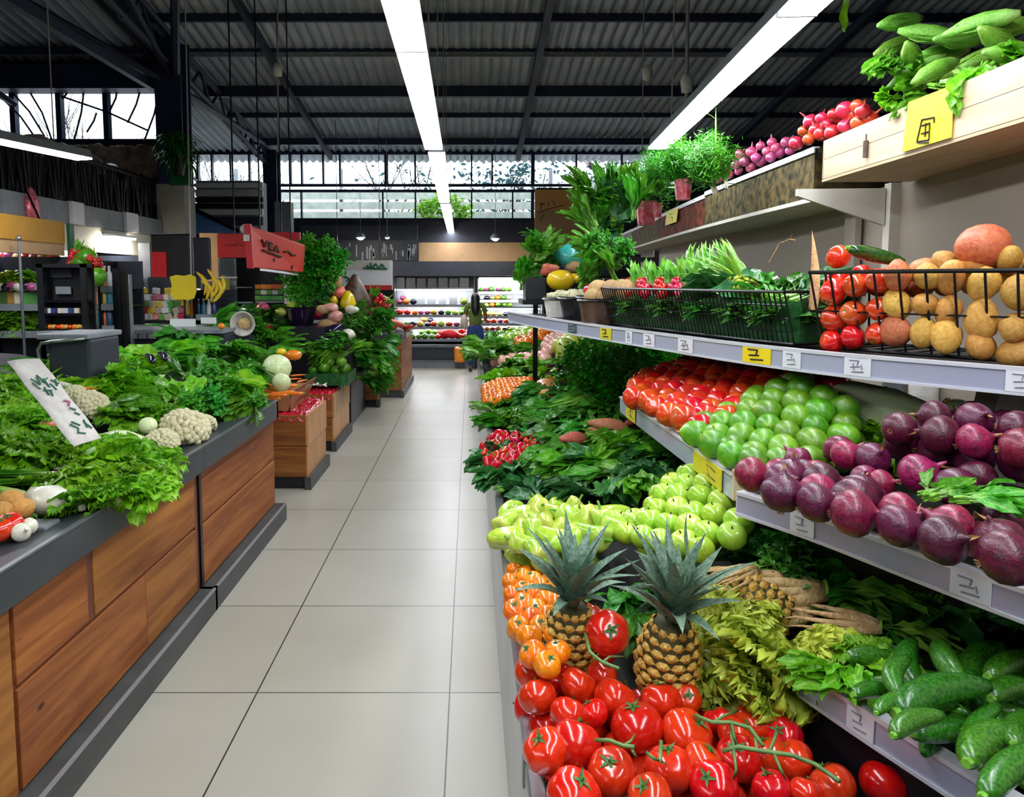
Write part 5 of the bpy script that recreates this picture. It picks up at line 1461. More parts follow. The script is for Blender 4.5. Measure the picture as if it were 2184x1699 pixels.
# ---------------------------------------------------------------- right bin, front: tomatoes
TL1 = [(1136,1432,38),(1147,1485,40),(1231,1460,40),(1283,1440,32),(1313,1491,45),(1214,1523,40),(1267,1520,30),(1410,1495,43),(1464,1489,32),(1359,1550,53),(1466,1566,53),(1164,1600,48),(1227,1585,53),(1305,1646,50),(1428,1638,52),(1577,1615,47),(1573,1569,42),(1607,1543,42),(1672,1569,38),(1500,1623,40),(1225,1695,57),(1386,1699,46),(1523,1676,50),(1645,1680,40),(1239,1405,24),(1285,1398,26),(1690,1620,42),(1775,1675,46),(1718,1690,34),(1530,1535,30),(1640,1610,38),(1180,1410,28),(1195,1445,30)]
def tz(px, py): return .745
front = put_px(TOM, TL1, tz, 'tomatoes in the front heap', 'glossy red tomato', 'front heap', seed=4, tilt=.7, grow=1.07)
p = pt(1296, 1348, z=.86); TOM[1].put(p, (.95, -.35, .3), dist(p) * 96 / F, 'large ridged red tomato with green calyx, perched between the two upright pineapples'); front.append((p, .1))
p = pt(1262, 1312, z=.84); TOM[2].put(p, (.2, .5, 1), dist(p) * 62 / F, 'small tomato peeking behind the large tomato beside the pineapple'); front.append((p, .07))
p = pt(1884, 1669, z=.73); TOM[0].put(p, (.5, .3, 2), dist(p) * 100 / F, 'single round tomato lying apart in the dark gap below the cucumber rail')
heap(TOM, [(1120,1450),(1480,1500),(1640,1560),(1760,1690),(1700,1760),(1180,1760),(1130,1560)], lambda x, y: .672, .088, 'tomatoes in the front heap', 'shaded red tomato', 'lower layer of the front heap', 1, 3, spf=1.0, var=.05)
def vine(pts, z, rad, label, branches=()):
    r = empty('tomato_vine', pt(*pts[0], z=z), label, 'vine', 'green vines on the front tomatoes')
    P = [pt(x, y, z=z + dz) for (x, y), dz in zip(pts, [0, .012, .006, .014, .004, .012, 0, 0])]
    MB().tube(P, rad, 7).build('main_stem', 'vine_green', r, smooth=True)
    for b in branches:
        Q = [pt(x, y, z=z + dz) for (x, y), dz in zip(b, [.006, .012, -.02])]
        MB().tube(Q, [rad * .8, rad * .65, rad * .5], 6).build('side_stem', 'vine_green', r, smooth=True)
vine([(1540,1601),(1575,1592),(1620,1600),(1690,1610),(1740,1630),(1790,1665)], .795, .0042, 'long branching green vine lying over the right-hand front tomatoes', [((1567,1600),(1560,1570),(1558,1530)),((1640,1602),(1652,1575),(1662,1555)),((1650,1605),(1665,1640),(1675,1660)),((1615,1600),(1610,1570),(1590,1545)),((1565,1600),(1570,1640),(1565,1660))])
vine([(1482,1525),(1520,1540),(1560,1540),(1600,1552),(1628,1590)], .80, .004, 'upper green vine across the tomatoes below the lettuce', [((1560,1540),(1566,1570),(1568,1590)),((1520,1540),(1545,1525),(1575,1515))])
vine([(1270,1578),(1300,1578),(1330,1590),(1352,1592)], .80, .0038, 'short dark vine stem over the central front tomatoes', [((1330,1590),(1345,1580),(1355,1565)),((1345,1592),(1352,1605),(1358,1615))])
vine([(1380,1605),(1395,1618),(1408,1622),(1410,1580)], .80, .0036, 'small hooked vine stem right of the short dark vine', [((1405,1620),(1412,1625),(1420,1628))])
vine([(1248,1350),(1258,1390),(1285,1412),(1320,1425)], .86, .0036, 'curved vine hanging below the perched tomato', [((1285,1412),(1300,1400),(1330,1400))])
# orange tomatoes
def SO(x, y): return SR(x, y) + .045
heap([TOMO], [(1085,1222),(1110,1205),(1190,1240),(1212,1285),(1195,1400),(1185,1440),(1130,1420),(1105,1380)], SO, .062, 'orange tomatoes by the rim', 'shiny orange tomato', 'heap beside the steel rim', 2, 11, tilt=.7, avoid=front, spf=.92)
# pineapples
def pine(px, py, z, Hh, rot, label):
    p = pt(px, py, z=z); PINE.put(p, rot, Hh, label, 'pineapples behind the front tomatoes')
pine(1216, 1372, .775, .20, (.12, -.02, .3), 'slim upright pineapple nearest the orange tomatoes, dark leafy crown')
pine(1424, 1412, .79, .205, (.10, -.12, 1.1), 'upright pineapple with long blue-green crown just left of the lettuces')
pine(1600, 1285, .86, .20, (.1, 1.5, 2.6), 'pineapple lying on its side above the frilly lettuces')
rn = random.Random(4)
# light green peppers
def SP(x, y): return SR(x, y) + .03
heap([PEPG], [(1075,1110),(1090,1085),(1180,1080),(1300,1095),(1330,1120),(1290,1185),(1180,1215),(1095,1195),(1080,1160)], SP, .13, 'light green peppers by the rim', 'light green pepper', 'pepper heap', 2, 21, tilt=2.0, spf=.62, var=.15)
# green apples
def SA(x, y): return SR(x, y) + .04 + .10 * max(0, min(1, (x - .35) / .35))
heap([APPLE], [(1290,1090),(1330,1120),(1400,1060),(1460,1000),(1530,1010),(1580,1075),(1580,1150),(1500,1190),(1380,1170),(1300,1120)], SA, .078, 'green apples', 'small shiny green apple', 'heap below the wooden tray', 2, 31, tilt=.6, spf=.93)
# lettuces at front
for i, (px, py, z, s_, lab) in enumerate([(1535,1345,.84,1.0,'yellow-green frilly lettuce leaning on the upright pineapple'),(1515,1410,.79,.8,'lower yellow frilly lettuce browned at its leaf edges'),(1655,1395,.83,1.05,'big yellow-green frilly lettuce left of the cucumber shelf'),(1625,1450,.79,.8,'drooping pale frilly lettuce just above the tomatoes with vines'),(1725,1400,.84,.75,'small frilly lettuce touching the cucumber rail end'),(1590,1320,.86,.6,'small pale lettuce wedged below the lying pineapple')]):
    LETY[0].put(pt(px, py, z=z), (.5 * (-1) ** i, -.5, i * 1.3), s_, lab, 'yellow-green frilly lettuces')
o = LETB[0].put(pt(1840, 1382, z=.90), (-.3, .2, 1), .42, 'tiny bright green lettuce tip beside the cucumbers')
# root bundles, leek tops
for i, (px, py, z, a, s_, lab) in enumerate([(1720,1255,.90,-.25,.85,'largest tied bundle of tan roots, lying below the onion rail'),(1600,1215,.93,.5,.42,'small tan root bundle nearest the green apples'),(1700,1300,.86,-.1,.7,'lower tan root bundle behind the big lettuce'),(1850,1330,.87,-.5,.55,'root bundle with wilted leaves pointing at the cucumbers')]):
    ROOTB.put(pt(px, py, z=z), (0, 0, a), s_, lab, 'tied root bundles')
greens(BCK + BCD, [(1450,1160),(1560,1150),(1750,1170),(1960,1250),(2184,1330),(2184,1400),(1900,1390),(1750,1350),(1600,1240),(1480,1210)], lambda x, y: SR(x, y) + .02, .15, 'dark greens under the onion shelf', 'dark leafy bunch', 'in the shade under the onion rail', .85, 40)
greens(BCD, [(1330,1250),(1400,1230),(1480,1260),(1440,1330),(1340,1330)], lambda x, y: SR(x, y) + .0, .12, 'dark leaves between the pineapples', 'dark leafy sprig', 'between the pineapples', .6, 42)
greens(PARD, [(1640,1200),(1720,1190),(1790,1330),(1700,1350)], lambda x, y: SR(x, y) + .06, .14, 'dark greens under the onion shelf', 'curly green tuft', 'between the root bundles', .7, 43)
# dark greens, second section
def SG(x, y): return SR(x, y) + .015
greens(BCK, [(1035,1085),(1045,965),(1140,960),(1200,1000),(1300,1060),(1180,1080),(1060,1075)], SG, .14, 'broad dark greens by the rim', 'broad dark leaf bunch', 'spilling to the steel rim', .72, 50)
greens(BCD + BCK + BCM, [(1140,960),(1250,935),(1420,930),(1500,960),(1440,1010),(1330,1060),(1200,1020)], lambda x, y: SR(x, y) + .05, .14, 'dark green leaf heap', 'dark green leaf bunch', 'heap left of the lime tray', .78, 51)
greens(BCK, [(1330,980),(1440,960),(1540,1060),(1480,1050),(1400,1060)], lambda x, y: SR(x, y) + .04, .15, 'dark green leaf heap', 'broad shaded leaf bunch', 'below the slanting tray rail', .8, 52)
BEANS.put(pt(1310, 985, z=.86), (0, 0, .9), .7, 'pale green bean pods lying on the dark leaf heap')
heap([PEPR], [(1020,985),(1030,945),(1060,925),(1150,935),(1158,965),(1100,985),(1040,1000)], lambda x, y: SR(x, y) + .04, .105, 'red peppers by the rim', 'glossy red pepper', 'small heap at the rim', 1, 60, tilt=1.0, spf=.85)
for i, (px, py, s_, lab) in enumerate([(1300,908,.10,'largest orange-brown sweet potato, left of the tomato tray corner'),(1225,935,.085,'purplish sweet potato lying left of the largest one'),(1265,925,.08,'sweet potato between the purple and the largest ones'),(1350,925,.06,'small orange sweet potato under the corner of the tomato tray'),(1345,900,.05,'tiny sweet potato beside the tray corner')]):
    SWP.put(pt(px, py, z=.93), (.1, .1, -.3 + i), s_, lab, 'sweet potatoes')
greens(BCM + BCM + BCD, [(1045,935),(1050,865),(1130,850),(1165,880),(1180,920),(1060,930)], SG, .15, 'mixed greens behind the red peppers', 'green leaf bunch', 'behind the red peppers', .75, 61)
greens(BCD, [(1150,830),(1290,820),(1340,880),(1310,920),(1170,925)], lambda x, y: SR(x, y) + .04, .17, 'long-stemmed greens by the sweet potatoes', 'long dark leaf bunch', 'above the sweet potatoes', .85, 62, az=2.4, azj=.5)
BEANS.put(pt(1270, 850, z=.93), (0, 0, 2.4), 1.4, 'bundle of long flat green beans lying above the sweet potatoes')
heap([TOMO], [(1028,860),(1032,825),(1060,812),(1130,810),(1128,850),(1060,870)], SG, .078, 'orange fruit beyond the greens', 'small bright orange fruit', 'far orange heap', 2, 70, parts=False, spf=.9)
for i, (px, py, s_, lab) in enumerate([(1165,825,.2,'large ochre squash right of the far orange fruit'),(1190,800,.16,'yellow squash above the ochre one'),(1172,845,.14,'brown-orange squash half under the long beans')]):
    Kind('squash', 'squash', k_blob(['squash_salmon', 'pumpkin_yellow', 'potato_gold'][i], (.8, 1.3, .7), i, .08, 'stem_green')).put(pt(px, py, z=.88), (0, .1, .5 * i), s_, lab)
greens(BCM + BCH, [(1062,815),(1062,775),(1120,765),(1190,775),(1200,800),(1130,808)], SG, .22, 'greens behind the far orange fruit', 'leafy green bunch', 'behind the far orange fruit', .9, 71)
greens(PARD + PARS, [(1200,800),(1300,750),(1345,770),(1345,850),(1300,880),(1230,840)], lambda x, y: SR(x, y) + .10, .2, 'curly kale by the tray', 'curly dark kale bunch', 'left of the tomato tray', 1.4, 72)
greens(PARD + PARS, [(1340,760),(1460,760),(1440,800),(1350,840)], lambda x, y: SR(x, y) + .16, .2, 'curly kale under the middle shelf', 'curly green kale bunch', 'just under the middle shelf rail', 1.4, 73)
heap([Kind('pale_pink_fruit', 'fruit', k_blob('pink_fruit', (1, 1.1, .9), 4, .05))], [(1045,775),(1060,762),(1150,758),(1170,765),(1130,778)], SG, .14, 'pale pink fruit in the far bin', 'pale pink fruit', 'strip across the far bin', 1, 80, parts=False)
heap([Kind('chayote', 'chayote', k_blob('chayote', (1, 1.25, .8), 6, .08))], [(1190,765),(1195,735),(1230,715),(1268,725),(1262,750),(1215,775)], lambda x, y: SR(x, y) + .08, .17, 'yellow-green chayotes under the shelf end', 'yellow-green chayote', 'pile by the shelf end', 2, 81, parts=False)
heap([Kind('green_pear', 'pear', k_blob('lime_green', (1, 1.2, .8), 7, .08))], [(1268,800),(1225,790),(1240,765),(1330,740),(1345,755),(1290,775)], lambda x, y: SR(x, y) + .12, .13, 'light green pears', 'light green pear', 'strip beside the kale', 1, 82, parts=False)
heap([Kind('pink_onion_far', 'onion', k_blob('pink_fruit', (1, 1.1, .9), 5, .05))], [(1160,760),(1165,725),(1195,708),(1225,712),(1200,745)], lambda x, y: SR(x, y) + .05, .12, 'pink roots beside the chayotes', 'pinkish white root', 'heap left of the chayotes', 1, 83, parts=False)
greens(BCM + BCD, [(1040,755),(1045,720),(1090,712),(1160,720),(1170,755)], SG, .28, 'farthest greens of the bin', 'leafy green bunch', 'far end of the bin', 1.0, 84)
heap([TOMO], [(1095,735),(1130,712),(1175,700),(1178,712),(1130,735)], lambda x, y: SR(x, y) + .06, .17, 'farthest orange fruit', 'orange fruit', 'far end of the bin', 1, 85, parts=False)
heap([Kind('far_green_fruit', 'fruit', k_blob('apple_green', (1, 1.1, .9), 5, .05))], [(1060,735),(1070,715),(1150,700),(1160,690),(1195,695),(1100,728)], lambda x, y: SR(x, y) + .07, .2, 'farthest green fruit', 'light green fruit', 'far end of the bin', 1, 86, parts=False)
# black pots of greens at the rim's far end
for i, (px, py, lab) in enumerate([(1030, 770, 'black pot of leafy greens standing at the far end of the rim')]):
    p = pt(px, py, Y=10.6); r = empty('plant_pot', (p.x, 10.6, ZR), lab, 'pot')
    MB().lathe([(.10, ZR - .05), (.14, ZR + .12), (.15, ZR + .13), (.13, ZR + .10)], 14, c=(max(p.x, RX + .16), 10.6, 0)).build('pot', 'black_plastic', r, smooth=True)
greens(BCM, [(1025,760),(1035,725),(1062,720),(1060,770)], lambda x, y: SR(x, y) + .10, .25, 'potted greens at the far end of the rim', 'green sprig', 'in the black pot', 1.0, 87)

# ---------------------------------------------------------------- cucumbers (lowest shelf)
def SZ(x, y): return ZZ1 + .045
CU = [(1885,1405,0.15,.16),(1955,1420,1.1,.17),(2025,1410,1.2,.17),(2110,1415,.7,.17),(2160,1420,.5,.17),(2015,1490,.25,.185),(1930,1460,-.1,.13),(1870,1480,.3,.10),(1900,1500,.6,.09),(2120,1500,1.1,.12),(2095,1540,.6,.12),(1960,1545,.4,.11),(2035,1560,.25,.165),(2130,1590,.5,.17),(2165,1640,.5,.16),(1985,1515,.2,.11),(2178,1555,.8,.15),(1925,1440,.9,.12),(2060,1455,.6,.14),(2170,1480,.4,.14)]
rn = random.Random(2)
for i, (px, py, a, L) in enumerate(CU):
    p = pt(px, py, z=ZZ1 + .045 + .03 * ((i * 7) % 3)); o = ZUC[i % 2].put(p, (rn.uniform(-.5, .5), rn.uniform(-.15, .15), a), L * 1.02, cat='cucumber'); reg('cucumbers on the lowest shelf', o, 'short green cucumber', 'lowest right shelf')
heap(ZUC, [(1850,1470),(1900,1420),(2184,1400),(2184,1660),(2080,1610),(1900,1520)], lambda x, y: ZZ1 + .012, .15, 'cucumbers on the lowest shelf', 'shaded green cucumber', 'bottom layer of the lowest shelf', 1, 5, tilt=.2, spf=.6, cat='cucumber')
for i, (px, py) in enumerate([(1790,1445),(1820,1440),(1850,1420)]):
    BCH[0].put(pt(px, py, z=ZZ1 + .02), (.1, 0, 1.5 + i), .38, 'bright green leaf bunch at the %s end of the lowest rail' % ['very', 'inner', 'cucumber-side'][i], 'leaves at the lowest rail end')
BCH[1].put(pt(2110, 1665, z=ZZ1 + .01), (1.2, 0, 2), .3, 'pale green sprig poking through the lowest rail, front corner')
MB2 = MB()
# ---------------------------------------------------------------- tray: plum tomatoes and limes
def ST(x, y): return ZO0 + .055
def ST2(x, y): return ZO0 + .055 + .16 * max(0, min(1, (x - .75) / .5))
heap([TOMR], [(1345,850),(1360,812),(1420,785),(1500,765),(1700,775),(1800,810),(1800,850),(1600,860),(1560,900),(1500,920),(1460,900)], ST2, .095, 'plum tomatoes on the wooden tray', 'ripe red plum tomato', 'far half of the wooden tray', 2, 91, spf=.9, tilt=1.2)
def SLm(x, y):
    c = pt(1720, 930, z=1.15); d = math.hypot((x - c.x) / .36, (y - c.y) / .42)
    return ZO0 + .05 + .17 * max(0, 1 - d)
heap(LIME, [(1465,915),(1520,895),(1580,860),(1610,815),(1680,800),(1740,830),(1800,850),(1830,900),(1800,990),(1700,1000),(1590,1005),(1520,960)], SLm, .083, 'limes on the wooden tray', 'shiny green lime', 'lime pyramid', 2, 92, spf=.95, tilt=3)
LETB[0].put(pt(1860, 935, z=1.17), (.3, .4, 1), .9, 'green leafy head between the limes and the dark onions', 'leafy heads behind the limes')
LETB[1].put(pt(1790, 960, z=1.14), (.3, .4, 1), .6, 'small leafy tuft behind the limes', 'leafy heads behind the limes')
NAPA.put(pt(2000, 905, z=1.23), (0.12, 0, .75), .42, 'long pale napa cabbage lying behind the limes')
CAB.put(pt(2040, 888, z=1.25), (.2, 0, 0), .12, 'small pale round cabbage at the end of the napa cabbage')
CAB.put(pt(2075, 900, z=1.24), (.2, .5, 2), .11, 'pale cabbage half hidden by the dark onions')
# ---------------------------------------------------------------- onions
def on_z(px, py): return ZO1 + .035
def SOn(x, y):
    # rises away from the rail
    p = along_d(x, y); return ZO1 + .03 + .42 * max(0.0, min(.36, p - .05))
def along_d(x, y):
    a, b = OL[0], OL[-1]; t = (b - a).normalized(); n = Vector((t.y, -t.x)); n = n if n.x > 0 else -n
    return (Vector((x, y)) - a).dot(n)
ON1 = [(1615,1015,30),(1660,1010,34),(1683,1035,30),(1720,1010,34),(1755,1052,46),(1740,1015,36),(1805,970,34),(1862,978,36),(1848,1068,44),(1780,1038,30),(1900,1095,36),(1960,1122,45),(2020,1140,30),(2083,1150,44),(2160,1188,42),(2150,1105,48),(1960,1010,44),(1845,1020,30),(1700,980,30),(2040,1040,44),(1880,1030,30)]
oo = put_px([ONR, ONR, ONR, OND], ON1, lambda px, py: hit(px, py, SOn).z + .012, 'red onions on the right shelf', 'glossy red onion', 'front of the onion shelf', seed=6, tilt=1.2)
heap([ONR, OND, OND], [(1590,1010),(1640,985),(1760,960),(1880,930),(1960,890),(2020,880),(2184,910),(2184,1240),(1950,1150),(1750,1090),(1600,1040)], SOn, .088, 'dark onions heaped on the shelf', 'dark purple onion', 'heap on the onion shelf', 2, 95, tilt=1.6, avoid=oo, spf=.95)
for i, (px, py, a) in enumerate([(1990, 1062, .3), (2060, 1070, -.4)]):
    BCM[0].put(pt(px, py, z=1.24), (0, 0, a - 1.5), .42, ['wilted green sprig lying over the middle red onions', 'green stem sprig by the brownish onion at the right edge'][i])
# ---------------------------------------------------------------- baskets on the middle shelf
def SBn(x, y):  return ZM1 + .19
def basket_fill(i0, i1, u0, u1, kinds, dia, hts, group, look, place, seed, parts=True, cat=None, tilt=3.0, din=(.075, .30), spf=.92, sqz=1.0):
    sp2 = ML[i0:i1 + 1]; ns2 = normals(ML)[i0:i1 + 1]; L = sum((b - a).length for a, b in zip(sp2, sp2[1:])); rn = random.Random(seed)
    for h in hts:
        d = din[0] + dia * .2
        row = 0
        while d < din[1]:
            if h < max(hts) - 1e-6 and row > 0: break
            s_ = u0 * L + (dia * .5 if row % 2 else 0)
            while s_ < u1 * L:
                u = min(.999, s_ / L); k = int(u * (len(sp2) - 1)); f = u * (len(sp2) - 1) - k
                q = sp2[k].lerp(sp2[k + 1], f) + ns2[k] * (d + rn.uniform(-.006, .006))
                z = ZM1 + h + .028 * math.sin(s_ * 9 + d * 20) + (.05 * math.sin(math.pi * (d - din[0]) / (din[1] - din[0])) if h == max(hts) else 0)
                kk = rn.choice(kinds)
                o = kk.put((q.x, q.y, z), rr(rn, tilt), dia * rn.uniform(.85, 1.12), group=group, cat=cat, parts=parts)
                reg(group, o, look, place)
                s_ += dia * spf
            d += dia * .85; row += 1
PEPB = Kind('red_capsicum', 'pepper', k_round('tomato_plum', .95, 1.05, .1, 18, 4, .05, 'stem_green'))
REDP = Kind('red_sweet_potato', 'sweet potato', k_blob('potato_red', (1.35, 1, .95), 13, .1))
nb = i_a
basket_fill(0, nb, .80, 1.0, [PEPB, TOMR], .078, (.04, .11, .18), 'red capsicums in the wire basket', 'bright red capsicum', 'far end of the wire basket', 101)
basket_fill(0, nb, .66, .80, [POTR, POT[0]], .085, (.045, .12, .185), 'mixed potatoes in the wire basket', 'reddish gold potato', 'wire basket next to the capsicums', 102)
basket_fill(0, nb, .36, .66, POT, .082, (.045, .115, .19), 'golden potatoes in the wire basket', 'golden potato', 'middle of the wire basket', 103)
basket_fill(0, nb, .02, .36, [REDP, POTR], .115, (.06, .15, .2), 'red sweet potatoes in the wire basket', 'big red sweet potato', 'near end of the wire basket', 104)
def on_mid(px, z, d, kind, s_, rot, label, group=None, cat=None):
    p, n, _ = along(ML, px, z); return kind.put((p.x + n.x * d, p.y + n.y * d, z), rot, s_, label, group, cat=cat)
on_mid(1800, ZM1 + .285, .17, CUC, .16, (0, .25, -.15), 'single dark green cucumber lying on top of the potatoes')
on_mid(1700, ZM1 + .285, .19, PEPB, .075, (.4, .5, 0), 'red capsicum on top of the basket, left of the cucumber')
on_mid(2050, ZM1 + .30, .17, REDP, .12, (0, .2, .4), 'largest pinkish red sweet potato on top at the near end')
# radishes and greens in the far basket
j0, j1 = i_a + 1, i_b
def on_mid(px, z, d, kind, s_, rot, label, group=None, cat=None):
    p, n, _ = along(ML, px, z); return kind.put((p.x + n.x * d, p.y + n.y * d, z), rot, s_, label, group, cat=cat)
for i, px in enumerate((1300, 1335, 1370, 1405, 1345, 1385)):
    on_mid(px, ZM1 + .17, .14 + .08 * (i > 3), RAD, 1.1, (.3, 0, -.6 + i * .1), ['radish bunch nearest the beets in the far black basket', 'second radish bunch with pale stalks in the far black basket', 'third radish bunch, middle of the row in the far black basket', 'radish bunch next to the spring onions in the far basket', 'radish bunch behind the row, half hidden', 'rear radish bunch under the spring onion tops'][i], 'radish bunches in the far black basket')
for i, px in enumerate((1370, 1410, 1450, 1480)):
    on_mid(px, ZM1 + .17, .22, SCAL, 1.0, (.5, 0, -.2 + .25 * i), ['upright', 'spreading', 'leaning', 'flattened'][i] + ' spring onion bunch with bright green stalks in the far basket', 'spring onion bunches')
for i, px in enumerate((1480, 1520, 1560, 1600, 1630)):
    on_mid(px, ZM1 + .15, .17, (BCK + BCD)[i % 4], .85, (.2, 0, .6 - i * .5), ['wilted yellowing leaf bunch beside the spring onions', 'dark leaf bunch behind the basket wires', 'blue-green cabbage leaf bunch in the far basket', 'large dark blue-green leaf bunch at the near basket end', 'pointed leaf bunch at the gap between the two baskets'][i], 'dark leaf bunches in the far black basket')
on_mid(1500, ZM1 + .2, .2, LETY[0], .6, (.2, .3, 0), 'small yellow lettuce leaf cluster over the far basket')
i0_, i1_ = i_a + 1, i_b
for i in range(15):
    p, n, _ = along(ML, 1290 + i * 24, ZM1 + .09); o = BCD[i % 2].put((p.x + n.x * .12, p.y + n.y * .12, ZM1 + .08), (.3, .2, i * 2.1), .42); reg('dark leaves inside the far basket', o, 'dark leaf bunch', 'behind the close mesh')
p = along(ML, 1645, ZM1)[0]; r = empty('withered_spike', (p.x + .12, p.y, ZM1 + .2), 'tall withered reddish leaf spike standing in the gap between the two baskets', 'leaf')
MB().leaf(Matrix.Translation((p.x + .12, p.y, ZM1 + .12)) @ R3(1.45, .2, .4), .26, .05, 7, 3, 'spike', .15, .6).build('blade', 'root_tan', r)
r = empty('dry_twig', pt(1700, 512, X=1.5), 'dry curled twig sticking up before the beige back panel, left of the potatoes', 'twig')
MB().tube([pt(1640, 560, X=1.45), pt(1662, 520, X=1.5), pt(1685, 510, X=1.5), pt(1697, 512, X=1.5)], [.004, .003, .003, .002], 5).tube([pt(1685, 510, X=1.5), pt(1690, 498, X=1.5)], .002, 4).build('stem', 'dry_skin', r)
Kind('purple_leaf_bunch', 'leafy greens', k_bunch('leaf_purple', 16, .22, .05, .7, .3, .006, 31)).put(pt(1235, 800, z=.93), (.2, 0, 2.2), 1.3, 'purple-veined leaf bunch right of the yellow squash')
# ginger, turnips, buckets at the shelf end
GIN = Kind('turnip', 'turnip', k_round('ginger_tan', 1, .95, .05, 16, 0, 0, 'stem_green'))
for i, (px, d) in enumerate([(1238, .10), (1258, .12), (1275, .17), (1246, .2), (1290, .12), (1266, .24)]):
    on_mid(px, ZM1 + .16, d, GIN, .12, (.4 * i, .3, i), ['pale brown turnip nearest the shelf end', 'second turnip from the shelf end', 'round tan turnip behind the second', 'tan turnip at the back by the greens', 'turnip touching the radishes', 'highest turnip of the little heap'][i], 'turnips by the radishes')
def bucket(px, z0, h, r0, r1, mat, label, d=.12):
    p, n, _ = along(ML, px, z0); c = (p.x + n.x * d, p.y + n.y * d, z0)
    b = empty('bucket', c, label, 'bucket', 'buckets at the shelf end')
    MB().lathe([(0, 0), (r0, 0.0), (r1, h), (r1 + .006, h + .004), (r1 - .006, h - .004), (r0 - .008, .012), (0, .012)], 16, c=c).build('tub', mat, b, smooth=False)
    MB().lathe([(r1 + .002, h - .012), (r1 + .01, h - .006), (r1 + .002, h + .002)], 16, c=c).build('lip', 'black_plastic', b)
    return Vector(c)
ZS = ZM1 + .0
b1 = bucket(1218, ZS, .13, .10, .13, 'black_plastic', 'wide black bucket of pink fruit on the shelf end', .17)
b2 = bucket(1180, ZS, .12, .085, .11, 'black_plastic', 'black bucket wrapped in clear plastic with pale flowers', .15)
b3 = bucket(1150, ZS, .11, .08, .10, 'cloth_white', 'small whitish bucket at the very end of the shelf', .13)
brown = bucket(1245, ZS, .12, .10, .12, 'brown_bag', 'brown paper-lined bucket beside the black basket', .1)
PF = Kind('pink_pomelo', 'fruit', k_blob('radish_red', (1, 1.1, .9), 4, .05)); WF = Kind('white_flower_head', 'flower', k_cauli)
for i in range(6):
    a = i * 1.05; o = PF.put((b1.x + math.cos(a) * .06, b1.y + math.sin(a) * .06, ZS + .14 + .02 * (i % 2)), (a, 0, 0), .075, None, None); reg('pink fruit in the bucket', o, 'crimson pink fruit', 'wide black bucket')
    o = WF.put((b2.x + math.cos(a) * .06, b2.y + math.sin(a) * .06, ZS + .13), (a, .3, 0), .085); reg('pale heads in the buckets', o, 'creamy white head', 'plastic-wrapped bucket')
for i in range(4):
    a = i * 1.6; o = WF.put((b3.x + math.cos(a) * .045, b3.y + math.sin(a) * .045, ZS + .12), (a, .3, 0), .08); reg('pale heads in the whitish bucket', o, 'creamy white head', 'small whitish bucket')
    o = GIN.put((brown.x + math.cos(a) * .05, brown.y + math.sin(a) * .05, ZS + .13), (a, .3, 0), .09); reg('tan roots in the brown bucket', o, 'tan root', 'brown bucket')
# things further along behind the shelf end: dark crates, teal bag, pumpkin, greens
def blob_thing(name, cat, mat, px, py, Y, r_, sq, label, seed=1, amp=.25, group=None, n=16):
    p = pt(px, py, Y=Y); o = MB().ball((0, 0, 0), r_, n, sq, seed, amp).build(name, mat, None, smooth=True); o.location = p
    return tag(o, label, cat, group)
def stand_box(name, cat, mat, px0, py0, px1, py1, Y, d, label, group=None):
    o = fb(name, mat, px0, py0, px1, py1, Y, d, None, .008); return tag(o, label, cat, group)
YB = 5.2
def back_rack():
    a = pt(1105, 640, Y=YB + .1); b = pt(1420, 500, Y=YB + .1)
    r = empty('stepped_rack', (a.x, YB, 0), 'black stepped rack holding bags and crates beyond the middle shelf', 'rack')
    for i, (px0, px1, py, Y, d) in enumerate([(1115, 1330, 640, YB - .1, .5), (1160, 1360, 592, YB + .25, .5), (1150, 1400, 548, YB + .6, .5)]):
        A = pt(px0, py, Y=Y); B = pt(px1, py, Y=Y); MB().box(A.x, B.x, Y, Y + d, A.z - .03, A.z).build('tier', 'black_metal', r)
    A = pt(1125, 600, Y=YB + .9); B = pt(1420, 600, Y=YB + .9)
    for x in (A.x + .05, B.x - .1): MB().box(x, x + .04, YB + .9, YB + .94, 0, 1.9).build('leg', 'black_metal', r)
back_rack()
stand_box('black_crate', 'crate', 'black_plastic', 1122, 592, 1166, 640, YB, .3, 'open black crate left of the yellow pumpkin')
stand_box('black_crate', 'crate', 'black_plastic', 1235, 540, 1262, 572, YB + .45, .3, 'small dark crate right of the teal bags')
blob_thing('pumpkin', 'pumpkin', 'pumpkin_yellow', 1195, 598, YB - .05, .085, (1.15, 1, .9), 'bright yellow round squash in front of the teal bags', 2, .05)
blob_thing('yellow_gourd', 'gourd', 'pumpkin_yellow', 1222, 594, YB, .06, (1.3, 1, .6), 'smaller flat yellow gourd beside the round squash', 4, .1)
blob_thing('teal_bag', 'bag', 'teal_plastic', 1178, 537, YB + .35, .055, (1, 1, 1.1), 'smaller teal plastic bag on the left', 2, .3, 'teal plastic bags')
blob_thing('teal_bag', 'bag', 'teal_plastic', 1212, 545, YB + .3, .09, (1.25, 1, .95), 'larger shiny teal plastic bag with white folds', 3, .3, 'teal plastic bags')
blob_thing('salmon_bag', 'bag', 'salmon_plastic', 1172, 575, YB + .15, .06, (1.2, 1, .8), 'crumpled salmon-red bag under the teal bags', 5, .3)
blob_thing('basket_bag', 'bag', 'ginger_tan', 1224, 570, YB + .2, .06, (1, 1, .9), 'tan woven bag beneath the larger teal bag', 6, .15)
def tall_bunch(pts, Y, kinds, sc, group, look, place, seed, tilt0=.9, n=1):
    rn = random.Random(seed)
    for px, py in pts:
        p = pt(px, py, Y=Y + rn.uniform(-.12, .12)); k = rn.choice(kinds)
        o = k.put(p, (rn.uniform(.2, tilt0 + .4), rn.uniform(-.5, .5), rn.uniform(-3.1, 3.1)), sc * rn.uniform(.85, 1.15), group=group); reg(group, o, look, place)
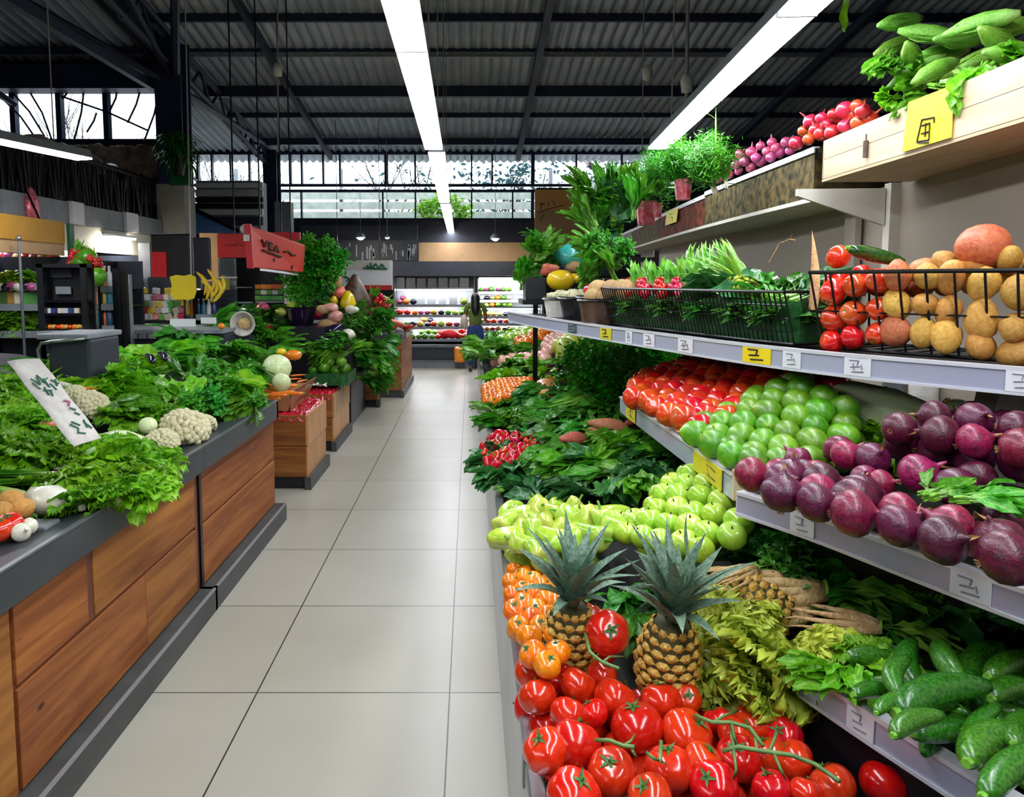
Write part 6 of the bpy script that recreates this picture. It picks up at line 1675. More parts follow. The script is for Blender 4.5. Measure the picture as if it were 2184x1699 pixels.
G1 = [(1150,520),(1135,545),(1122,575),(1118,605),(1145,560),(1160,545),(1130,625),(1150,585)]
tall_bunch(G1, YB + .2, BCD + BCM, .75, 'greens spilling over the left end of the rack', 'dark leafy bunch', 'left end of the rack', 3)
G2 = [(1250,425),(1270,440),(1295,425),(1325,430),(1260,470),(1280,475),(1305,465),(1265,500),(1290,505),(1320,480),(1280,450),(1345,450),(1310,500)]
tall_bunch(G2, 4.6, BCM + BCK, .95, 'broad-leaved greens hanging at the top shelf end', 'broad green bunch', 'tall mass at the top shelf end', 7, 1.2)
G3 = [(1265,540),(1290,560),(1275,585),(1305,590),(1250,600),(1320,545),(1295,530),(1310,570)]
tall_bunch(G3, 4.0, BCM + PARS, .8, 'greens behind the turnips', 'bright green bunch', 'behind the turnips', 9, .8)
# ---------------------------------------------------------------- top shelf
def STp(x, y): return ZT1 - .02
CORNS = [(1925,45,.3),(1990,75,-.2),(1920,95,.1),(2020,110,.2),(2100,50,-.5),(2140,90,.25),(2160,60,.5),(2080,130,-.3),(2000,150,.4),(1960,150,-.6),(2050,85,.7),(2130,125,.2),(1950,125,1.2),(2180,110,.2)]
rn = random.Random(12)
for i, (px, py, a) in enumerate(CORNS):
    p = pt(px, py, X=1.50 + .05 * (i % 4)); o = CORN.put(p, (rn.uniform(0, 3), rn.uniform(-.3, .5), a + 3.0 + rn.uniform(-.4, .4)), .175, group='husked corn on the long crate')
    reg('corn in husks on the long crate', o, 'green corn in its husk', 'long wooden crate')
for i, (px, py) in enumerate([(1905,150),(1925,190),(1960,200),(2000,190),(1895,120),(1950,165),(2050,165),(1900,215),(1985,215),(2030,180),(2100,150),(2150,140)]):
    o = (BCM + BCH)[i % 4].put(pt(px, py, X=1.47 + .04 * (i % 3)), (rn.uniform(-.9, .3), rn.uniform(-.4, .4), rn.uniform(1, 5)), .48)
    reg('leafy greens on the long crate', o, 'green leafy bunch', 'left part of the long crate')
heap([ONS], [(1735,275),(1760,235),(1830,205),(1885,225),(1888,245),(1800,275)], lambda x, y: ZT1 + .0, .075, 'scarlet onions on the top shelf', 'scarlet red onion', 'top shelf beside the long crate', 1, 121, tilt=.8)
def face_heap(kinds, pts, Xf, dia, group, look, place, seed, tilt=.9, parts=True):
    rn = random.Random(seed)
    for i, (px, py) in enumerate(pts):
        p = pt(px, py, X=Xf + rn.uniform(-.02, .05)); o = rn.choice(kinds).put(p, rr(rn, tilt), dia * rn.uniform(.85, 1.15), group=group, parts=parts); reg(group, o, look, place)
def trirow(x0, y0, x1, y1, hh, sx, sy, seed):
    """Points stacked above a slanting line, fewer towards the top."""
    out = []; rn = random.Random(seed); n = int(math.hypot(x1 - x0, y1 - y0) / sx); r = 0
    while r * sy < hh:
        for i in range(n):
            u = (i + .5 * (r % 2)) / n; lim = hh * math.sin(math.pi * min(1, u * .9 + .12)) ** .6
            if r * sy <= lim: out.append((x0 + (x1 - x0) * u + rn.uniform(-3, 3), y0 + (y1 - y0) * u - r * sy + rn.uniform(-3, 3)))
        r += 1
    return out
face_heap([ONS], trirow(1700, 305, 1880, 245, 50, 24, 19, 3), 1.54, .062, 'scarlet onions on the top shelf', 'scarlet red onion', 'heap beside the long crate', 5)
face_heap([ONP], trirow(1535, 384, 1710, 308, 42, 22, 17, 4), 1.64, .062, 'pink onions on the top shelf', 'pink-purple onion', 'netting-wrapped tray', 6)
# herb pots with red foil
def foil_pot(px, py, h, w, Y, label):
    p = pt(px, py, Y=Y); w_ = w / F * Y; h_ = h / F * Y
    r = empty('foil_pot', p, label, 'plant pot', 'red foil pots on the top shelf')
    n = 18; m = MB().lathe([(w_ * .38, -h_ / 2), (w_ * .42, -h_ / 4), (w_ * .5, h_ / 2)], n, 9, .04, c=p); m.build('foil_wrap', 'red_foil', r)
    MB().lathe([(0, h_ / 2 - .02), (w_ * .46, h_ / 2 - .02)], 12, c=p).build('soil', 'bark', r); return p
q1 = foil_pot(1457, 405, 42, 38, 4.4, 'striped red foil pot of dill beside the pink onions')
q2 = foil_pot(1378, 455, 50, 44, 5.2, 'larger red foil pot left of the dill pot')
q3 = foil_pot(1403, 448, 30, 20, 5.0, 'narrow pinkish foil pot between the two foil pots')
for i, (px, py, Y, s_) in enumerate([(1450, 390, 4.4, 1.0), (1430, 385, 4.5, 1.0), (1470, 380, 4.4, 1.0), (1410, 405, 4.7, 1.0), (1400, 415, 4.9, 1.1), (1380, 425, 5.1, 1.1), (1510, 390, 4.3, .9), (1530, 385, 4.2, .9), (1490, 385, 4.3, 1.0)]):
    o = DILL.put(pt(px, py, Y=Y), (rn.uniform(-.2, .2), rn.uniform(-.5, .5), i), s_); reg('dill bunches on the top shelf', o, 'feathery dill bunch', 'above the foil pots')
for i, (px, py, Y, s_) in enumerate([(1520, 400, 4.3, .7), (1545, 390, 4.2, .65)]):
    o = SCAL.put(pt(px, py, Y=Y), (1.2, rn.uniform(-.3, .3), rn.uniform(-1, 1)), s_ * .9); reg('spiky green stalks on the top shelf', o, 'spiky bright green stalk bunch', 'between dill and pink onions')
DILL.put(pt(1520, 385, Y=4.3), (.1, .3, 2), 1.1, 'dill bunch right of the foil pots, touching the pink onions')
pz = [pt(1527, y, Y=4.25) for y in (330, 290, 255, 228)]
r = empty('tall_shoot', pz[0], 'single thin pale green shoot rising above the dill', 'plant'); MB().tube(pz, [.008, .006, .004, .002], 6).build('stem', 'stem_green', r); MB().leaf(Matrix.Translation(pz[2]) @ R3(.8, 0, 1), .12, .02, 4, 2, 'spike', .5).build('leaf_blade', 'leaf_stalk', r)
greens([DILL, PARS[0]], [(1370,470),(1400,440),(1440,430),(1440,460)], lambda x, y: ZT0 + .1, .2, 'small herbs below the foil pots', 'small herb tuft', 'tray below the foil pots', .6, 131)
# hanging sprig at the top of the frame
px_ = [pt(1825, y, X=1.75) for y in (-40, 0)]
r = empty('hanging_leaf', px_[0], 'single light green leaf hanging at the top edge left of the corn', 'leaf')
MB().leaf(Matrix.Translation(pt(1812, -10, X=1.75)) @ R3(-1.3, 0, .5), .16, .06, 6, 4, 'oval', .3, .3, .006).build('leaf_blade', 'leaf_bright', r)
# ================================================================ LEFT COUNTERS: PRODUCE
def L_(lst, kinds, group, look, place, sc=1.0, seed=0, lift=.05, tilt=.3, cat=None):
    rn = random.Random(seed)
    for px, py, s_ in lst:
        p = hit(px, py, lambda x, y: SL(x, y) + lift); k = rn.choice(kinds)
        o = k.put(p, (rn.uniform(-tilt, tilt), rn.uniform(-tilt, tilt), rn.uniform(-3.1, 3.1)), sc * s_, group=group, cat=cat); reg(group, o, look, place)
L_([(130,1015,1),(185,1040,.95),(250,1005,1),(300,1010,.95),(325,1000,.75),(210,985,1.1),(150,975,1),(265,965,1),(335,975,.7),(100,985,.9),(240,1050,.7),(170,1060,.65),(310,1040,.65)], LETB, 'frilly lettuces spilling over the counter rim', 'bright frilly lettuce', 'spilling over the near rim', 1.08, 1, .05, .5)
L_([(20,880,1),(70,900,1),(30,950,1),(90,945,.9),(10,830,1),(60,850,.9),(110,900,.8),(30,810,.8)], LETB, 'frilly lettuces at the left edge', 'large bright lettuce', 'left edge behind the paper sign', 1.15, 2, .06, .5)
L_([(215,800,1),(260,780,1.1),(300,770,1.1),(340,760,1),(240,830,1.1),(290,820,1.15),(330,800,1.2),(380,790,1.1),(360,830,1.1),(200,770,.9),(250,755,.9),(310,752,.8),(410,810,1.1),(280,860,1),(340,870,1),(390,860,1),(235,870,.8),(430,790,1)], BCH + BCM[:1], 'broad leafy bunches on the left counter', 'broad bright leafy bunch', 'middle of the left counter', 1.15, 3, .05, .35)
L_([(300,875,.9),(340,885,.9),(260,880,.9),(380,880,.8)], LETB, 'small lettuces above the cauliflower', 'small bright lettuce', 'above the cauliflower', .9, 4, .06, .3)
L_([(430,860,1),(470,870,1),(500,860,1),(520,845,1),(480,840,1),(450,880,.9),(530,870,.9),(440,830,1),(505,825,1),(540,850,.8),(420,885,.8),(550,870,.6)], PARS + BCM[:1], 'parsley at the counter corner', 'curly parsley bunch', 'far corner of the left counter', 1.15, 5, .02, .5)
L_([(400,720,1),(440,710,1.1),(480,715,1.1),(520,720,1.1),(560,730,1),(420,750,1.1),(470,750,1.1),(520,760,1.1),(560,760,1),(590,745,.9),(440,780,1),(500,790,1),(545,785,.9),(590,770,.8),(395,740,.9),(470,690,.8),(510,700,.8)], BCD + BCM, 'dark greens at the far end of the left counters', 'dark green leafy bunch', 'far end of the left counters', 1.25, 6, .07, .5)
L_([(455,825,1.0)], [BCH[0]], 'single', 'long pale-stalked leafy stem pointing at the counter corner,', 'above the parsley', 1.2, 8)
# leeks
for i, (px, py, a, s_) in enumerate([(60,1000,-1.7,1.0),(40,1015,-1.6,1.1),(80,1030,-1.5,1.0),(30,975,-1.8,1.0),(60,960,-1.7,.9)]):
    LEEK.put(hit(px + 60, py, lambda x, y: SL(x, y) + .05), (.05, 0, 1.7 + .1 * i), s_, ['dark green leek nearest the fennel', 'second leek up from the fennel', 'short leek touching the frilly lettuce', 'leek lying under the left lettuces', 'topmost leek of the small stack'][i], 'leeks by the fennel')
for i, (px, py, a) in enumerate([(130,800,1.2),(120,820,1.3),(145,785,1.1),(150,835,1.3)]):
    LEEK.put(hit(px, py, lambda x, y: SL(x, y) + .06), (.05, 0, a), 1.3, ['leek top lying below the grey bin', 'second leek top below the grey bin', 'leek top against the steel tube', 'short leek top beside the orange blossom'][i], 'leek tops below the grey bin')
FEN.put(hit(100, 1065, lambda x, y: SL(x, y) + .05), (0, 0, 2.9), 1.25, 'white fennel bulb with green stalks at the near left edge')
for i, (px, py, s_) in enumerate([(20,1068,.085),(45,1085,.08),(5,1090,.075)]):
    POT[0].put(hit(px, py, lambda x, y: SL(x, y) + .045), (.2, .1, i), s_, ['peach-coloured tuber nearest the fennel', 'second peach tuber beside the counter rim', 'tuber cut off by the left edge'][i], 'peach tubers')
for i, (px, py, s_) in enumerate([(20,1120,.09),(-5,1130,.09)]):
    TOM[i].put(hit(px, py, lambda x, y: SL(x, y) + .03), (.3, .1, i), s_, ['red tomato beside the tubers at the near left edge', 'red tomato mostly outside the left edge'][i], 'tomatoes by the tubers')
for i, (px, py, s_) in enumerate([(62,1122,.055),(45,1135,.06)]):
    GARL = Kind('garlic_bulb', 'garlic', k_onion('bulb_white', .3)) if i == 0 else GARL
    GARL.put(hit(px, py, lambda x, y: SL(x, y) + .02), (1.2, .1, i), s_, ['small white garlic bulb by the grey rim', 'second garlic bulb nearer the tomatoes'][i], 'garlic bulbs')
p = hit(95, 1110, lambda x, y: SL(x, y) + .01)
tag(MB().box(p.x - .05, p.x + .03, p.y - .05, p.y + .04, p.z - .02, p.z - .005).build('plastic_tray', 'grey_panel', bevel=.004), 'small grey plastic tray corner under the garlic', 'tray')
# cauliflowers, pale cabbages
CAULI.put(hit(395, 915, lambda x, y: SL(x, y) + .06), (.2, .3, 0), .27, 'largest creamy cauliflower beside the grey rim', 'cauliflowers')
CAULI.put(hit(345, 945, lambda x, y: SL(x, y) + .035), (.3, -.2, 1), .18, 'cauliflower partly under the frilly lettuce', 'cauliflowers')
CAULI.put(hit(435, 905, lambda x, y: SL(x, y) + .03), (.3, .5, 2), .15, 'small cauliflower in clear wrap at the rim', 'cauliflowers')
CAULI.put(hit(195, 865, lambda x, y: SL(x, y) + .05), (.4, -.4, 2), .2, 'cauliflower behind the paper sign', 'cauliflowers')
CAULI.put(hit(155, 845, lambda x, y: SL(x, y) + .05), (.4, -.4, 0), .15, 'small cauliflower next to the orange blossom', 'cauliflowers')
CAB.put(hit(315, 908, lambda x, y: SL(x, y) + .06), (0, 0, 0), .10, 'small round pale cabbage left of the largest cauliflower')
NAPA.put(hit(300, 940, lambda x, y: SL(x, y) + .05), (0, 0, 1.3), .24, 'pale yellow-green cabbage lying below the paper sign')
p = hit(178, 838, lambda x, y: SL(x, y) + .06); r = empty('orange_blossom', p, 'orange squash blossom behind the paper sign', 'flower')
m = MB(); [m.leaf(Matrix.Translation(p) @ R3(0, 0, k * 1.25) @ R3(.5, 0, 0), .08, .05, 4, 3, 'oval', .5, .5) for k in range(5)]; m.build('petals', 'carrot_orange', r)
p = hit(100, 905, lambda x, y: SL(x, y) + .08); tag(MB().ball((0, 0, 0), .035, 10, (1.2, 1, .8), 2, .1).build('peach_fruit', 'squash_salmon', smooth=True), 'small peach fruit tucked under the paper sign', 'fruit').location = p
for i, (px, py, a) in enumerate([(318,765,-.9),(345,760,-.9),(425,770,-.7)]):
    EGG.put(hit(px, py, lambda x, y: SL(x, y) + .14), (0, .2, a), .16, ['grey-violet aubergine on the leafy bunches', 'second slender aubergine beside the grey one', 'aubergine under clear wrap, left of the dark greens'][i], 'slender aubergines')
# paper sign
def paper_sign():
    A = pt(15, 772, Y=2.95); B = pt(84, 764, Y=3.05); C = pt(215, 932, Y=2.75); D = pt(158, 955, Y=2.62)
    r = empty('paper_sign', D, 'long white paper sign with green handwriting leaning on the lettuces', 'sign')
    n = 8; vs = []; rn = random.Random(3)
    for i in range(n + 1):
        for j in range(5):
            u = i / n; v = j / 4; q = A.lerp(D, u).lerp(B.lerp(C, u), v); q = q + Vector((0, 0, .004 * math.sin(i * 1.7 + j))); vs.append(q)
    fs = [(i * 5 + j, i * 5 + j + 1, (i + 1) * 5 + j + 1, (i + 1) * 5 + j) for i in range(n) for j in range(4)]
    o = MB().add(vs, fs).build('sheet', 'cloth_white', r, smooth=True, solidify=.003)
    nrm = (B - A).cross(D - A).normalized(); nrm = nrm if nrm.y < 0 else -nrm
    def P(u, v): return A.lerp(D, v).lerp(B.lerp(C, v), u) + nrm * .008
    m = MB()
    for a, b in [((.25, .25), (.40, .33)), ((.40, .33), (.50, .22)), ((.50, .22), (.58, .32)), ((.2, .30), (.3, .38)), ((.55, .30), (.75, .27)), ((.62, .27), (.6, .38)), ((.35, .40), (.6, .42)), ((.45, .37), (.42, .46)), ((.55, .42), (.5, .48)), ((.8, .30), (.95, .36)), ((.85, .38), (.95, .30)), ((.7, .34), (.75, .42)),
                 ((.35, .80), (.5, .86)), ((.5, .86), (.4, .90)), ((.4, .90), (.6, .93)), ((.45, .78), (.62, .84)), ((.8, .82), (.9, .90)), ((.85, .80), (.78, .88)), ((.7, .64), (.85, .68)), ((.75, .70), (.85, .74))]:
        m.tube([P(*a), P(*b)], .0035, 4)
    m.build('handwriting', 'sign_green', r)
    m = MB(); m.tube([P(.7, .55), P(.85, .58)], .004, 4).tube([P(.85, .58), P(.74, .62)], .004, 4); m.build('pink_mark', 'sign_pink', r)
paper_sign()
# grey bin with a steel tube
def grey_bin():
    Y = 4.05; a = pt(100, 722, Y=Y); b = pt(195, 800, Y=Y)
    r = empty('grey_bin', (a.x, Y, b.z), 'dark grey plastic bin with a bent steel tube, behind the left lettuces', 'bin')
    MB().box(a.x, b.x, Y, Y + .35, b.z - .2, a.z).build('body', 'charcoal_panel', r, bevel=.02)
    c = pt(78, 712, Y=Y - .02); d = pt(190, 724, Y=Y - .02)
    MB().box(c.x, d.x, Y - .03, Y + .37, d.z - .0, c.z).build('lid', 'grey_panel', r, bevel=.008)
    P = [pt(x, y, Y=Y - .06) for x, y in ((100, 800), (84, 770), (80, 745), (88, 732), (110, 728), (180, 722))]
    MB().tube(P, .009, 8).build('tube', 'brushed_steel', r, smooth=True)
grey_bin()
# ---------------------------------------------------------------- things between the counters and the far left stalls
for i, (px, py, a) in enumerate([(530,812,.3),(550,820,.2),(570,828,.25),(545,835,.3),(590,835,.2),(575,842,.15),(560,850,.3),(600,822,.3),(610,838,.1),(540,845,.35)]):
    o = CAR.put(pt(px, py, z=.80 + .015 * (i % 3)), (0, 0, a + 2.9), .26); reg('carrots beyond the left counter', o, 'long orange carrot', 'carrot box beyond the counter corner')
for i, (px, py, a) in enumerate([(625,808,.3),(645,812,1.2),(635,800,.6)]):
    CAR.put(pt(px, py, z=.84), (0, 0, a), .14, ['thick short carrot beside the pale cabbage leaf', 'curved carrot at the box corner', 'carrot behind the curved one'][i], 'short carrots by the pale cabbage')
r = empty('cardboard_box', pt(600, 870, Y=5.3), 'open brown cardboard box of carrots beyond the left counter', 'box')
a = pt(510, 880, Y=5.25); b = pt(650, 860, Y=5.7)
bx0, bx1, by0, by1, bz = B1[0] - .25, B1[0] + .22, B1[2] + .05, B1[2] + .6, B1[4] + .02
MB().box(bx0, bx1, by0, by0 + .01, bz, bz + .2).build('front_wall', 'cardboard', r); MB().hexa([(bx1, by0, bz), (bx1, by1, bz), (bx1 + .10, by1, bz + .20), (bx1 + .03, by0, bz + .16)], (-.012, 0, 0)).build('side_wall', 'cardboard', r); MB().box(bx0, bx1, by0 + .01, by1, bz, bz + .15).build('filling', 'cardboard', r)
CAB.put(pt(590, 785, Y=5.6), (.5, .4, 0), .24, 'pale yellow-green pointed cabbage beside the carrots')
CAB.put(pt(600, 815, Y=5.4), (1.5, .4, 0), .15, 'white cabbage leaf end lying on the carrots')
blob_thing('orange_squash', 'squash', 'pumpkin_orange', 625, 757, 6.0, .055, (1.3, 1, .8), 'small orange squash between the dark greens and the black tray', 2, .05)
blob_thing('orange_squash', 'squash', 'pumpkin_yellow', 600, 750, 6.1, .04, (1.1, 1, .8), 'tiny yellow squash beside the orange one', 3, .05)
a = pt(697, 830, Y=5.7); o = MB().leaf(Matrix.Translation(a + Vector((0, 0, .02))) @ R3(.1, .1, .8), .28, .1, 6, 4, 'oval', .4, .3, .02, 3).build('withered_leaf', 'cloth_white'); tag(o, 'withered grey-white leaf lying on the red liner', 'leaf')
# green box of cabbages over the second red stand
def open_box(name, px0, py0, px1, py1, Y, d, mat, label, h_in=.03, cat='box'):
    a = pt(px0, py1, Y=Y); b = pt(px1, py0, Y=Y); r = empty(name, (a.x, Y, a.z), label, cat)
    z0, z1 = a.z, b.z; x0, x1 = a.x, b.x; t = .01
    MB().box(x0, x1, Y, Y + t, z0, z1).build('front_wall', mat, r); MB().box(x0, x1, Y + d - t, Y + d, z0, z1).build('back_wall', mat, r)
    MB().box(x0, x0 + t, Y + t, Y + d - t, z0, z1).build('side_wall', mat, r); MB().box(x1 - t, x1, Y + t, Y + d - t, z0, z1).build('side_wall', mat, r)
    MB().box(x0 + t, x1 - t, Y + t, Y + d - t, z0, z1 - h_in).build('bottom', mat, r); return r
open_box('green_crate', 650, 797, 742, 822, 7.2, .5, 'leaf_deep', 'dark green crate of cabbages above the second red liner', .02, 'crate')
def Yput(lst, kinds, Y, group, look, place, sc, seed=0, tilt=.5, spread=.15, cat=None, parts=True):
    rn = random.Random(seed)
    for px, py in lst:
        p = pt(px, py, Y=Y + rn.uniform(0, spread)); k = rn.choice(kinds)
        o = k.put(p, (rn.uniform(-tilt, tilt), rn.uniform(-tilt, tilt), rn.uniform(-3, 3)), sc * rn.uniform(.88, 1.12), group=group, cat=cat, parts=parts); reg(group, o, look, place)
CABS = Kind('small_cabbage', 'cabbage', k_cabbage('lime_green', 'leaf_mid'))
Yput([(668,790),(690,784),(715,790),(735,786),(700,772),(678,775),(728,772)], [CABS], 7.3, 'small cabbages in the green crate', 'small round green cabbage', 'green crate', .13, 3)
Yput([(665,755),(690,750),(715,745),(740,755),(700,735),(725,760),(750,735),(680,765)], BCD + BCM, 7.4, 'dark greens above the green crate', 'dark green bunch', 'above the green crate', 1.0, 4)
DG = [(745,690),(765,675),(785,685),(800,705),(760,700),(780,715),(795,730),(760,730),(775,750),(790,765),(765,775),(785,790),(750,755),(755,790),(795,800),(770,810),(745,780),(735,710)]
Yput(DG, BCD + BCM[:1] + PARD, 8.6, 'dark greens cascading over the crate stand', 'glossy dark green bunch', 'hanging before the far wooden counter', 1.35, 5, .9, .4)
# central island display: black trays, pots, squash, aubergines
def island():
    a = pt(545, 735, Y=8.2); b = pt(745, 700, Y=8.2)
    r = empty('island_display', ((a.x + b.x) / 2, 8.4, 0), 'dark island display of mixed vegetables behind the red liner stands', 'display stand')
    MB().box(a.x, b.x, 8.25, 9.4, 0, pt(600, 732, Y=8.2).z).build('base', 'black_plastic', r, bevel=.01)
    MB().box(a.x + .1, b.x - .1, 8.7, 9.4, .9, pt(600, 690, Y=8.6).z).build('tier', 'black_plastic', r, bevel=.01)
island()
open_box('black_tray', 606, 697, 692, 728, 8.0, .35, 'black_plastic', 'shiny black tray of aubergines on the island', .05, 'tray')
for i, (px, py, a) in enumerate([(640, 702, .1), (670, 706, .0)]):
    EGG.put(pt(px, py, Y=8.1), (0, 0, a), .26, ['black aubergine on the island tray', 'glossy aubergine behind the first on the island tray'][i], 'aubergines on the black tray')
Yput([(560,690),(580,700),(575,680),(600,690),(560,715),(545,700)], PARD + BCD, 8.3, 'herbs at the near side of the island', 'dark herb bunch', 'near side of the island', 1.2, 6)
blob_thing('red_capsicum', 'pepper', 'pepper_red', 570, 668, 8.6, .055, (1, 1, 1), 'red capsicum at the left of the island', 3, .1)
blob_thing('red_capsicum', 'pepper', 'pepper_red', 571, 696, 8.3, .05, (1, 1, 1), 'red capsicum lower, under the first one', 5, .1)
blob_thing('red_capsicum', 'pepper', 'pepper_red', 676, 672, 8.5, .05, (1.3, 1, .7), 'flat red capsicum in the middle of the island', 7, .1)
blob_thing('watermelon', 'melon', 'cucumber_dark', 540, 662, 8.9, .13, (1.5, 1, .7), 'dark green melon slice shape at the island end', 8, .05)
blob_thing('squash', 'squash', 'leaf_yellow', 627, 654, 8.6, .08, (1.2, 1, .8), 'yellow-green squash above the black vase', 9, .05)
for i, (px, py, r_) in enumerate([(700,690,.09),(715,675,.08),(690,700,.08),(728,720,.08),(742,712,.07),(690,660,.07),(705,655,.07),(560,655,.06),(600,665,.07),(750,660,.06)]):
    o = MB().ball((0, 0, 0), r_, 12, (1.3, 1, .8), i, .15).build('pale_squash', ['ginger_tan', 'pink_fruit', 'onion_pink', 'chayote', 'bulb_white'][i % 5], smooth=True); o.location = pt(px, py, Y=8.3); tag(o, '', 'squash'); reg('pale squashes on the island', o, 'pale mottled squash', 'dark island display')
r = empty('black_vase', pt(640, 690, Y=8.4), 'shiny black vase under the tall parsley on the island', 'vase')
q = pt(640, 700, Y=8.4); MB().lathe([(0, 0), (.13, 0), (.17, .12), (.2, .24), (.21, .25), (.18, .22)], 16, c=q).build('vase_body', 'eggplant', r, smooth=True)
o = empty('long_dark_squash', pt(715, 705, Y=8.1), 'long glossy black squash lying by the tan one on the island', 'squash')
MB().tube([pt(690, 712, Y=8.1), pt(712, 704, Y=8.1), pt(730, 696, Y=8.15)], [.05, .07, .05], 10).build('skin', 'eggplant', o, smooth=True)
# tall parsley columns
PT = [(660,530),(690,530),(640,545),(710,550),(675,545),(650,560),(690,560),(720,570),(660,580),(640,590),(680,590),(700,600),(635,610),(665,610),(690,620),(640,630),(670,640),(650,645),(625,600),(715,590),(700,575),(660,555)]
PS = Kind('parsley_sprig', 'parsley', k_herb('leaf_herb', 46, .17, .045, 1.2, 9, 6))
Yput(PT, [PS], 8.5, 'tall parsley piled on the island', 'leafy parsley bunch', 'tall parsley tower', 1.25, 7, 1.0, .25)
blob_thing('red_net_bag', 'bag', 'salmon_plastic', 712, 595, 8.8, .11, (.9, .8, 1.1), 'shiny red net bag right of the parsley tower', 3, .15)
blob_thing('red_net_bag', 'bag', 'salmon_plastic', 722, 622, 8.7, .10, (1, .8, .8), 'lower orange-red net bag under the shiny one', 4, .2)
blob_thing('yellow_bag', 'bag', 'pumpkin_yellow', 712, 640, 8.6, .05, (1, .8, 1), 'tiny yellow bag beside the red net bags', 4, .2)
r = empty('brown_sack', pt(755, 655, Y=8.9), 'dark brown pointed sack behind the yellow mesh bag', 'sack')
MB().lathe([(.2, 0), (.19, .1), (.12, .25), (.05, .36), (.02, .4), (0, .4)], 12, 5, .06, c=pt(757, 655, Y=8.9)).build('cloth', 'brown_bag', r, smooth=True)
r = empty('yellow_mesh_bag', pt(742, 655, Y=8.6), 'bright yellow mesh bag in front of the brown sack', 'bag')
MB().lathe([(0, 0), (.09, 0), (.1, .05), (.07, .14), (.02, .2), (0, .2)], 12, 5, .08, c=pt(742, 656, Y=8.6)).build('mesh', 'pumpkin_yellow', r, smooth=True)
# far counter goods
Yput([(790,660),(810,655),(775,645),(800,640),(820,650)], [PARD[0], RAD], 10.4, 'greens and radishes on the far wooden counter', 'small mixed bunch', 'far wooden counter', 1.6, 8)
for i, (px, py, m) in enumerate([(810,690,'bulb_white'),(830,695,'pepper_red'),(845,690,'salmon_plastic'),(835,710,'bulb_white'),(850,705,'cloth_white'),(820,705,'salmon_plastic'),(865,700,'pepper_red'),(860,712,'bulb_white'),(825,680,'pepper_red'),(808,705,'pepper_red'),(845,700,'pepper_red')]):
    p = pt(px, py, Y=10.6 + .05 * i); o = MB().ball((0, 0, 0), .10, 10, (1.7, .8, .55), i, .2).build('wrapped_meat_pack', m, smooth=True); o.location = p; o.rotation_euler = (0, .3, .4 * i); tag(o, '', 'food pack'); reg('red and white packs on the far counter', o, ['white', 'deep red', 'salmon', 'white', 'white', 'salmon', 'deep red', 'white', 'deep red', 'deep red', 'deep red'][i] + ' wrapped pack', 'far wooden counter')
for i, (px, py) in enumerate([(790,635),(815,632),(803,648)]):
    o = CAULI.put(pt(px, py + 14, Y=11.0), (0, 0, i), .3); reg('pale heads behind the far counter', o, 'creamy pale head', 'bowl behind the far counter')
# information board
def info():
    Y = YF - 1.7; r = empty('information_board', pt(780, 617, Y=Y), 'white board with green markings and a red strip hung over the far counter', 'sign')
    fb('panel', 'white_panel', 690, 555, 837, 618, Y, .04, r); fb('header', 'cloth_white', 700, 556, 830, 574, Y - .01, .01, r); fb('red_strip', 'red_sign', 770, 608, 836, 618, Y - .01, .01, r)
    m = MB()
    for a, b in [((790, 560), (794, 572)), ((794, 572), (802, 562)), ((802, 562), (808, 572)), ((808, 572), (815, 563)), ((815, 563), (822, 573)), ((782, 566), (790, 571)), ((775, 572), (826, 573)), ((732, 588), (745, 594)), ((745, 594), (739, 600))]:
        m.tube([pt(*a, Y=Y - .012), pt(*b, Y=Y - .012)], .018, 5)
    m.build('green_marking', 'sign_green', r)
    for x in (720, 810): MB().tube([pt(x, 556, Y=Y + .02), (pt(x, 556, Y=Y + .02).x, Y + .02, roofz(Y) - .05)], .006, 5).build('cord', 'black_metal', r)
info()
MB3 = None
# ---------------------------------------------------------------- far coolers
def cooler(x0, x1, Y, levels, label, nbase=True):
    r = empty('open_cooler', ((x0 + x1) / 2, Y, 0), label, 'cooler', 'open display coolers at the far wall')
    dz = YF - Y - .05
    MB().box(x0, x1, YF - .1, YF - .04, .5, levels[-1] + .25).build('back_panel', 'white_panel', r)
    MB().box(x0, x1, Y - .1, Y + dz - .1, .0, .16).build('kick_plate', 'grey_panel', r)
    MB().box(x0, x1, Y - .16, Y + dz - .1, .16, .44).build('bumper', 'charcoal_panel', r, bevel=.03)
    MB().box(x0, x1, Y - .18, Y - .15, .40, .45).build('bumper_trim', 'steel_grey', r)
    for i, z in enumerate(levels):
        MB().box(x0 + .02, x1 - .02, Y + .12 + .05 * i, YF - .1, z - .025, z).build('shelf', 'black_metal', r)
        MB().box(x0 + .02, x1 - .02, Y + .10 + .05 * i, Y + .12 + .05 * i, z - .04, z + .005).build('shelf_rail', 'brushed_steel', r)
    for x in (x0, x1 - .03): MB().box(x, x + .03, Y + .1, YF - .1, .16, levels[-1] + .3).build('side_panel', 'steel_grey', r)
    MB().box(x0, x1, Y + .1, YF - .1, levels[-1] + .27, levels[-1] + .32).build('canopy', 'charcoal_panel', r)
    MB().box(x0 + .05, x1 - .05, Y + .2, Y + .26, levels[-1] + .235, levels[-1] + .27).build('cooler_lamp', 'cooler_light', r)
    for z in levels[1:]: MB().box(x0 + .05, x1 - .05, Y + .3, Y + .33, z - .04, z - .026).build('cooler_lamp', 'cooler_light', r)
    return r
YC = 13.9
X0, X1, X2 = pt(838, 700, Y=YC).x, pt(1014, 700, Y=YC).x, pt(1160, 700, Y=YC).x
lv = [pt(900, y, Y=YC + .2).z for y in (723, 697, 672, 650, 614)]
lv2 = [pt(900, y, Y=YC + .2).z for y in (720, 706, 690, 675, 655, 640, 622)]
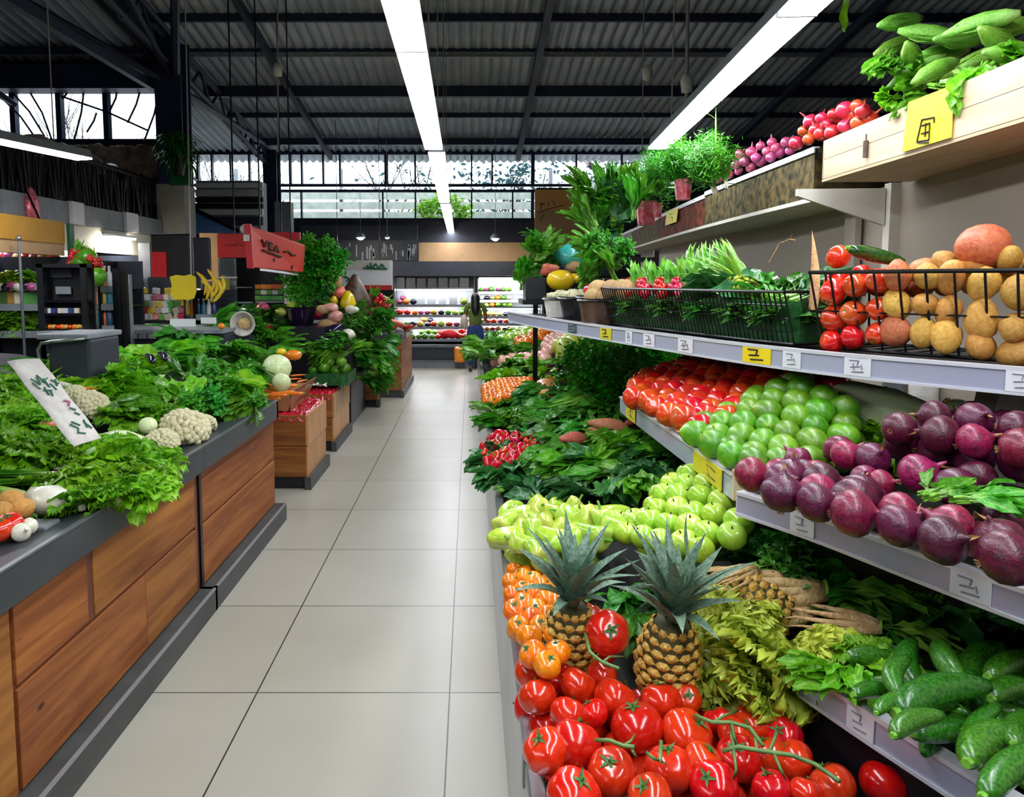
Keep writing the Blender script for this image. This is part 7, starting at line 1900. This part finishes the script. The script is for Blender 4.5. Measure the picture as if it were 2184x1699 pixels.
cooler(X0, X1, YC, lv, 'open dark cooler with white-lit shelves facing the aisle end')
cooler(X1 + .02, X2, YC, lv2, 'second open cooler with many closely spaced shelves, right of the person')
PK = []
def k_pack(mat, w, h, d):
    def fn(name):
        o = MB().box(-w / 2, w / 2, -d / 2, d / 2, 0, h).build(name, mat, None, bevel=.01); return o
    return fn
for i in range(10): PK.append(Kind('wrapped_pack', 'package', k_pack('pack_%d' % i, .15, .12, .1)))
CART = Kind('white_carton', 'carton', k_pack('pack_0', .2, .22, .1))
FR = [Kind('cooler_%s' % n, c, k_blob(m, (1.1, 1, .85), i, .08)) for i, (n, c, m) in enumerate([('apple', 'fruit', 'tomato_red'), ('lime', 'fruit', 'lime_green'), ('onion', 'vegetable', 'onion_pink'), ('potato', 'vegetable', 'potato_gold'), ('melon', 'fruit', 'chayote'), ('turnip', 'vegetable', 'bulb_white'), ('aubergine', 'vegetable', 'eggplant'), ('orange', 'fruit', 'tomato_orange')])]
names = {0: 'white', 1: 'red', 2: 'teal', 3: 'yellow', 4: 'green', 5: 'violet', 6: 'orange', 7: 'rose', 8: 'navy', 9: 'cream'}
fn_ = ['red', 'green', 'pink', 'golden', 'yellow-green', 'white', 'dark', 'orange']
lvn = ['lowest', 'second', 'third', 'fourth', 'top']
rn = random.Random(77)
for li, z in enumerate(lv):
    x = X0 + .1; k = 0
    while x < X1 - .1:
        yy = YC + .24 + .05 * li
        if li == 4 or (li == 3 and x > X0 + .5 and x < X1 - .3):
            o = CART.put((x, yy, z), (0, 0, rn.uniform(-.1, .1)), rn.uniform(.8, 1.0) if li == 4 else .75); reg('cartons in the left cooler, shelf %d' % li, o, 'white carton', lvn[li] + ' shelf of the white-lit cooler'); x += .21
        else:
            j = rn.randrange(8)
            if li == 0: j = 1 if x < X0 + .85 else 0
            s_ = rn.uniform(.11, .15); o = FR[j].put((x, yy, z + s_ * .42), (0, 0, rn.uniform(-3, 3)), s_, parts=False); reg('produce in the white-lit cooler', o, '%s round %s' % (fn_[j], FR[j].cat), lvn[li] + ' shelf of the white-lit cooler'); x += s_ * 1.05
            if rn.random() < .3: 
                o = FR[j].put((x - s_ * .6, yy + .12, z + s_ * 1.1), (0, 0, 1), s_, parts=False); reg('produce in the white-lit cooler', o, '%s round %s' % (fn_[j], FR[j].cat), lvn[li] + ' shelf of the white-lit cooler')
for li, z in enumerate(lv2):
    x = X1 + .12
    base = rn.randrange(8)
    while x < X2 - .6:
        j = (1, 3, 0, 3, 1, 1, 1)[li] if rn.random() < .6 else rn.randrange(8); s_ = rn.uniform(.09, .12)
        o = FR[j].put((x, YC + .24 + .05 * li, z + s_ * .42), (0, 0, rn.uniform(-3, 3)), s_, parts=False); reg('produce in the close-shelved cooler', o, '%s round %s' % (fn_[j], FR[j].cat), ['lowest', 'second', 'third', 'fourth', 'fifth', 'sixth', 'top'][li] + ' shelf of the close-shelved cooler'); x += s_ * 1.08
p = pt(980, 745, Y=YC - .35); tag(MB().box(p.x - .1, p.x + .1, YC - .3, YC - .18, .12, .42).build('orange_bag', 'pumpkin_orange', bevel=.04), 'small orange bag hanging on the cooler bumper beside the person', 'bag')
p = pt(958, 712, Y=YC - .02); tag(MB().ball((p.x, YC + .1, p.z), .11, 12, (1.9, .6, .7), 3, .3).build('red_net_heap', 'scarlet', smooth=True), 'bright red net sack heaped on the lowest cooler shelf', 'sack')
# ---------------------------------------------------------------- person
def person():
    Y = 13.0; foot = pt(1006, 776, z=0); Y = 13.25; x = pt(1014, 700, Y=Y).x
    top = pt(1018, 618, Y=Y).z; s_ = top / 1.62
    r = empty('person', (x, Y, 0), 'person with long black hair, olive top and blue trousers standing at the far cooler', 'person')
    def skin(name, mat, pts, edges, parent=r):
        me = bpy.data.meshes.new(name); me.from_pydata([Vector(p[:3]) * s_ for p in pts], edges, []); o = bpy.data.objects.new(name, me); COL.objects.link(o); o.parent = parent
        m = o.modifiers.new('skin', 'SKIN'); sv = me.skin_vertices[0].data
        for i, p in enumerate(pts): sv[i].radius = (p[3] * s_, (p[4] if len(p) > 4 else p[3]) * s_)
        sv[0].use_root = True
        o.modifiers.new('sub', 'SUBSURF').levels = 2; o.modifiers['sub'].render_levels = 2; m.use_smooth_shade = True
        me.materials.append(M[mat]); return o
    # pelvis, spine, chest, neck, head, shoulders, arms, legs (facing +Y, away)
    pts = [(0,0,.88,.12,.09),(0,0,1.02,.10,.08),(0,.01,1.18,.13,.09),(0,.01,1.33,.08,.07),(0,.01,1.40,.045),(0,.02,1.50,.085,.095),(0,.02,1.57,.06),
           (-.15,.0,1.30,.045),(-.21,.03,1.08,.037),(-.18,.20,.98,.028),(-.16,.28,1.0,.022),
           (.15,.0,1.30,.045),(.21,.04,1.08,.037),(.20,.22,1.0,.028),(.19,.30,1.02,.022),
           (-.09,0,.80,.085),(-.09,.02,.46,.055),(-.10,-.02,.09,.036),(-.10,.10,.04,.035),
           (.09,0,.80,.085),(.11,.03,.46,.055),(.14,.0,.09,.036),(.15,.12,.04,.035)]
    ed = [(0,1),(1,2),(2,3),(3,4),(4,5),(5,6),(3,7),(7,8),(8,9),(9,10),(3,11),(11,12),(12,13),(13,14),(0,15),(15,16),(16,17),(17,18),(0,19),(19,20),(20,21),(21,22)]
    b = skin('body', 'skin', pts, ed)
    skin('olive_top', 'olive_cloth', [(0,0,.90,.15,.12),(0,0,1.04,.13,.11),(0,.01,1.2,.155,.115),(0,.01,1.34,.09,.08),(-.16,0,1.30,.06),(-.20,.02,1.16,.055),(.16,0,1.30,.06),(.20,.02,1.16,.055)], [(0,1),(1,2),(2,3),(3,4),(4,5),(3,6),(6,7)], r)
    skin('trousers', 'denim', [(0,0,.98,.125,.10),(0,0,.90,.135,.105),(-.09,0,.78,.10),(-.09,.02,.46,.075),(-.10,-.01,.10,.062),(.09,0,.78,.10),(.11,.03,.46,.075),(.14,0,.10,.062)], [(0,1),(1,2),(2,3),(3,4),(1,5),(5,6),(6,7)], r)
    skin('long_hair', 'hair', [(0,0,1.55,.10,.115),(0,-.05,1.42,.10,.07),(0,-.10,1.26,.09,.045),(.0,-.11,1.12,.05,.03)], [(0,1),(1,2),(2,3)], r)
    for sx in (-1, 1):
        m = MB().ball(((.10 if sx < 0 else .145) * sx * s_, .06 * s_, .035 * s_), .06 * s_, 10, (.7, 1.9, .6)); o = m.build('shoe', 'shoe_black', None, smooth=True); o.parent = r
        h = MB(); hx = (.16 if sx < 0 else .19) * sx
        h.ball((hx * s_, .31 * s_, 1.01 * s_), .035 * s_, 8, (.8, 1, .4))
        for k in range(4): h.tube([((hx + (k - 1.5) * .014) * s_, .33 * s_, 1.01 * s_), ((hx + (k - 1.5) * .016) * s_, (.375 + .006 * (k in (1, 2))) * s_, 1.0 * s_), ((hx + (k - 1.5) * .015) * s_, (.395 + .006 * (k in (1, 2))) * s_, .98 * s_)], [.008 * s_, .007 * s_, .005 * s_], 6)
        h.tube([((hx - sx * .03) * s_, .30 * s_, 1.01 * s_), ((hx - sx * .05) * s_, .335 * s_, 1.0 * s_)], [.01 * s_, .007 * s_], 6)
        o = h.build('hand', 'skin', None, smooth=True); o.parent = r
    sb = MB().ball((-.22 * s_, -.02, 1.0 * s_), .12 * s_, 10, (.7, .6, 1.2), 3, .15); o = sb.build('shoulder_bag', 'violet_cloth', None, smooth=True); o.parent = r
person()
# ---------------------------------------------------------------- left stalls
# ochre sign box
def ochre():
    a = pt(-60, 440, X=-3.75); b = pt(137, 478, X=-3.75); c = pt(137, 545, X=-3.75); d = pt(-60, 505, X=-3.75)
    r = empty('stall_sign', b, 'ochre-yellow sign board with a tan lower band over the left stall', 'sign')
    y0, y1 = a.y, b.y; z1 = (a.z + b.z) / 2; z0 = c.z; zm = pt(137, 520, X=-3.75).z
    MB().box(-3.85, -3.75, y0, y1, zm, z1).build('board', 'ochre_panel', r); MB().box(-3.85, -3.76, y0, y1, z0, zm).build('lower_band', 'tan_panel', r)
    MB().tube([(-3.80, y1 - .3, z1), (-3.9, y1 - .3, FZ1)], .01, 5).build('hanger', 'black_metal', r)
    q0 = pt(141, 476, Y=y1 + .02); q1 = pt(152, 566, Y=y1 + .02)
    p = empty('green_post', (q0.x, y1, q1.z), 'narrow green post at the end of the ochre sign', 'post')
    MB().box(q0.x, q1.x, y1 + .02, y1 + .1, 0, q0.z).build('shaft', 'green_post', p)
    return y0, y1, z0, z1
OY0, OY1, OZ0, OZ1 = ochre()
P0, P1 = pt(40, 508, Y=6.0), pt(42, 562, Y=6.0)
r = empty('price_holder', P1, 'thin metal pole with a round top in front of the ochre sign', 'sign holder'); MB().tube([(P1.x, 6.0, .0), P0], .012, 8).build('pole', 'brushed_steel', r); MB().ball(P0, .025, 8).build('knob', 'brushed_steel', r, smooth=True)
def rack(x0, x1, Y, d, zs, name, label, mat='black_metal', back='charcoal_panel', rail='grey_panel', zbot=0.0):
    r = empty(name, ((x0 + x1) / 2, Y, zbot), label, 'shelf rack')
    MB().box(x0, x1, Y + d, Y + d + .03, zbot, max(zs) + .25).build('back_panel', back, r)
    for z in zs:
        MB().box(x0, x1, Y, Y + d, z - .02, z).build('shelf', mat, r); MB().box(x0, x1, Y - .01, Y, z - .05, z + .01).build('shelf_rail', rail, r)
    MB().box(x0 - .03, x0, Y, Y + d, 0, max(zs) + .25).build('side_panel', mat, r)
    MB().box(x1, x1 + .02, Y, Y + .02, 0, max(zs) + .02).build('post', mat, r)
    return r
def zl(py, Y): return pt(0, py, Y=Y).z
YA = 6.3
rack(pt(-120, 0, Y=YA).x, pt(76, 0, Y=YA).x, YA, .5, [zl(606, YA), zl(650, YA), zl(708, YA)], 'vegetable_rack', 'black rack of leafy vegetables under the ochre sign')
for li, (py, ks, sc, look) in enumerate([(588, [LETB[0], LETY[0], LETB[1]], .85, 'green lettuce head'), (690, [BCH[0], LETB[0]], .8, 'bright leafy lettuce')]):
    for i in range(9):
        px = -45 + i * 14; o = ks[i % len(ks)].put(pt(px, py + (i % 2) * 4, Y=YA + .1), (.3, .2, i), sc); reg('lettuces on the left rack', o, look, ['top', 'bottom'][li] + ' shelf of the left rack')
for i in range(7):
    o = FR[(2, 5, 6)[i % 3]].put(pt(-10 + i * 13, 612 - 3 * (i % 2), Y=YA + .02), (0, 0, i), .1, parts=False); reg('round roots on the left rack rail', o, fn_[(2, 5, 6)[i % 3]] + ' round root', 'top rail of the left rack')
for i in range(6):
    o = PK[(3, 9, 4)[i % 3]].put(pt(-5 + i * 14, 648, Y=YA + .1), (0, 0, i * .1), .9, parts=False); reg('dim packs on the left rack', o, names[(3, 9, 4)[i % 3]] + ' pack', 'middle shelf of the left rack')
for i in range(7):
    o = FR[(0, 2, 3)[i % 3]].put(pt(5 + i * 18, 548 - (i % 2) * 2 + i * .8, Y=6.9), (0, 0, i), .13, parts=False); reg('sausages and roots above the left rack', o, ['red', 'pink', 'tan'][i % 3] + ' root', 'ledge right under the ochre sign')
# black display unit
def black_unit():
    Y = 5.7; r = empty('black_cabinet', pt(130, 790, Y=Y), 'tall black open cabinet with dim shelves, right of the left rack', 'cabinet')
    a = pt(84, 562, Y=Y); b = pt(187, 707, Y=Y)
    MB().box(a.x, b.x, Y + .12, Y + .14, .0, a.z).build('back_panel', 'black_matte', r)
    MB().box(a.x - .03, a.x + .02, Y, Y + .14, 0, a.z).build('side_panel', 'black_plastic', r); MB().box(b.x - .04, b.x, Y, Y + .03, 0, a.z).build('front_post', 'black_plastic', r)
    MB().box(a.x - .03, b.x, Y, Y + .14, a.z - .03, a.z).build('top_panel', 'black_plastic', r)
    for py in (640, 668, 702): z = zl(py, Y); MB().box(a.x, b.x, Y + .02, Y + .12, z - .02, z).build('shelf', 'black_metal', r)
    fb('grey_label', 'charcoal_panel', 93, 572, 152, 592, Y + .10, .01, r); fb('price_note', 'grey_panel', 118, 611, 151, 627, Y + .09, .01, r)
    fb('lower_board', 'grey_panel', 78, 707, 187, 722, Y - .1, .22, r)
    MB().box(a.x - .02, b.x, Y + .0, Y + .12, .0, zl(722, Y)).build('base', 'charcoal_panel', r)
black_unit()
for i in range(8):
    o = FR[(7, 3, 0)[i % 3]].put(pt(106 + i * 9, 697, Y=5.76), (0, 0, i), .05, parts=False); reg('small fruit in the black cabinet', o, fn_[(7, 3, 0)[i % 3]] + ' small fruit', 'lowest shelf of the black cabinet')
for i in range(6):
    o = PK[(0, 8, 9)[i % 3]].put(pt(105 + i * 12, 668, Y=5.76), (0, 0, i), .35, parts=False); reg('dim packs in the black cabinet', o, names[(0, 8, 9)[i % 3]] + ' small pack', 'middle shelf of the black cabinet')
# net of green and pink vegetables on top of the black cabinet
for i, (px, py) in enumerate([(165,545),(185,550),(200,560),(175,562),(195,575),(205,590),(160,560)]):
    o = (CABS if i % 2 else RAD).put(pt(px, py, Y=6.6), (.3, .2, i), .2 if i % 2 else 1.2); reg('greens and pink roots above the black cabinet', o, 'round green cabbage' if i % 2 else 'pink-red radish bunch', 'above the black cabinet')
# bottle shelf
YS = 6.9
rack(pt(188, 0, Y=YS).x, pt(243, 0, Y=YS).x, YS, .35, [zl(612, YS), zl(650, YS), zl(696, YS)], 'bottle_rack', 'narrow rack of colourful bottles beside the black cabinet')
def k_bottle(mat):
    def fn(name):
        r = kroot(name); MB().lathe([(0, 0), (.035, 0), (.037, .02), (.037, .13), (.015, .18), (.013, .21)], 10).build('bottle_body', mat, r, smooth=True)
        MB().lathe([(.016, .20), (.016, .235), (0, .235)], 8).build('cap', 'white_panel', r); return r
    return fn
BOT = [Kind('bottle', 'bottle', k_bottle('pack_%d' % i)) for i in (2, 1, 8, 6, 0, 3)]
bn = ['teal', 'red', 'navy', 'orange', 'white', 'yellow']
for li, py in enumerate((612, 650, 696)):
    for i in range(5):
        j = (i + li * 2) % 6; p = pt(194 + i * 10, py, Y=YS + .06); o = BOT[j].put((p.x, p.y, zl(py, YS)), (0, 0, 0), .85); reg('bottles on the narrow rack, row %d' % li, o, bn[j] + ' bottle', ['top', 'middle', 'bottom'][li] + ' row of the narrow bottle rack')
# dark poles
for i, (px, y0, y1, Y, lab) in enumerate([(246, 572, 700, 6.0, 'thick black upright pole right of the bottle rack'), (262, 578, 705, 6.0, 'thin black upright pole beside the thick one'), (272, 585, 690, 6.2, 'slim grey upright pole beside the product basket')]):
    a = pt(px, y0, Y=Y); b = pt(px, y1, Y=Y); w = (.03, .018, .012)[i]
    r = empty('upright_pole', (a.x, Y, 0), lab, 'pole'); MB().box(a.x - w, a.x + w, Y, Y + .05, 0, a.z).build('shaft', 'black_metal' if i < 2 else 'grey_panel', r); MB().box(a.x - w * 2, a.x + w * 2, Y - .03, Y + .08, 0, .03).build('foot', 'black_metal', r)
# product basket on a black bowl stand
def pbasket():
    Y = 7.4; a = pt(283, 683, Y=Y); b = pt(397, 590, Y=Y)
    r = empty('product_crate', (a.x, Y, a.z), 'crate of mixed red and white packs on a black pedestal', 'crate')
    MB().box(a.x, b.x, Y, Y + .4, a.z - .03, a.z).build('bottom', 'black_plastic', r); MB().box(a.x, b.x, Y + .38, Y + .4, a.z, b.z).build('back_wall', 'charcoal_panel', r)
    MB().box(a.x, a.x + .02, Y, Y + .4, a.z, b.z - .02).build('side_wall', 'clear_plastic', r); MB().box(b.x - .02, b.x, Y, Y + .4, a.z, b.z - .12).build('side_wall', 'clear_plastic', r)
    c = pt(345, 700, Y=Y + .2); MB().lathe([(.05, 0), (.22, .02), (.06, .1), (.06, c.z - .12), (.28, c.z + .0), (.3, c.z + .04), (0, c.z + .04)], 16, c=(c.x, Y + .2, 0)).build('pedestal', 'black_plastic', r, smooth=True)
    rn = random.Random(5)
    z = a.z; 
    for row in range(5):
        for i in range(8):
            j = rn.choice([0, 1, 9, 1, 0, 3, 4, 7]); x = a.x + .05 + i * (b.x - a.x - .1) / 7.4 + rn.uniform(-.01, .01)
            if row == 4 and i % 2: continue
            o = PK[j].put((x, Y + .06 + .03 * row, z + .005 + row * .065), (rn.uniform(-.2, .2), rn.uniform(-.3, .3), rn.uniform(-.5, .5)), .5, parts=False); reg('packs in the product crate', o, names[j] + ' small pack', 'crate on the black pedestal')
pbasket()
# low grey shelf with pale labels in front
def lowcounter():
    Y = 6.2; a = pt(190, 760, Y=Y); b = pt(470, 690, Y=Y)
    r = empty('low_counter', (a.x, Y, 0), 'low black counter with grey price plates behind the left greens', 'counter')
    MB().box(a.x, b.x, Y + .1, Y + .8, 0, zl(712, Y + .1)).build('body', 'charcoal_panel', r); MB().box(a.x, b.x, Y + .05, Y + .85, zl(712, Y), zl(712, Y) + .03).build('worktop', 'grey_panel', r)
    fb('price_plate', 'white_panel', 362, 680, 416, 696, Y, .02, r); fb('price_plate', 'white_panel', 428, 677, 460, 690, Y, .02, r)
    for k in range(7): fb('price_plate', 'grey_panel', 195 + k * 20, 712, 212 + k * 20, 722, Y + .02, .02, r)
lowcounter()
# yellow sheet, bananas, bottles
q = pt(390, 612, Y=7.1); r = empty('yellow_sign', q, 'ragged mustard-yellow paper sign beside the bananas', 'sign')
o = [(362,590),(375,586),(392,588),(405,585),(417,590),(419,620),(414,636),(400,640),(385,637),(372,640),(364,628),(366,608)]
vs = [pt(x, y, Y=7.1) for x, y in o]; m = MB(); n = len(vs); m.add(vs + [v + Vector((0, .012, 0)) for v in vs], [tuple(range(n)), tuple(range(2 * n - 1, n - 1, -1))] + [(i, n + i, n + (i + 1) % n, (i + 1) % n) for i in range(n)]); m.build('sheet', 'ochre_yellow' if 'ochre_yellow' in M else 'yellow_card', r)
MB().tube([(q.x, 7.13, .9), q + Vector((0, .03, 0))], .01, 6).build('stick', 'black_metal', r)
for i, (px, py, a) in enumerate([(428,605,1.3),(434,615,1.4),(440,622,1.2),(452,612,1.7),(460,620,1.8),(466,612,1.9),(446,600,1.5)]):
    o = BAN.put(pt(px, py, Y=7.0), (1.57, a, .3), .22); reg('bananas beside the yellow sign', o, 'ripe yellow banana', 'banana cluster beside the yellow sign')
YV = 7.3
rack(pt(396, 0, Y=YV).x, pt(466, 0, Y=YV).x, YV, .3, [zl(672, YV)], 'jar_shelf', 'short black shelf of bottles below the bananas')
for i in range(6):
    j = (5, 3, 2, 0, 4, 2)[i] % 6; p = pt(402 + i * 11, 672, Y=YV + .08); o = BOT[j].put((p.x, p.y, zl(672, YV)), (0, 0, 0), .7); reg('bottles below the bananas', o, bn[j] + ' bottle', 'shelf below the bananas')
# black boards, red card
for i, (x0, y0, x1, y1, Y, m, nm, lab) in enumerate([(318,498,408,600,8.0,'black_plastic','black_board','large black board with a bright red card on it'), (408,506,448,596,8.1,'charcoal_panel','dark_board','narrower dark board right of the large black one'), (294,518,322,600,8.5,'wall_dark','dark_board','dark panel left behind the large black board'), (425,497,466,600,9.0,'tan_panel','tan_board','tan wall board between the dark board and the red sign')]):
    r = empty(nm, pt(x0, y1, Y=Y), lab, 'board'); fb('panel', m, x0, y0, x1, y1, Y, .08, r, .02 if i < 2 else 0)
    a = pt(x0 + 6, y0, Y=Y + .04); MB().tube([(a.x, Y + .05, 0), a], .02, 6).build('support', 'black_metal', r)
    if i == 0:
        fb('red_card', 'scarlet', 322, 537, 356, 603, Y - .02, .02, r)
# clear cabinet
def clearcab():
    Y = 7.6; r = empty('glass_cabinet', pt(485, 680, Y=Y), 'narrow glass-fronted cabinet with green goods below the red sign', 'cabinet')
    for x in (466, 502): fb('post', 'grey_panel', x, 551, x + 3, 690, Y, .03, r)
    fb('glass_front', 'clear_plastic', 469, 552, 502, 690, Y, .01, r); fb('back_panel', 'grey_panel', 466, 551, 505, 690, Y + .3, .03, r); fb('frame_bar', 'white_panel', 466, 590, 505, 593, Y - .01, .03, r)
    MB().box(pt(466, 0, Y=Y).x, pt(505, 0, Y=Y).x, Y, Y + .3, 0, zl(690, Y)).build('base', 'charcoal_panel', r)
    for py in (612, 645, 678): MB().box(pt(468, 0, Y=Y).x, pt(503, 0, Y=Y).x, Y + .03, Y + .3, zl(py, Y) - .01, zl(py, Y)).build('shelf', 'grey_panel', r)
clearcab()
for i, (px, py) in enumerate([(476,608),(488,608),(498,608),(476,640),(490,640),(480,674),(494,674)]):
    o = PK[(3, 4, 0)[i % 3]].put(pt(px, py, Y=7.72), (0, 0, 0), .4, parts=False); reg('packs in the glass cabinet', o, names[(3, 4, 0)[i % 3]] + ' pack', 'glass cabinet')
# red signs
r = empty('red_sign', pt(500, 548, Y=8.6), 'flat red sign with faint lettering left of the slanted red box sign', 'sign'); fb('board', 'red_sign', 463, 498, 537, 549, 8.6, .05, r)
m = MB(); [m.tube([pt(478 + k * 10, 523, Y=8.59), pt(483 + k * 10, 520 + 3 * (k % 2), Y=8.59)], .008, 4) for k in range(5)]; m.build('faint_lettering', 'red_orange_sign', r)
MB().tube([pt(500, 500, Y=8.64), (pt(500, 500, Y=8.64).x, 8.64, roofz(8.64) - .05)], .01, 5).build('hanger', 'black_metal', r)
def redbox():
    A, B, C, D = pt(530, 480, Y=6.9), pt(640, 520, Y=7.9), pt(636, 580, Y=7.9), pt(536, 570, Y=6.9)
    r = empty('slanted_red_sign', D, 'big slanted red-orange box sign with dark lettering beside the parsley tower', 'sign')
    q = [A, B, C, D]; MB().hexa([D, C, B, A], (.0, .25, 0)).build('sign_body', 'red_orange_sign', r, bevel=.01)
    MB().hexa([A + Vector((-.03, 0, .01)), A + Vector((.03, 0, .01)), D + Vector((.03, 0, -.01)), D + Vector((-.03, 0, -.01))], (0, -.04, 0)).build('end_frame', 'red_sign', r)
    nrm = (B - A).cross(D - A).normalized(); nrm = nrm if nrm.y < 0 else -nrm
    P = lambda u, v: A.lerp(D, v).lerp(B.lerp(C, v), u) + nrm * .006
    m = MB()
    for a, b in [((.22, .25), (.27, .42)), ((.27, .42), (.32, .25)), ((.36, .27), (.36, .44)), ((.36, .27), (.42, .29)), ((.36, .35), (.41, .37)), ((.36, .44), (.42, .46)), ((.46, .47), (.50, .30)), ((.50, .30), (.54, .49)), ((.47, .41), (.53, .43)), ((.66, .42), (.74, .36)), ((.74, .36), (.82, .46)), ((.82, .46), (.9, .44)), ((.22, .52), (.6, .60))]:
        m.tube([P(*a), P(*b)], .011, 5)
    m.build('lettering', 'brown_bag', r)
    m = MB().tube([P(.45, .78), P(.45, .68)], .008, 4).tube([P(.84, .95), P(.84, .80)], .008, 4); m.build('slot_mark', 'brown_bag', r)
    MB().tube([A.lerp(B, .2), (A.lerp(B, .2).x, A.lerp(B, .2).y, roofz(7) - .05)], .008, 5).build('hanger', 'black_metal', r); MB().tube([A.lerp(B, .8), (A.lerp(B, .8).x, A.lerp(B, .8).y, roofz(7.6) - .05)], .008, 5).build('hanger', 'black_metal', r)
    MB().hexa([D + Vector((.08, 0, -.03)), C + Vector((-.05, 0, -.03)), C + Vector((-.05, 0, -.01)), D + Vector((.08, 0, -.01))], (0, .2, 0)).build('lower_edge', 'white_panel', r)
redbox()
r = empty('red_banner', pt(610, 520, Y=9.3), 'dark red banner end behind the slanted box sign', 'banner'); fb('cloth', 'red_sign', 575, 495, 640, 540, 9.3, .05, r)
MB().tube([pt(600, 497, Y=9.33), (pt(600, 497, Y=9.33).x, 9.33, roofz(9.33) - .05)], .01, 5).build('hanger', 'black_metal', r)
blob_thing('paper_roll', 'roll', 'cloth_white', 521, 488, 6.95, .04, (1, 1, 1.1), 'small cream paper roll at the left top of the slanted sign', 4, .1)
tag(fb('sticker', 'cloth_white', 519, 500, 531, 514, 6.84, .02), 'cream sticker just below the paper roll', 'sticker')
# black block put in for the dark alcove, and tray of oranges behind
r = empty('dark_fridge', pt(560, 680, Y=9.8), 'dark fridge behind the island with a lit tray of orange and white packs', 'fridge')
fb('body', 'black_plastic', 503, 560, 612, 700, 9.9, .5, r); fb('white_edge', 'white_panel', 605, 585, 622, 660, 9.6, .2, r)
a = pt(545, 642, Y=9.6); b = pt(608, 642, Y=9.6); MB().box(a.x, b.x, 9.6, 9.9, a.z - .02, a.z).build('shelf', 'grey_panel', r)
MB().box(pt(503, 0, Y=9.9).x, pt(612, 0, Y=9.9).x, 9.9, 10.4, 0, pt(503, 700, Y=9.9).z).build('base', 'black_plastic', r)
for i in range(5):
    for k in range(3):
        j = (6, 0, 4)[(2 - k + (i % 2 == 0 and k == 1)) % 3]; p = pt(551 + i * 12, 640 - k * 12, Y=9.62 + .03 * k); o = PK[j].put(p, (0, .1 * (i % 2), 0), .5, parts=False); reg('packs on the dark fridge shelf', o, names[j] + ' pack', 'shelf of the dark interior')
# white ring basket
p = pt(520, 690, Y=6.6); r = empty('white_basket', p, 'white round basket tipped on its side at the end of the dark greens', 'basket')
MB().lathe([(.06, -.05), (.10, .0), (.115, .04), (.105, .04), (.09, .0), (.05, -.045)], 18, warp=lambda x, y, z: (x, -z, y), c=(0, 0, 0)).build('basket_body', 'cloth_white', r, smooth=True)
r.children[0].location = (0, 0, 0)
for v in r.children[0].data.vertices: v.co += Vector(p)
m = MB().ball(p, .055, 10, (1, .5, 1), 2, .2).build('fill', 'root_tan', r, smooth=True)
p = pt(473, 695, Y=6.3); blob_thing('marigold', 'flower', 'tomato_orange', 473, 695, 6.1, .03, (1, 1, .9), 'small orange flower on the dark greens', 3, .2)
# dark backdrop added behind the left stalls so shelves read dark
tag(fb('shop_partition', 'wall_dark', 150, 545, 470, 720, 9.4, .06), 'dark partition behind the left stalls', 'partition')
# ================================================================ LABELS OF THE PILES
label_piles()
